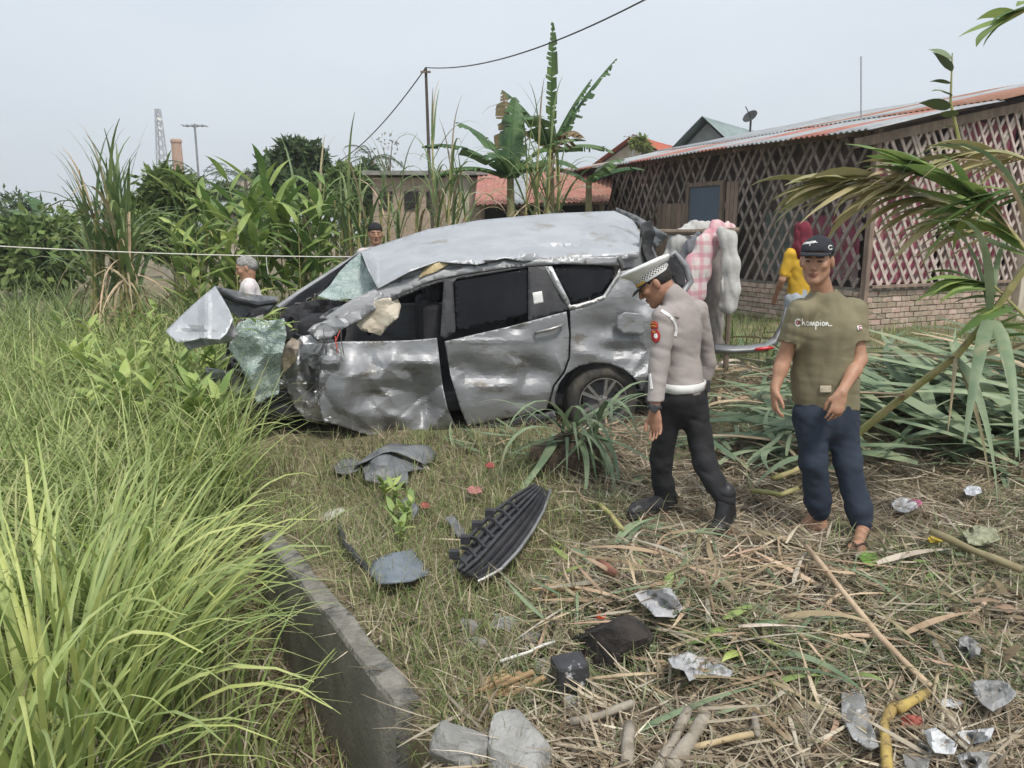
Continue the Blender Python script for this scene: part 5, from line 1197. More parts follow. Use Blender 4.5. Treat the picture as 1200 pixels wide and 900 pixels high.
stick('dry split cane lying right of the sandals', [(1090, 622, .08), (1140, 645, .08), (1198, 668, .07)], .02, M_canedry, 'cane_piece', cat='cane')
# splintered rotten wood bundles
def splinters(label, px, py, d, n, L):
    c = gnd(px, py, .04); root = empty('splintered_wood', c, label, 'wood')
    for k in range(n):
        a = c+V3((random.uniform(-.08, .08), random.uniform(-.05, .05), random.uniform(-.01, .04))); l = L*random.uniform(.5, 1); X = (V3(d)+V3((random.uniform(-.1, .1), random.uniform(-.15, .15), random.uniform(-.08, .12)))).normalized(); Y = X.cross(UZ).normalized()
        MB().box(a, (l, random.uniform(.008, .022), .008), (X, Y, X.cross(Y))).build('splinter', M_rot, root)
splinters('orange splintered wood lying beyond the brown trash', 672, 695, (1, .1, 0), 16, .32)
splinters('rotten orange stump end beside the pale stones', 592, 805, (.9, .5, .1), 12, .2)
# long green blade and fallen bright leaf
rt = empty('long_cut_blade', gnd(700, 880), 'long green cut blade lying toward the grey sticks', 'leaf')
for k in range(3): leaf(rt, 'flat', M_canecut, gnd(690+12*k, 885-6*k, .05), R(22+3*k), .62, w=.9)
gpanel('fallen_leaf', 'bright green fallen leaf beside the sandal', [(1006, 652), (1014, 644), (1026, 646), (1032, 656), (1026, 664), (1014, 662)], .05, mat('bright_leaf', (.16, .32, .05), (.2, .36, .07), 8, .5), cat='leaf', thick=.001, amp=.02, s=14)
gpanel('fallen_leaf', 'grey-green fallen leaf beside the pale cane length', [(738, 564), (748, 556), (756, 558), (750, 568)], .04, M_canecut, cat='leaf', thick=.001, amp=.01, s=12)
# black box in a dark hollow
bx = empty('black_box', gnd(672, 790), 'scuffed black plastic box half buried in brown trash', 'box')
c0 = gnd(668, 795, .10); MB().box(c0, (.125, .10, .16), (V3((.96, .28, .05)), V3((-.28, .96, 0)), V3((-.05, .0, 1)))).build('body', mat('scuffed_black', (.03, .03, .032), (.05, .05, .055), 10, .4, c3=(.55, .55, .55), s3=22, t3=.6), bx, bevel=.015)
MB().box(c0+V3((.04, .0, -.075)), (.24, .12, .035)).build('base', M_blackp, bx, bevel=.006)
stone('dark_lump', 'dark charred lump beside the black box', 712, 775, 88, 70, 41, mat('earthy', (.02, .018, .017), (.05, .04, .035), 12, .9, bump=.8, bscale=50), cat='lump', lift=.2)  # near-black lump standing for the hollow of dark soil and roots
# papers, bags and packets
M_pap = mat('white_paper', (.62, .63, .64), (.5, .5, .5), 9, .8)
M_bag = mat('clear_bag', (.48, .48, .475), (.38, .38, .37), 8, .3, trans=.3, detail=2)
def scrap(name, label, poly, m, lift=.05, amp=.05, s=16, seed=0., cat='rubbish', thick=.0015, step=4): return gpanel(name, label, poly, lift+.045, m, cat=cat, thick=thick, amp=amp, s=s, seed=seed, step=step)
scrap('paper_strip', 'long torn white paper strip left of the bamboo', [(986, 812), (1002, 806), (1012, 812), (1018, 840), (1030, 874), (1020, 880), (1000, 866), (986, 840)], M_bag, .06, .03)
scrap('paper_scrap', 'small white paper slip right of the bamboo joint', [(1102, 820), (1112, 818), (1128, 824), (1122, 830), (1104, 827)], M_pap, .04, .01)
scrap('paper_scrap', 'crumpled white sheet below the bamboo joint', [(1082, 856), (1096, 852), (1122, 872), (1118, 884), (1096, 882), (1088, 872)], M_pap, .06, .05, seed=2)
scrap('paper_scrap', 'ridged white sheet beside the clear bag', [(1120, 858), (1166, 852), (1160, 868), (1136, 872)], M_pap, .05, .04, seed=3)
scrap('plastic_bag', 'clear crumpled plastic bag lying on the litter', [(1136, 800), (1150, 796), (1178, 798), (1192, 812), (1184, 822), (1164, 834), (1152, 826), (1142, 814)], M_bag, .07, .05, seed=4, cat='bag')
scrap('plastic_bag', 'small knotted plastic bag by the brown leaves', [(1122, 748), (1134, 744), (1150, 756), (1148, 768), (1128, 774), (1124, 762)], M_bag, .07, .05, seed=5, cat='bag', s=10)
scrap('plastic_sheet', 'greyish plastic sheet at the bottom of the rubbish', [(1058, 884), (1078, 870), (1092, 880), (1086, 905), (1062, 905)], M_bag, .05, .05, seed=6)
scrap('plastic_sheet', 'flat clear sheet beneath the ridged paper', [(1120, 884), (1150, 880), (1178, 884), (1168, 904), (1130, 904)], M_bag, .04, .05, seed=7)
scrap('silver_wrapper', 'creased silver wrapper on the brown trash heap', [(744, 696), (754, 690), (768, 692), (786, 688), (800, 712), (790, 724), (768, 720), (752, 708)], mat('silver_foil', (.50, .50, .50), (.38, .38, .39), 8, .6, detail=2), .11, .07, seed=8, cat='wrapper')
scrap('silver_wrapper', 'torn grey wrapper lying above the thick grey stick', [(782, 772), (806, 763), (828, 770), (860, 786), (856, 794), (830, 790), (808, 798), (802, 786), (788, 782)], bpy.data.materials['silver_foil'], .08, .06, seed=9, cat='wrapper')
for k, (x, y, w, c, l) in enumerate([(574, 545, 6, (.45, .10, .09), 'red plastic chip under the arching leaves'), (556, 574, 9, (.5, .22, .2), 'pinkish red wrapper near the grille top'), (498, 592, 6, (.42, .13, .09), 'orange-red scrap beside the torn bracket'), (704, 722, 7, (.65, .12, .05), 'orange cap in the brown trash'), (1096, 632, 9, (.7, .5, .05), 'yellow wrapper behind the sandals'), (1060, 592, 16, (.6, .6, .62), 'white packet on the green pile edge'), (1072, 590, 9, (.5, .12, .25), 'pink packet beside the white packet'), (1140, 575, 11, (.6, .62, .66), 'white bottle scrap under the cane leaves'), (1150, 628, 22, (.36, .37, .24), 'pale dirty sack corner among cane trash'), (1068, 845, 14, (.42, .13, .10), 'reddish wrapper under the bamboo')]):
    scrap('litter_scrap', l, [(x-w, y-w*.2), (x-w*.3, y-w*.6), (x+w*.8, y-w*.4), (x+w, y+w*.2), (x+w*.1, y+w*.55), (x-w*.7, y+w*.4)], mat('scrap_%d' % k, c, tuple(q*.6 for q in c), 20, .6), .05, .03, 10, k+.5)

# ------------------------------------------------------------------ bedding drying on a rail
M_quilt = mat('pink_quilt', (.60, .40, .41), (.62, .57, .55), 2.2, .95, bump=.3, bscale=26, ramp=(.42, .58), c3=(.62, .58, .56), s3=7, t3=.56)
def plaid(m, col):
    """faint woven bands over a cloth"""
    Nn, Ll = m.node_tree.nodes, m.node_tree.links; b = Nn['Principled BSDF']; src = b.inputs['Base Color'].links[0].from_socket
    for dr in ('X', 'Z'):
        w = Nn.new('ShaderNodeTexWave'); w.bands_direction = dr; w.inputs['Scale'].default_value = 2.6; w.inputs['Distortion'].default_value = 1.2
        g = Nn.new('ShaderNodeNewGeometry'); Ll.new(g.outputs['Position'], w.inputs['Vector'])
        r = Nn.new('ShaderNodeMapRange'); r.inputs['From Min'].default_value = .62; r.inputs['From Max'].default_value = .8; r.inputs['To Max'].default_value = .55; Ll.new(w.outputs['Fac'], r.inputs[0])
        x = Nn.new('ShaderNodeMix'); x.data_type = 'RGBA'; Ll.new(r.outputs[0], x.inputs[0]); Ll.new(src, x.inputs[6]); x.inputs[7].default_value = (*col, 1); src = x.outputs[2]
    Ll.new(src, b.inputs['Base Color'])
plaid(M_quilt, (.52, .20, .25))
M_bols = mat('grey_white_cloth', (.52, .51, .49), (.40, .39, .37), 6, .95, bump=.3, bscale=20, c3=(.3, .28, .26), s3=3, t3=.64)
M_brcl = mat('brown_grey_cloth', (.22, .20, .185), (.30, .275, .26), 6, .95)
rk = empty('drying_rail', gnd(838, 425).xy.to_3d()+UZ*.2, 'rough timber rail with posts holding up the bedding', 'rail')
YB = 8.0
a, b = at(812, 272, YB), at(866, 270, YB-.1); MB().tube([a+V3((-.9, .5, 0)), a, b], .03, 8).build('rail', M_timber, rk)
for x in (858, 838): p = at(x, 300, YB); MB().tube([(p.x, p.y+.02, .12), (p.x+.01, p.y+.02, a.z)], .03, 8).build('post', M_timber, rk)
def soft(name, label, path, Y0, m, cat, flat=None, wr=.013, sc=15, seed=0.):
    """stuffed cloth: path of (px, py, dy, radius) swept as one soft body"""
    P = [at(x, y, Y0+dy) for x, y, dy, r in path]
    F = Field(*bounds(P, .3), .011)
    for a, b, qa, qb in zip(P, P[1:], path, path[1:]): F.cone(a, b, qa[3], qb[3], .05, flat)
    F.wrinkle(wr, sc, .22, seed); v, q = F.mesh(); v = relax(v, q, 1); return tag(mk(name, v, q, m, None, True), label, cat)
SOFT = lambda: [soft('pink_mattress', 'thin pink and white checked mattress folded over the rail', [(806, 362, -.2, .13), (812, 340, -.18, .145), (818, 315, -.15, .15), (828, 288, -.1, .13), (842, 270, 0, .10), (856, 272, .12, .09)], YB-.1, M_quilt, 'mattress', ((.5, -1, .1), .5), seed=1),
    soft('white_bolster', 'long off white bolster sheet hanging down from the rail', [(846, 272, 0, .07), (854, 282, .0, .085), (857, 310, 0, .095), (856, 340, 0, .105), (853, 358, 0, .10)], YB-.28, M_bols, 'bolster', ((.3, -1, 0), .75), seed=2),
    soft('white_quilt', 'bulky off white quilt piled behind the pink mattress', [(788, 328, 0, .09), (788, 306, 0, .12), (798, 286, 0, .14), (814, 272, .05, .12), (832, 268, .1, .08)], YB+.15, M_bols, 'quilt', None, seed=3),
    soft('grey_cloth', 'crumpled dark grey cloth lying on the white quilt', [(794, 318, 0, .05), (800, 304, 0, .06), (808, 290, 0, .06), (818, 276, 0, .05)], YB-.06, mat('grey_cloth', (.22, .23, .25), (.15, .155, .17), 8, .95), 'cloth', ((0, -1, .3), .6), .02, 20, 4),
    soft('brown_blanket', 'brown-grey blanket hanging low under the bedding rail', [(842, 285, 0, .06), (838, 315, 0, .09), (835, 350, 0, .10), (838, 385, 0, .09), (842, 402, 0, .07)], YB+.0, M_brcl, 'blanket', ((0, -1, 0), .5), .018, 16, 5)]

# ------------------------------------------------------------------ people: smooth-blended fields turned into one skin
class Field:
    def __init__(s, lo, hi, r):
        s.lo = np.array(lo, float); s.r = r; s.n = np.ceil((np.array(hi)-s.lo)/r).astype(int)+1
        s.f = np.full(s.n, .3, np.float32); s.ax = [s.lo[i]+r*np.arange(s.n[i]) for i in range(3)]
    def win(s, lo, hi):
        i0 = np.clip(np.floor((lo-s.lo)/s.r).astype(int), 0, s.n-1); i1 = np.clip(np.ceil((hi-s.lo)/s.r).astype(int)+1, 1, s.n)
        sl = tuple(slice(a, max(b, a+1)) for a, b in zip(i0, i1))
        return sl, (s.ax[0][sl[0]][:, None, None], s.ax[1][sl[1]][None, :, None], s.ax[2][sl[2]][None, None, :])
    def put(s, sl, d, k, op):
        a = s.f[sl]; d = d.astype(np.float32)
        if op < 0: a = -a
        h = np.maximum(k-np.abs(a-d), 0)/k if k > 0 else 0
        r = np.minimum(a, d)-h*h*k*.25
        s.f[sl] = -r if op < 0 else r
    def cone(s, a, b, ra, rb, k=.02, flat=None, op=1):
        a, b = np.array(a, float), np.array(b, float); m = max(ra, rb)+.05+k
        sl, (X, Y, Z) = s.win(np.minimum(a, b)-m, np.maximum(a, b)+m)
        ba = b-a; px, py, pz = X-a[0], Y-a[1], Z-a[2]
        h = np.clip((px*ba[0]+py*ba[1]+pz*ba[2])/(ba@ba+1e-9), 0, 1)
        qx, qy, qz = px-ba[0]*h, py-ba[1]*h, pz-ba[2]*h
        q2 = qx*qx+qy*qy+qz*qz; g = 1.
        if flat is not None:
            n, f = np.array(flat[0], float), flat[1]; n = n/np.linalg.norm(n)
            c = qx*n[0]+qy*n[1]+qz*n[2]; q2 = q2+c*c*(1/(f*f)-1); g = .5+.5*f
        s.put(sl, (np.sqrt(np.maximum(q2, 0))-(ra+(rb-ra)*h))*g, k, op); return s
    def ell(s, c, r, fr=None, k=.02, op=1):
        c, r = np.array(c, float), np.array(r, float); m = r.max()+.05+k
        sl, (X, Y, Z) = s.win(c-m, c+m); p = (X-c[0], Y-c[1], Z-c[2])
        E = np.eye(3) if fr is None else np.array([list(q) for q in fr], float)
        k0 = k1 = 0
        for i in range(3):
            q = p[0]*E[i, 0]+p[1]*E[i, 1]+p[2]*E[i, 2]; k0 = k0+(q/r[i])**2; k1 = k1+(q/r[i]**2)**2
        k0, k1 = np.sqrt(k0), np.sqrt(k1)
        s.put(sl, k0*(k0-1)/np.maximum(k1, 1e-6), k, op); return s
    def half(s, p, n, k=.004):
        """keep only what lies on the side n points away from"""
        p, n = np.array(p, float), np.array(n, float); n = n/np.linalg.norm(n)
        X, Y, Z = s.ax[0][:, None, None], s.ax[1][None, :, None], s.ax[2][None, None, :]
        d = (X-p[0])*n[0]+(Y-p[1])*n[1]+(Z-p[2])*n[2]
        s.f = np.maximum(s.f, d).astype(np.float32); return s
    def wrinkle(s, amp, sc, zs=1., seed=0.):
        X, Y, Z = np.meshgrid(*s.ax, indexing='ij'); near = np.abs(s.f) < amp*4+s.r*2
        x, y, z = X[near], Y[near], Z[near]
        n = vn(x*sc+seed, y*sc, z*sc*zs+.7*x*sc)
        s.f[near] += amp*(1-2*np.abs(n)+.5*vn(x*sc*2.3, y*sc*2.3, z*sc*2.3*zs+seed)).astype(np.float32); return s
    def mesh(s):
        f = s.f; ins = f < 0
        n = s.n; cs = np.zeros(n-1, np.int8)
        for a in (0, 1):
            for b in (0, 1):
                for c in (0, 1): cs += ins[a:n[0]-1+a, b:n[1]-1+b, c:n[2]-1+c]
        act = np.argwhere((cs > 0) & (cs < 8)); idx = -np.ones(n-1, np.int64); idx[tuple(act.T)] = np.arange(len(act))
        acc = np.zeros((len(act), 3)); cnt = np.zeros(len(act))
        C = [(a, b, c) for a in (0, 1) for b in (0, 1) for c in (0, 1)]
        vals = {c: f[act[:, 0]+c[0], act[:, 1]+c[1], act[:, 2]+c[2]] for c in C}
        for c in C:
            for d in range(3):
                if c[d] == 0:
                    e = list(c); e[d] = 1; e = tuple(e); v0, v1 = vals[c], vals[e]; m = (v0 < 0) != (v1 < 0)
                    t = np.where(m, v0/np.where(m, v0-v1, 1), 0)
                    p = np.array(c, float)[None].repeat(len(act), 0); p[:, d] = t; acc += p*m[:, None]; cnt += m
        Vv = s.lo+s.r*(act+acc/cnt[:, None])
        Q = []
        for d in range(3):
            sl0 = [slice(1, -1)]*3; sl0[d] = slice(0, n[d]-1); sl1 = list(sl0); sl1[d] = slice(1, n[d])
            A, B = ins[tuple(sl0)], ins[tuple(sl1)]; e = np.argwhere(A != B)
            if not len(e): continue
            off = np.array([1, 1, 1]); off[d] = 0; g = e+off; u, w = [(1, 2), (2, 0), (0, 1)][d]
            def ix(du, dw):
                h = g.copy(); h[:, u] -= du; h[:, w] -= dw; return idx[h[:, 0], h[:, 1], h[:, 2]]
            q = np.stack([ix(0, 0), ix(1, 0), ix(1, 1), ix(0, 1)], 1); fl = A[tuple(e.T)]
            q[~fl] = q[~fl][:, ::-1]; Q.append(q)
        Q = np.concatenate(Q)[:, ::-1]; Q = Q[(Q >= 0).all(1)]
        return Vv, np.ascontiguousarray(Q)
def relax(Vv, Q, it=2, lam=.5):
    for _ in range(it):
        acc = np.zeros_like(Vv); cnt = np.zeros(len(Vv))
        for a, b in ((0, 1), (1, 2), (2, 3), (3, 0)):
            np.add.at(acc, Q[:, a], Vv[Q[:, b]]); np.add.at(acc, Q[:, b], Vv[Q[:, a]]); np.add.at(cnt, Q[:, a], 1); np.add.at(cnt, Q[:, b], 1)
        Vv = Vv+lam*(acc/np.maximum(cnt, 1)[:, None]-Vv)
    return Vv
def fmesh(F, name, m, parent, it=2, colf=None):
    v, q = F.mesh(); v = relax(v, q, it); return mk(name, v, q, m, parent, True, colf(v) if colf else None)
def nrm(v): return V3(v).normalized()
class Head:
    def __init__(s, c, hf, roll=0., k=1.):
        s.c = V3(c); s.f = nrm(hf); s.s = nrm(s.f.cross(UZ)); s.u = s.s.cross(s.f)
        if roll: Rm = Matrix.Rotation(roll, 3, s.f); s.s = Rm @ s.s; s.u = Rm @ s.u
        s.k = k; s.fr = (s.s, s.f, s.u)
    def L(s, x, y, z): return s.c+(s.s*x+s.f*y+s.u*z)*s.k
    def add(s, F):
        L, fr, k = s.L, s.fr, s.k
        F.ell(L(0, -.012, .03), np.array((.074, .094, .088))*k, fr, .01)
        F.ell(L(0, .026, -.03), np.array((.060, .066, .086))*k, fr, .03)
        for q in (-1, 1):
            F.cone(L(.046*q, -.005, -.052), L(.014*q, .07, -.097), .02*k, .017*k, .03)
            F.ell(L(.043*q, .062, -.016), np.array((.022, .02, .018))*k, fr, .02)
            F.ell(L(.079*q, -.012, -.006), np.array((.010, .019, .031))*k, fr, .008)
        F.ell(L(0, .074, -.098), np.array((.021, .017, .016))*k, fr, .02)
        F.cone(L(-.038, .079, .03), L(.038, .079, .03), .012*k, .012*k, .015)
        for q in (-1, 1):
            F.ell(L(.031*q, .101, .008), np.array((.018, .013, .011))*k, fr, .008, -1)
            F.ell(L(.031*q, .081, .006), np.array((.0125,)*3)*k, fr, .002)
        F.cone(L(0, .090, .018), L(0, .113, -.024), .008*k, .012*k, .012)
        for q in (-1, 1): F.ell(L(.011*q, .104, -.031), np.array((.009, .010, .008))*k, fr, .006)
        F.ell(L(0, .092, -.056), np.array((.023, .011, .006))*k, fr, .006); F.ell(L(0, .089, -.068), np.array((.019, .012, .007))*k, fr, .006)
        F.ell(L(0, .106, -.062), np.array((.024, .006, .0018))*k, fr, .003, -1)
        return s
    def colors(s, v, skin, hairline=None, grey=False):
        p = (v-np.array(s.c))/s.k; x, y, z = p@np.array(s.s), p@np.array(s.f), p@np.array(s.u)
        c = np.tile(np.array(skin), (len(v), 1)); c *= (1+.06*vn(v[:, 0]*40, v[:, 1]*40, v[:, 2]*40))[:, None]
        def paint(m, col, a=1.):
            c[m] = c[m]*(1-a)+np.array(col)*a
        hd = (np.abs(x) < .1) & (np.abs(z) < .14) & (np.abs(y) < .14)
        paint(hd & (np.abs(x) < .05) & (y > .05) & (z < -.04) & (z > -.115), np.array(skin)*.8, .5)
        paint(hd & (np.abs(np.abs(x)-.031) < .019) & (y > .07) & (np.abs(z-.029+.1*np.abs(np.abs(x)-.031)) < .005), (.02, .016, .014))
        paint(hd & (np.abs(np.abs(x)-.031) < .013) & (y > .075) & (np.abs(z-.007) < .0045), (.035, .025, .02))
        paint(hd & (np.abs(x) < .023) & (y > .08) & (np.abs(z+.062) < .009), (.26, .11, .09), .8)
        return c
def arm(F, sh, el, wr, k=1.):
    F.cone(sh, el, .05*k, .04*k, .02); F.cone(el, V3(el).lerp(V3(wr), .35), .04*k, .039*k, .02); F.cone(V3(el).lerp(V3(wr), .3), wr, .039*k, .026*k, .02)
def hand(F, wr, d, pn, ts, curl=.5, k=1.):
    """wr wrist, d finger direction, pn palm-facing normal, ts thumb side"""
    d = nrm(d); pn = nrm(V3(pn)-d*V3(pn).dot(d)); ts = nrm(V3(ts)-d*V3(ts).dot(d)-pn*V3(ts).dot(pn)); wr = V3(wr)
    F.cone(wr, wr+d*.035*k, .027*k, .033*k, .02, (pn, .62)); F.cone(wr+d*.03*k, wr+d*.082*k, .036*k, .040*k, .015, (pn, .40))
    for i, (o, l) in enumerate(((.0315, .072), (.0105, .080), (-.0105, .075), (-.0305, .058))):
        p = wr+(d*(.088-.004*abs(i-1))+ts*o)*k; a = 0; q = p; c_ = curl*(1+.25*i)
        for j, (fl, r) in enumerate(((.46, .0088), (.31, .008), (.23, .0072))):
            a += c_*(.45 if j == 0 else .8)
            dd = (d*math.cos(a)+pn*math.sin(a)+ts*o*2.2).normalized(); q2 = q+dd*l*fl*k
            F.cone(q, q2, r*k, r*.93*k, .003); q = q2
    p = wr+(d*.022+ts*.022)*k; p2 = p+(d*.028+ts*.024+pn*.012)*k; p3 = p2+(d*.032+ts*.006+pn*.012)*k; p4 = p3+(d*.024-ts*.002+pn*.006)*k
    F.cone(p, p2, .016*k, .012*k, .012); F.cone(p2, p3, .0105*k, .0098*k, .004); F.cone(p3, p4, .0098*k, .0085*k, .004)
def legs(F, hp, kn, an, k=1.):
    F.cone(hp, kn, .075*k, .05*k, .03); F.cone(kn, V3(kn).lerp(V3(an), .4), .05*k, .05*k, .02); F.cone(V3(kn).lerp(V3(an), .35), an, .05*k, .034*k, .02)
def foot(F, an, toe, k=1., toes=False):
    an, toe = V3(an), V3(toe); d = nrm(V3((toe.x-an.x, toe.y-an.y, 0))); s = d.cross(UZ); gz = toe.z
    heel = V3((an.x, an.y, gz+.028))-d*.025; ball = toe-d*.055+UZ*.016
    F.cone(an, heel, .034*k, .028*k, .02); F.cone(heel, ball, .028*k, .024*k, .02); F.cone(V3(an)+d*.02, ball+UZ*.004, .03*k, .022*k, .02)
    F.cone(ball-s*.022, ball+s*.022, .018*k, .018*k, .02)
    for i in range(5 if toes else 3):
        o = (i/(4 if toes else 2)-.5)*.072; l = .05-.008*i if toes else .045
        F.cone(ball+s*o, ball+s*o*1.1+d*l-UZ*.005, .0105*k, .009*k, .004 if toes else .015)
def bounds(pts, pad=.16):
    P = np.array([list(p) for p in pts]); return P.min(0)-pad, P.max(0)+pad
SOFT()
M_skin = mat('skin', None, (.86, .80, .77), 22, .5, attr=True, spec=.4, bump=.12, bscale=160)
M_hair = mat('black_hair', (.012, .01, .01), (.03, .026, .024), 60, .6, bump=.4, bscale=140)
M_greyhair = mat('grey_hair', (.36, .35, .34), (.22, .21, .2), 50, .7, bump=.5, bscale=110)
SK1, SK2 = (.44, .25, .165), (.38, .205, .135)
def scalp(F, h, lowback=-.045, fringe=.04, grow=.007, vol=None):
    k = h.k
    F.ell(h.L(0, -.014, .034), np.array((.074+grow, .094+grow, .088+grow))*k, h.fr, .005)
    if vol: F.ell(h.L(*vol[0]), np.array(vol[1])*k, h.fr, .03)
    F.half(h.L(0, .045, fringe), h.f*.9-h.u*.45); F.half(h.L(0, -.08, lowback), -h.u-h.f*-.25)
    for q in (-1, 1): F.ell(h.L(.082*q, .0, -.012), np.array((.02, .034, .04))*k, h.fr, .004, -1)
def ribbon_on(bvh, pxs, w, lift, m, name, parent, nrmdir=None):
    """stroke laid on a surface: pixels are traced to the surface, giving a raised strip"""
    P = []
    for x, y in pxs:
        d = ray(x, y).normalized(); hit = bvh.ray_cast(V3((0, 0, CAMZ)), d)
        if hit[0] is not None: P.append((hit[0], hit[1] if hit[1].dot(d) < 0 else -hit[1]))
    vs = []
    for i, (p, n) in enumerate(P):
        t = (P[min(i+1, len(P)-1)][0]-P[max(i-1, 0)][0]).normalized(); s = n.cross(t).normalized()
        vs += [p+n*lift-s*w/2, p+n*lift+s*w/2, p-n*.004+s*w/2, p-n*.004-s*w/2]
    k = len(P); fs = [(4*i+j, 4*i+(j+1) % 4, 4*i+4+(j+1) % 4, 4*i+4+j) for i in range(k-1) for j in range(4)]
    return mk(name, vs, fs, m, parent)
def patch_on(bvh, poly, lift, m, name, parent, step=2.0):
    B = []
    for i in range(len(poly)):
        a, b = V3((*poly[i], 0)), V3((*poly[(i+1) % len(poly)], 0)); n = max(1, int((b-a).length/step)); B += [a.lerp(b, k/n).xy for k in range(n)]
    nb = len(B); x0, x1 = min(p.x for p in B), max(p.x for p in B); y0, y1 = min(p.y for p in B), max(p.y for p in B)
    y = y0+step/2
    while y < y1:
        x = x0+step/2
        while x < x1: B.append(V3((x, y, 0)).xy); x += step
        y += step
    r = mg.delaunay_2d_cdt(B, [], [list(range(nb))], 1, 1e-4); vs = []; last = None; bad = set()
    cx_, cy_ = (x0+x1)/2, (y0+y1)/2; h0 = bvh.ray_cast(V3((0, 0, CAMZ)), ray(cx_, cy_).normalized()); last = h0[0]
    for p in r[0]:
        d = ray(p.x, p.y).normalized(); hit = bvh.ray_cast(V3((0, 0, CAMZ)), d)
        if hit[0] is not None and abs((hit[0]-last).dot(d)) < .07: vs.append(hit[0]-d*lift)
        else: bad.add(len(vs)); vs.append(last-d*lift)
    o = mk(name, vs, [tuple(f) for f in r[2] if not bad.intersection(f)], m, parent, True); so = o.modifiers.new('s', 'SOLIDIFY'); so.thickness = .003; return o
def bvh_of(o):
    me = o.data; w = wloc(o); return BVHTree.FromPolygons([v.co+w for v in me.vertices], [tuple(p.vertices) for p in me.polygons])
def arc_px(cx, cy, rx, ry, a0, a1, n=14): return [(cx+rx*math.cos(R(a0+(a1-a0)*i/n)), cy-ry*math.sin(R(a0+(a1-a0)*i/n))) for i in range(n+1)]
def script_word(x0, y0, x1, h, slope=0.):
    """cursive strokes for the chest lettering, in pixels"""
    W = x1-x0; X = lambda u: x0+W*u; Yf = lambda u, v: y0-h*v+slope*(X(u)-x0)
    S_ = []
    S_.append([(X(.075+.075*math.cos(R(a))), Yf(.07, .75+.95*math.sin(R(a)))) for a in range(35, 330, 12)])
    S_.append([(X(.085+.035*math.cos(R(a))), Yf(.08, .75+.55*math.sin(R(a)))) for a in range(90, 280, 15)])
    u = lambda a, b: [(X(q), Yf(q, v)) for q, v in zip(np.linspace(a, b, 13), np.interp(np.linspace(0, 1, 13), [0, .25, .5, .75, 1], [0, .75, 1., .35, 0]))]
    S_.append([(X(.19), Yf(.19, 1.9)), (X(.185), Yf(.19, 0))]+u(.19, .26))
    S_.append([(X(.335+.032*math.cos(R(a))), Yf(.33, .5+.5*math.sin(R(a)))) for a in range(20, 380, 20)]+[(X(.375), Yf(.37, 0))])
    S_.append([(X(.40), Yf(.4, 1)), (X(.4), Yf(.4, 0))]+u(.4, .46)+u(.47, .53))
    S_.append([(X(.565), Yf(.56, 1)), (X(.555), Yf(.56, -1.2))]); S_.append([(X(.60+.035*math.cos(R(a))), Yf(.6, .5+.5*math.sin(R(a)))) for a in range(170, -180, -20)])
    S_.append([(X(.68), Yf(.68, 1)), (X(.68), Yf(.68, 0)), (X(.7), Yf(.7, .1))]); S_.append([(X(.683), Yf(.68, 1.45)), (X(.69), Yf(.68, 1.55))])
    S_.append([(X(.765+.034*math.cos(R(a))), Yf(.76, .5+.5*math.sin(R(a)))) for a in range(0, 361, 20)])
    S_.append([(X(.835), Yf(.83, 1)), (X(.835), Yf(.83, 0))]+u(.835, .91)+[(X(1.0), Yf(1, .1))])
    return S_

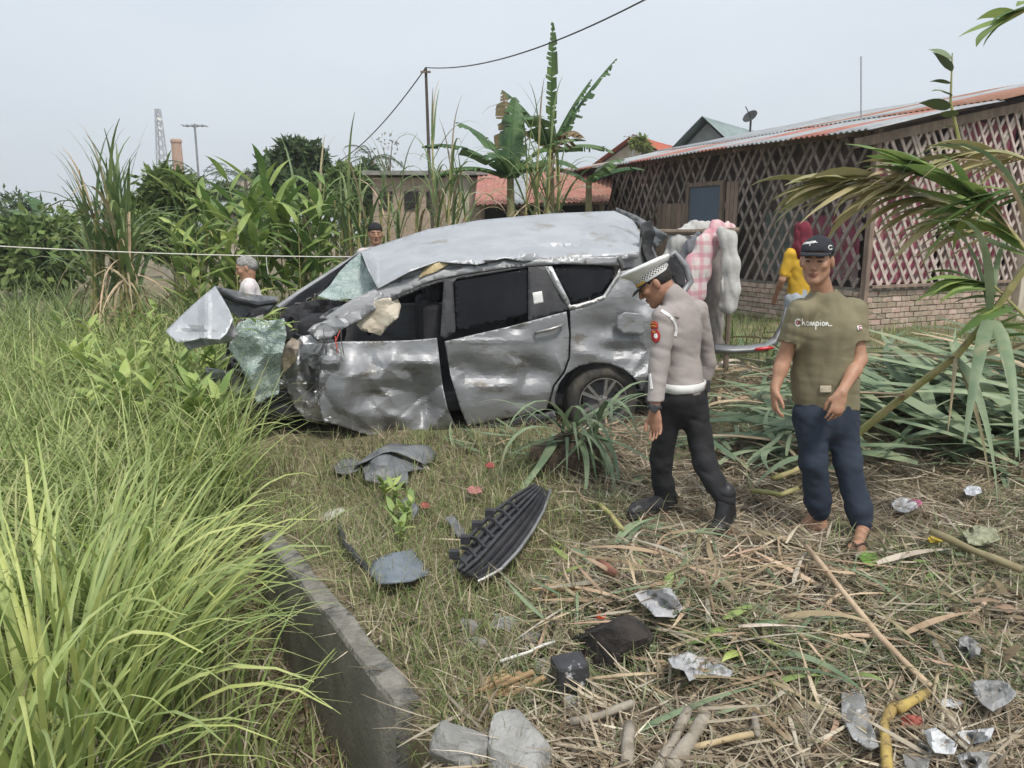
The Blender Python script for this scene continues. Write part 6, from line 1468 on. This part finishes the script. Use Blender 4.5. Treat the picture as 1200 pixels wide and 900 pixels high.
# ---- policeman, seen from behind his left shoulder, looking down
def officer():
    root = empty('person', gnd(800, 622), 'policeman in grey shirt, white belt and black trousers walking with head bowed', 'person')
    hd = Head(at(768, 332, 4.40), (-.80, .2, -.57), 0)
    nk = at(793, 352, 4.42); sl, sr = at(777, 372, 4.25), at(817, 364, 4.55)
    el, wr = at(772, 430, 4.2), at(767, 482, 4.13); er, wr2 = at(829, 425, 4.62), at(818, 470, 4.62)
    pv = at(800, 458, 4.38); hl, hr = at(784, 468, 4.36), at(811, 466, 4.40)
    kl, kr = at(775, 541, 4.42), at(826, 541, 4.30); al, ar = at(779, 596, 4.46), at(850, 592, 4.2)
    fw = nrm((-.8, .6, 0)); sd = fw.cross(UZ)
    lo, hi = bounds([hd.c, nk, sl, sr, el, wr, er, kl, kr, al, ar, gnd(740, 610), gnd(838, 634)])
    F = Field(lo, hi, .0048); hd.add(F)
    F.cone(hd.L(0, -.03, -.06), nk, .054, .06, .03)
    F.cone(nk-UZ*.06, pv+UZ*.1, .11, .11, .03, (fw, .6)); F.cone(sl, sr, .05, .05, .03)
    arm(F, sl, el, wr); arm(F, sr, er, wr2); hand(F, wr, at(771, 520, 4.1)-wr, sd*-1+fw*.1, fw+V3((-.3, -.1, 0)), .32); hand(F, wr2, (0, 0, -1), sd, fw, .4)
    legs(F, hl, kl, al); legs(F, hr, kr, ar); foot(F, al, gnd(742, 609)); foot(F, ar, gnd(838, 633))
    fmesh(F, 'body', M_skin, root, 2, lambda v: hd.colors(v, SK2))
    F = Field(np.array(hd.c)-.2, np.array(hd.c)+.2, .005); scalp(F, hd, -.05, .05); fmesh(F, 'hair', M_hair, root)
    # shirt
    M_sh = mat('grey_uniform', (.37, .33, .315), (.32, .285, .27), 5, .85, bump=.15, bscale=90)
    F = Field(lo, hi, .0068)
    ch = nk.lerp(pv, .33); ws = nk.lerp(pv, .84)
    F.cone(nk-UZ*.075-fw*.012, ch-fw*.005, .14, .166, .05, (fw, .64)); F.cone(ch, ws, .166, .146, .06, (fw, .68)); F.cone(ws, pv+UZ*.03, .150, .162, .03, (fw, .73))
    F.cone(sl-UZ*.005, sr-UZ*.005, .055, .055, .045); F.cone(nk-UZ*.03, hd.L(0, -.045, -.10), .074, .064, .035)
    for s_, e_, w_ in ((sl, el, wr), (sr, er, wr2)):
        F.cone(s_, e_, .066, .056, .03); F.cone(e_, w_.lerp(e_, .12), .056, .046, .02)
        F.cone(w_.lerp(e_, .14), w_.lerp(e_, .04), .045, .043, .01)
    F.half(pv-UZ*.01, -UZ); F.half(hd.L(0, -.0, -.085)+UZ*.01, nrm(hd.u*.9+hd.f*.35))
    F.wrinkle(.0035, 6, 2.4, 3); F.wrinkle(.002, 14, 1.6, 9); sh = fmesh(F, 'shirt', M_sh, root, 1)
    # trousers
    F = Field(lo, hi, .0068)
    F.cone(pv+UZ*.035, pv-UZ*.03, .157, .168, .03, (fw, .74))
    for h_, k_, a_ in ((hl, kl, al), (hr, kr, ar)):
        F.cone(h_-UZ*.01, k_, .092, .068, .04); F.cone(k_, V3(k_).lerp(a_, .5), .068, .062, .03); F.cone(V3(k_).lerp(a_, .45), V3(a_)+UZ*.03, .066, .062, .02)
    F.half(pv+UZ*.045, UZ); F.half(V3((0, 0, al.z-.0)), -UZ); F.wrinkle(.005, 6.5, 2.2, 8); F.wrinkle(.0022, 14, 1.8, 2)
    fmesh(F, 'trousers', mat('black_twill', (.013, .013, .015), (.022, .022, .025), 6, .8), root, 3)
    # belt, buckle loop
    bz = pv+UZ*.035; m_wb = mat('white_belt', (.78, .78, .77), (.68, .68, .67), 20, .5)
    fr = fw; mbb = MB(); mbb.lathe(bz-UZ*.025, UZ, [(.156, 0), (.1645, .002), (.1645, .048), (.156, .05)], 48, ref=sd, ex=1.0)
    o = mbb.build('belt', m_wb, root, True)
    c_ = np.array([v.co for v in o.data.vertices]); f2 = np.array(fw); q = c_-np.array(bz); q = q-np.outer(q@f2*(1-.735), f2); o.data.vertices.foreach_set('co', (q+np.array(bz)).astype(np.float32).ravel())
    bs = bz-fw*.131+sd*-.0; MB().box(bs+nrm(fw)*-.004+sd*.05, (.03, .012, .07), (sd, fw, UZ)).build('belt_loop', M_blackp, root, bevel=.003)
    # lanyard strap, white cuff edge, shoulder patch, watch
    B = bvh_of(sh)
    ribbon_on(B, [(768, 361), (775, 364), (783, 369), (788, 374), (791, 380), (792, 388), (791, 394)], .018, .005, m_wb, 'shoulder_strap', root)
    ribbon_on(B, [(766, 365), (760, 372), (757, 382), (758, 392)], .012, .005, m_wb, 'lanyard', root)
    ribbon_on(B, [(784, 372), (790, 370), (796, 372)], .008, .004, M_sh, 'epaulette_edge', root)
    ribbon_on(B, [(762, 438), (763, 446), (764, 456)], .012, .006, m_wb, 'white_cord', root)
    m_red = mat('red_patch', (.42, .03, .03), (.34, .02, .02), 30, .8); m_gold = mat('gold_thread', (.62, .40, .07), (.5, .3, .05), 60, .7)
    patch_on(B, [(762, 378), (766, 376), (771, 378), (771, 385), (762, 386)], .004, m_red, 'name_tab', root); patch_on(B, [(763, 388), (771, 386), (774, 393), (773, 399), (768, 402), (764, 398)], .004, m_red, 'shoulder_patch', root)
    ribbon_on(B, [(763, 379.5), (766, 378), (770, 379.5)], .007, .007, m_gold, 'tab_lettering', root); ribbon_on(B, [(763, 383), (766, 381.5), (770, 382.7)], .006, .007, m_gold, 'tab_lettering', root)
    patch_on(B, [(767, 391), (770, 391), (771, 395), (769, 397.5), (766.5, 395)], .007, m_wb, 'crest', root, 1.2); ribbon_on(B, [(766, 389.2), (769, 389)], .006, .008, m_gold, 'crest_star', root)
    wd = nrm(el-wr); MB().lathe(wr+wd*.022, wd, [(.034, -.012), (.038, -.01), (.038, .01), (.034, .012)], 20).build('watch', M_blackp, root, True)
    MB().lathe(wr+wd*.022+V3((-.01, -.036, 0)), (-.2, -1, .1), [(.0, .012), (.018, .012), (.022, .006), (.022, -.004)], 16).build('watch_face', M_blackp, root)
    # boots
    m_bt = mat('black_boot', (.018, .018, .02), (.03, .03, .033), 10, .45, c3=(.12, .105, .085), s3=9, t3=.64)
    for an, toe, lift in ((al, gnd(740, 609), 0), (ar, gnd(837, 634), .07)):
        F = Field(*bounds([an, toe], .17), .006); d = nrm(V3((toe.x-an.x, toe.y-an.y, 0))); gz = toe.z+.02
        heel = V3((an.x, an.y, gz+.035+lift))-d*.03; ball = V3((toe.x, toe.y, gz+.028))-d*.05
        F.cone(an+UZ*.08, heel+UZ*.03, .056, .047, .02); F.cone(heel, ball, .045, .044, .03); F.cone(an+d*.02+UZ*.01, ball+UZ*.012, .048, .036, .03); F.cone(ball, ball+d*.045, .046, .036, .02)
        F.half((0, 0, toe.z-.002), -UZ); F.wrinkle(.003, 22, 1, 2)
        bt = fmesh(F, 'boot', m_bt, root, 2)
        so = MB(); pts = [(heel-d*.045, .038), (heel, .046), (heel.lerp(ball, .5), .044), (ball, .05), (ball+d*.05, .045), (ball+d*.08, .02)]; vs = []
        s_ = d.cross(UZ)
        for p, w in pts:
            for q in (-1, 1):
                for z in (-.052, -.026): vs.append(V3((p.x, p.y, p.z+z+.02))+s_*q*w)
        fs = []
        for i in range(len(pts)-1):
            a = 4*i; fs += [(a, a+1, a+5, a+4), (a+2, a+6, a+7, a+3), (a+1, a+3, a+7, a+5), (a, a+4, a+6, a+2)]
        fs += [(0, 2, 3, 1), (4*len(pts)-4, 4*len(pts)-3, 4*len(pts)-1, 4*len(pts)-2)]
        mk('sole', vs, fs, M_rubber, bt)
    # peaked cap: band with checks, flared white crown, black visor
    cu = nrm(hd.u*1+hd.f*-.02); cf = nrm(hd.f-cu*hd.f.dot(cu)); cs = cf.cross(cu); cc = hd.L(0, -.008, .052)
    def ring(rx, ry, z, yo=0, n=40): return [cc+cs*rx*math.cos(2*math.pi*i/n)+cf*(ry*math.sin(2*math.pi*i/n)+yo)+cu*z for i in range(n)]
    def loft(rings, name, m, par, n=40, capt=False):
        vs = sum(rings, []); fs = [(i*n+k, i*n+(k+1) % n, (i+1)*n+(k+1) % n, (i+1)*n+k) for i in range(len(rings)-1) for k in range(n)]
        if capt: fs.append(tuple(range((len(rings)-1)*n, len(rings)*n)))
        return mk(name, vs, fs, m, par, True)
    cap = empty('cap', hd.c-wloc(root)); cap.parent = root
    loft([ring(.084, .104, -.02), ring(.086, .106, -.018), ring(.087, .107, .03)], 'band', m_wb, cap)
    def tiltz(rx, ry, z, yo): return [p+cu*(.014*(p-cc).dot(cf)/.1) for p in ring(rx, ry, z, yo)]
    loft([ring(.087, .107, .022), tiltz(.105, .128, .036, .005), tiltz(.128, .15, .058, .008), tiltz(.131, .153, .064, .008), tiltz(.122, .143, .072, .006), tiltz(.07, .09, .078, 0)], 'crown', m_wb, cap, capt=True)
    n = 72; rw = [[cc+cs*.0885*math.cos(2*math.pi*i/n)+cf*.1085*math.sin(2*math.pi*i/n)+cu*z for i in range(n)] for z in (-.004, .004, .012, .02)]
    vs = sum(rw, []); fs = []; mi = []
    for i in range(3):
        for k in range(n): fs.append((i*n+k, i*n+(k+1) % n, (i+1)*n+(k+1) % n, (i+1)*n+k)); mi.append((i+k) % 2)
    o = mk('check_band', vs, fs, [m_wb, M_blackp], cap); o.data.polygons.foreach_set('material_index', mi)
    fr2 = [i for i in range(41)]; 
    def fa(a): return cs*math.cos(R(a)), cf*math.sin(R(a))
    vs = []
    for i in range(25):
        a = 20+140*i/24; w = math.sin(math.pi*i/24)**.6
        p = cc+cs*.087*math.cos(R(a))+cf*.107*math.sin(R(a))-cu*.018; q = p+(cf*.052-cu*.03)*w
        vs += [p, p.lerp(q, .5)+cu*.004, q]
    o = mk('visor', vs, [(3*i+j, 3*i+j+1, 3*i+4+j, 3*i+3+j) for i in range(24) for j in (0, 1)], mat('gloss_black', (.012, .012, .013), None, 5, .2), cap, True); so = o.modifiers.new('s', 'SOLIDIFY'); so.thickness = .004
    vs = []
    for i in range(21):
        a = 25+130*i/20; p = cc+cs*.0895*math.cos(R(a))+cf*.1095*math.sin(R(a))-cu*.017; vs += [p, p+cu*.014]
    mk('gold_strap', vs, [(2*i, 2*i+1, 2*i+3, 2*i+2) for i in range(20)], m_gold, cap)
    return root
officer()

# ---- man in the olive shirt, facing the camera
def olive_man():
    root = empty('person', gnd(985, 628), 'man in olive lettered tee shirt, dark cap and navy trousers standing in sandals', 'person')
    Y0 = 4.15
    hd = Head(at(957, 306, Y0-.01), (-.50, -.86, -.06), 0)
    nk = at(964, 343, Y0+.04); sl, sr = at(937, 366, Y0-.02), at(1000, 364, Y0+.05)
    el, wl_ = at(918, 422, Y0+.02), at(908, 456, Y0-.04); er, wr = at(1007, 422, Y0+.0), at(986, 460, Y0-.17)
    pv = at(968, 474, Y0+.04); hl, hr = at(950, 484, Y0+.02), at(986, 484, Y0+.06)
    kl, kr = at(953, 541, Y0-.01), at(993, 541, Y0-.01); al, ar = at(961, 602, Y0+.04), at(1011, 618, Y0-.08)
    fw = nrm((-.22, -.97, 0)); sd = fw.cross(UZ)
    tl, tr = gnd(930, 617, .035), gnd(1003, 648, .035)
    lo, hi = bounds([hd.c, nk, sl, sr, el, wl_, er, wr, kl, kr, al, ar, tl, tr])
    F = Field(lo, hi, .0048); hd.add(F)
    F.cone(hd.L(0, -.03, -.06), nk, .053, .056, .03); F.cone(nk-UZ*.10-fw*.02, pv+UZ*.1, .08, .11, .03, (fw, .5)); F.cone(sl-UZ*.02-fw*.04, sr-UZ*.02-fw*.04, .03, .03, .02)
    arm(F, sl, el, wl_, .98); arm(F, sr, er, wr, .98)
    hand(F, wl_, at(908, 486, Y0-.08)-wl_, sd*-1+fw*-.2, fw+sd*.2, .45); hand(F, wr, at(977, 494, Y0-.2)-wr, fw*-1+sd*.3, nrm((-1, -.1, 0)), .35)
    legs(F, hl, kl, al); legs(F, hr, kr, ar); foot(F, al, tl, 1, True); foot(F, ar, tr, 1, True)
    fmesh(F, 'body', M_skin, root, 2, lambda v: hd.colors(v, SK1))
    F = Field(np.array(hd.c)-.2, np.array(hd.c)+.2, .005); scalp(F, hd, -.04, .05, .005); fmesh(F, 'hair', M_hair, root)
    M_ol = mat('olive_jersey', (.225, .20, .125), (.185, .163, .10), 4, .92, bump=.12, bscale=110, c3=(.24, .215, .14), s3=3, t3=.6)
    F = Field(lo, hi, .0068); ch = nk.lerp(pv, .33); ws = nk.lerp(pv, .8)
    F.cone(nk-UZ*.125, ch, .125, .178, .05, (fw, .64)); F.cone(ch, ws, .182, .168, .05, (fw, .64)); F.cone(ws, pv-UZ*.02, .168, .175, .04, (fw, .66))
    for q in (sl, sr): F.cone(nk-UZ*.03, q, .052, .06, .03)
    F.cone(nk-UZ*.03, nk+UZ*.012, .074, .066, .03)
    for s_, e_, t in ((sl, el, .62), (sr, er, .66)): F.cone(s_, V3(s_).lerp(e_, t), .07, .068, .035)
    for s_, e_, t in ((sl, el, .62), (sr, er, .66)):
        p = V3(s_).lerp(e_, t); d = nrm(V3(e_)-s_); g = (np.abs((F.ax[0][:, None, None]-p.x))+np.abs((F.ax[2][None, None, :]-p.z))*.6 < .12)
        dd = (F.ax[0][:, None, None]-p.x)*d.x+(F.ax[1][None, :, None]-p.y)*d.y+(F.ax[2][None, None, :]-p.z)*d.z
        out = (F.ax[0][:, None, None] < sl.x-.02) if s_ is sl else (F.ax[0][:, None, None] > sr.x-.015)
        F.f = np.where(g & out, np.maximum(F.f, dd), F.f).astype(np.float32)
    F.half(pv-UZ*.022, -UZ); F.ell(nk+UZ*.035+fw*.01, (.064, .066, .035), None, .01, -1)
    F.wrinkle(.0065, 13, .22, 5); F.wrinkle(.003, 8, 2.6, 9); sh = fmesh(F, 'shirt', M_ol, root, 1)
    B = bvh_of(sh); m_w = mat('white_print', (.78, .78, .76), None, 5, .8); m_tag = mat('cream_label', (.62, .55, .42), (.5, .44, .33), 60, .9)
    for s_ in script_word(932, 381, 975, 4.2, .02): ribbon_on(B, s_, .0052, .002, m_w, 'lettering', root)
    ribbon_on(B, arc_px(934.5, 378, 1.2, 2, 0, 360), .004, .003, mat('red_print', (.4, .03, .05), None, 5, .8), 'logo_core', root)
    patch_on(B, [(961, 452), (974, 452), (974, 460), (961, 460)], .004, m_tag, 'hem_label', root)
    ribbon_on(B, [(963, 456), (972, 456)], .004, .008, mat('brown_print', (.2, .14, .08), None, 5, .8), 'label_print', root)
    patch_on(B, [(1004, 382), (1009, 381), (1010, 386), (1005, 387)], .004, m_w, 'sleeve_logo', root, 1.2); ribbon_on(B, arc_px(1007, 384, 1.6, 1.8, 40, 320), .004, .008, bpy.data.materials['red_print'], 'sleeve_logo_c', root)
    # trousers with gathered cuffs
    F = Field(lo, hi, .0068); F.cone(pv+UZ*.05, pv-UZ*.05, .158, .172, .03, (fw, .68))
    for h_, k_, a_ in ((hl, kl, al), (hr, kr, ar)):
        F.cone(h_-UZ*.02, k_, .096, .076, .04); F.cone(k_, V3(k_).lerp(a_, .72), .076, .074, .03); F.cone(V3(k_).lerp(a_, .72), V3(k_).lerp(a_, .88), .074, .068, .02); F.cone(V3(k_).lerp(a_, .90), V3(k_).lerp(a_, .99), .052, .05, .012)
    F.half(pv+UZ*.06, UZ); F.wrinkle(.005, 6.5, 2.2, 12); F.wrinkle(.0022, 14, 1.8, 2)
    fmesh(F, 'trousers', mat('navy_cloth', (.022, .032, .052), (.03, .042, .065), 7, .85, bump=.1, bscale=90), root, 3)
    # sandals
    m_sd = mat('brown_sandal', (.075, .045, .035), (.05, .03, .025), 9, .75)
    for an, toe in ((al, tl), (ar, tr)):
        d = nrm(V3((toe.x-an.x, toe.y-an.y, 0))); s_ = d.cross(UZ); z = toe.z+.0; heel = V3((an.x, an.y, z))-d*.06; L_ = (V3((toe.x, toe.y, z))-heel).length+.035; vs = []
        for i in range(9):
            t = i/8; w = (.036, .04, .037, .036, .04, .046, .048, .042, .02)[i]
            for q in (-1, 1):
                for zz in (-.004, .012): vs.append(heel+d*L_*t+s_*q*w+UZ*zz)
        fs = []
        for i in range(8):
            a = 4*i; fs += [(a, a+1, a+5, a+4), (a+2, a+6, a+7, a+3), (a+1, a+3, a+7, a+5), (a, a+4, a+6, a+2)]
        fs += [(0, 2, 3, 1), (32, 33, 35, 34)]
        so = mk('sandal', vs, fs, m_sd, root); tp = heel+d*(L_-.05)+UZ*.035; mid = heel+d*(L_-.095)
        MB().tube([tp-UZ*.025, tp, mid+s_*.035+UZ*.04, mid-d*.04+s_*.045+UZ*.01], .006, 6).build('strap', m_sd, so); MB().tube([tp, mid-s_*.035+UZ*.04, mid-d*.04-s_*.045+UZ*.01], .006, 6).build('strap', m_sd, so)
    wd = nrm(er-wr); MB().lathe(wr+wd*.01, wd, [(.0285, -.002), (.031, 0), (.0285, .002)], 20).build('bracelet', m_tag, root)
    baseball_cap(root, hd, mat('navy_cap', (.018, .020, .026), (.03, .032, .038), 12, .85), m_w, True)
    return root
def baseball_cap(root, hd, m, m_w, letters=False, back=False):
    cap = empty('cap', hd.c-wloc(root)); cap.parent = root
    F = Field(np.array(hd.c)-.22, np.array(hd.c)+.22, .005); F.ell(hd.L(0, -.01, .046), np.array((.086, .107, .090))*hd.k, hd.fr, .005); F.half(hd.L(0, -.008, .043), nrm(-hd.u+hd.f*.12))
    F.wrinkle(.002, 20); dome = fmesh(F, 'crown', m, cap, 3)
    sg = -1 if back else 1; vs = []
    for i in range(25):
        a = 18+144*i/24; w = math.sin(math.pi*i/24)**.5; p = hd.L(.084*math.cos(R(a)), -.008+sg*.104*math.sin(R(a)), .052); q = p+(hd.f*sg*.075-hd.u*(.006+.022*math.cos(R(a))**2))*w*hd.k
        vs += [p, p.lerp(q, .5)+hd.u*.006*w, q]
    if not back:
        o = mk('brim', vs, [(3*i+j, 3*i+j+1, 3*i+4+j, 3*i+3+j) for i in range(24) for j in (0, 1)], m, cap, True); so = o.modifiers.new('s', 'SOLIDIFY'); so.thickness = .005
        MB().lathe(hd.L(0, -.01, .134), hd.u, [(.009, 0), (.007, .005), (0, .006)], 10).build('button', m, cap)
    if letters:
        B = bvh_of(dome)
        for s_ in script_word(938, 287, 958, 2.2, -.14): ribbon_on(B, s_, .0034, .002, m_w, 'cap_lettering', cap)
        ribbon_on(B, arc_px(973, 290, 2.2, 2.4, 30, 330), .004, .002, m_w, 'cap_logo', cap)
olive_man()

# ---- bystanders farther off
def bystander(label, hdpx, hf, Y, height, shirt, lower, fw, pose=None, k=.95, hairm=None, hairvol=None, sleeve=.55, skin=SK1, extra=None, skirt=False, feet=True):
    hd = Head(at(*hdpx, Y), hf, 0, k); x, y = hd.c.x, hd.c.y; zg = hz1(x, y); fw = nrm(fw); sd = fw.cross(UZ)
    root = empty('person', (x, y, zg), label, 'person')
    hc = hd.c.z-zg
    nk = V3((x, y, zg+hc*.885))-fw*.02; sl, sr = nk+sd*-.17*k-UZ*.045, nk+sd*.17*k-UZ*.045
    pv = V3((x, y, zg+hc*.56))-fw*.03; hl, hr = pv-sd*.085-UZ*.05, pv+sd*.085-UZ*.05
    al, ar = V3((x, y, zg+.08))-sd*.1-fw*.02, V3((x, y, zg+.08))+sd*.1-fw*.02
    kl, kr = hl.lerp(al, .48)+fw*.03, hr.lerp(ar, .48)+fw*.03
    e1, e2 = sl-UZ*.27*k-sd*.04, sr-UZ*.27*k+sd*.04; w1, w2 = e1-UZ*.22*k+fw*.05, e2-UZ*.22*k+fw*.05
    if pose: e1, w1, e2, w2 = [nk+sd*a+fw*b+UZ*c for a, b, c in pose]
    lo, hi = bounds([hd.c, nk, sl, sr, e1, w1, e2, w2, al, ar], .2); F = Field(lo, hi, .008); hd.add(F)
    F.cone(hd.L(0, -.03, -.06), nk, .05*k, .056*k, .03); F.cone(nk-UZ*.06, pv+UZ*.1, .1, .1, .03, (fw, .6)); F.cone(sl, sr, .045, .045, .03)
    arm(F, sl, e1, w1, .9); arm(F, sr, e2, w2, .9); hand(F, w1, w1-e1, sd, fw, .4, k); hand(F, w2, w2-e2, -sd, fw, .4, k)
    legs(F, hl, kl, al); legs(F, hr, kr, ar); foot(F, al, V3((al.x, al.y, zg))+fw*.17); foot(F, ar, V3((ar.x, ar.y, zg))+fw*.17)
    fmesh(F, 'body', M_skin, root, 1, lambda v: hd.colors(v, skin))
    if hairm:
        F = Field(np.array(hd.c)-.24, np.array(hd.c)+.24, .007); scalp(F, hd, -.07, .055, .01, hairvol); F.wrinkle(.006, 30, 1, 4); fmesh(F, 'hair', hairm, root)
    F = Field(lo, hi, .009); ch = nk.lerp(pv, .35)
    F.cone(nk-UZ*.08, ch, .135*k, .165*k, .05, (fw, .66)); F.cone(ch, pv-UZ*.06, .165*k, .165*k, .05, (fw, .68)); F.cone(sl, sr, .055, .055, .05); F.cone(nk-UZ*.03, nk+UZ*.01, .066, .06, .03)
    for s_, e_, w_ in ((sl, e1, w1), (sr, e2, w2)):
        F.cone(s_, e_ if sleeve > .6 else s_.lerp(e_, sleeve/.6), .066*k, .058*k, .03)
        if sleeve > .6: F.cone(e_, e_.lerp(w_, (sleeve-.6)/.4), .056*k, .05*k, .02)
    F.half(pv-UZ*.08, -UZ); F.wrinkle(.007, 12, .8, hdpx[0]); fmesh(F, 'shirt', shirt, root, 2)
    F = Field(lo, hi, .009); F.cone(pv+UZ*.03, pv-UZ*.05, .15*k, .165*k, .03, (fw, .7))
    if skirt: F.cone(pv-UZ*.05, (hl+hr)/2*.0+V3((x, y, zg+.12)), .16, .19, .03)
    else:
        for h_, k_, a_ in ((hl, kl, al), (hr, kr, ar)): F.cone(h_, k_, .09, .07, .04); F.cone(k_, a_+UZ*.0, .07, .062, .03)
    F.half((0, 0, zg+.06), -UZ); F.wrinkle(.008, 11, .7, 4); fmesh(F, 'lower_garment', lower, root, 2)
    return root, hd, nk, sd, fw
m_fl = mat('pale_pink_print', (.60, .54, .55), (.70, .66, .66), 26, .9)
bystander('grey haired woman in pale printed blouse walking behind the torn hood', (288, 314), (-.9, -.25, -.35), 7.5, 1.5, m_fl, mat('brown_skirt', (.12, .08, .07), (.09, .06, .05), 8, .9), (-.9, -.3, 0), k=.92, hairm=M_greyhair, hairvol=((0, -.085, .0), (.06, .05, .055)), sleeve=.7, skirt=True)
r_, hd_, *_ = bystander('man in pale pink shirt and backward dark cap behind the wreck', (440, 274), (.25, -.95, -.1), 8.9, 1.75, mat('pale_pink_shirt', (.60, .52, .52), (.52, .45, .46), 8, .9), M_interior, (.1, -1, 0), hairm=M_hair, sleeve=.5)
baseball_cap(r_, hd_, mat('black_cap', (.015, .015, .018), None, 5, .85), M_white, False, True)
# woman in yellow with a maroon head scarf
r_, hd_, nk_, sd_, fw_ = bystander('woman in yellow top and maroon head scarf facing the house wall', (940, 274), (-.1, .95, -.15), 8.5, 1.6, mat('yellow_top', (.62, .38, .035), (.52, .31, .03), 7, .9), mat('pale_jeans', (.40, .44, .48), (.32, .36, .40), 9, .9), (-.4, .9, 0), k=.95, sleeve=.45, pose=[(-.24, .02, -.32), (-.2, .14, -.5), (.25, .02, -.3), (.2, .2, -.45)])
F = Field(np.array(hd_.c)-np.array((.35, .35, .5)), np.array(hd_.c)+np.array((.35, .35, .25)), .008)
F.ell(hd_.L(0, -.012, .02), (.098, .118, .12), hd_.fr, .02); F.cone(hd_.L(0, -.03, -.05), nk_-UZ*.03-fw_*.02, .09, .12, .05); F.cone(nk_-fw_*.03, nk_-UZ*.26-fw_*.1+sd_*.09, .15, .10, .05, (fw_, .75))
F.ell(hd_.L(0, .11, -.02), (.055, .06, .075), hd_.fr, .01, -1); F.wrinkle(.009, 14, .5, 6)
fmesh(F, 'head_scarf', mat('maroon_scarf', (.17, .02, .035), (.115, .014, .025), 9, .9), r_, 2)
# man half hidden by the bedding
r_, hd_, *_ = bystander('man in black cap mostly hidden behind the hung bedding', (812, 272), (.3, .9, -.2), 8.9, 1.7, mat('dark_tee', (.02, .022, .028), None, 5, .9), mat('dark_jeans', (.025, .03, .045), (.035, .04, .055), 8, .9), (.3, .9, 0), hairm=M_hair)
baseball_cap(r_, hd_, bpy.data.materials['black_cap'], M_white, False, True)

# ------------------------------------------------------------------ thin haze in the air
hm = bpy.data.materials.new('haze_air'); hm.use_nodes = True
for nd in list(hm.node_tree.nodes):
    if nd.type != 'OUTPUT_MATERIAL': hm.node_tree.nodes.remove(nd)
pv_ = hm.node_tree.nodes.new('ShaderNodeVolumePrincipled'); pv_.inputs['Color'].default_value = (.93, .95, .97, 1); pv_.inputs['Density'].default_value = .0014
pv_.inputs['Anisotropy'].default_value = .2
hm.node_tree.links.new(pv_.outputs[0], [q for q in hm.node_tree.nodes if q.type == 'OUTPUT_MATERIAL'][0].inputs['Volume'])
hb = MB().box((0, 220, 23), (860, 540, 50)).build('haze', hm, None, origin=(0, 220, -2)); hb['kind'] = 'stuff'
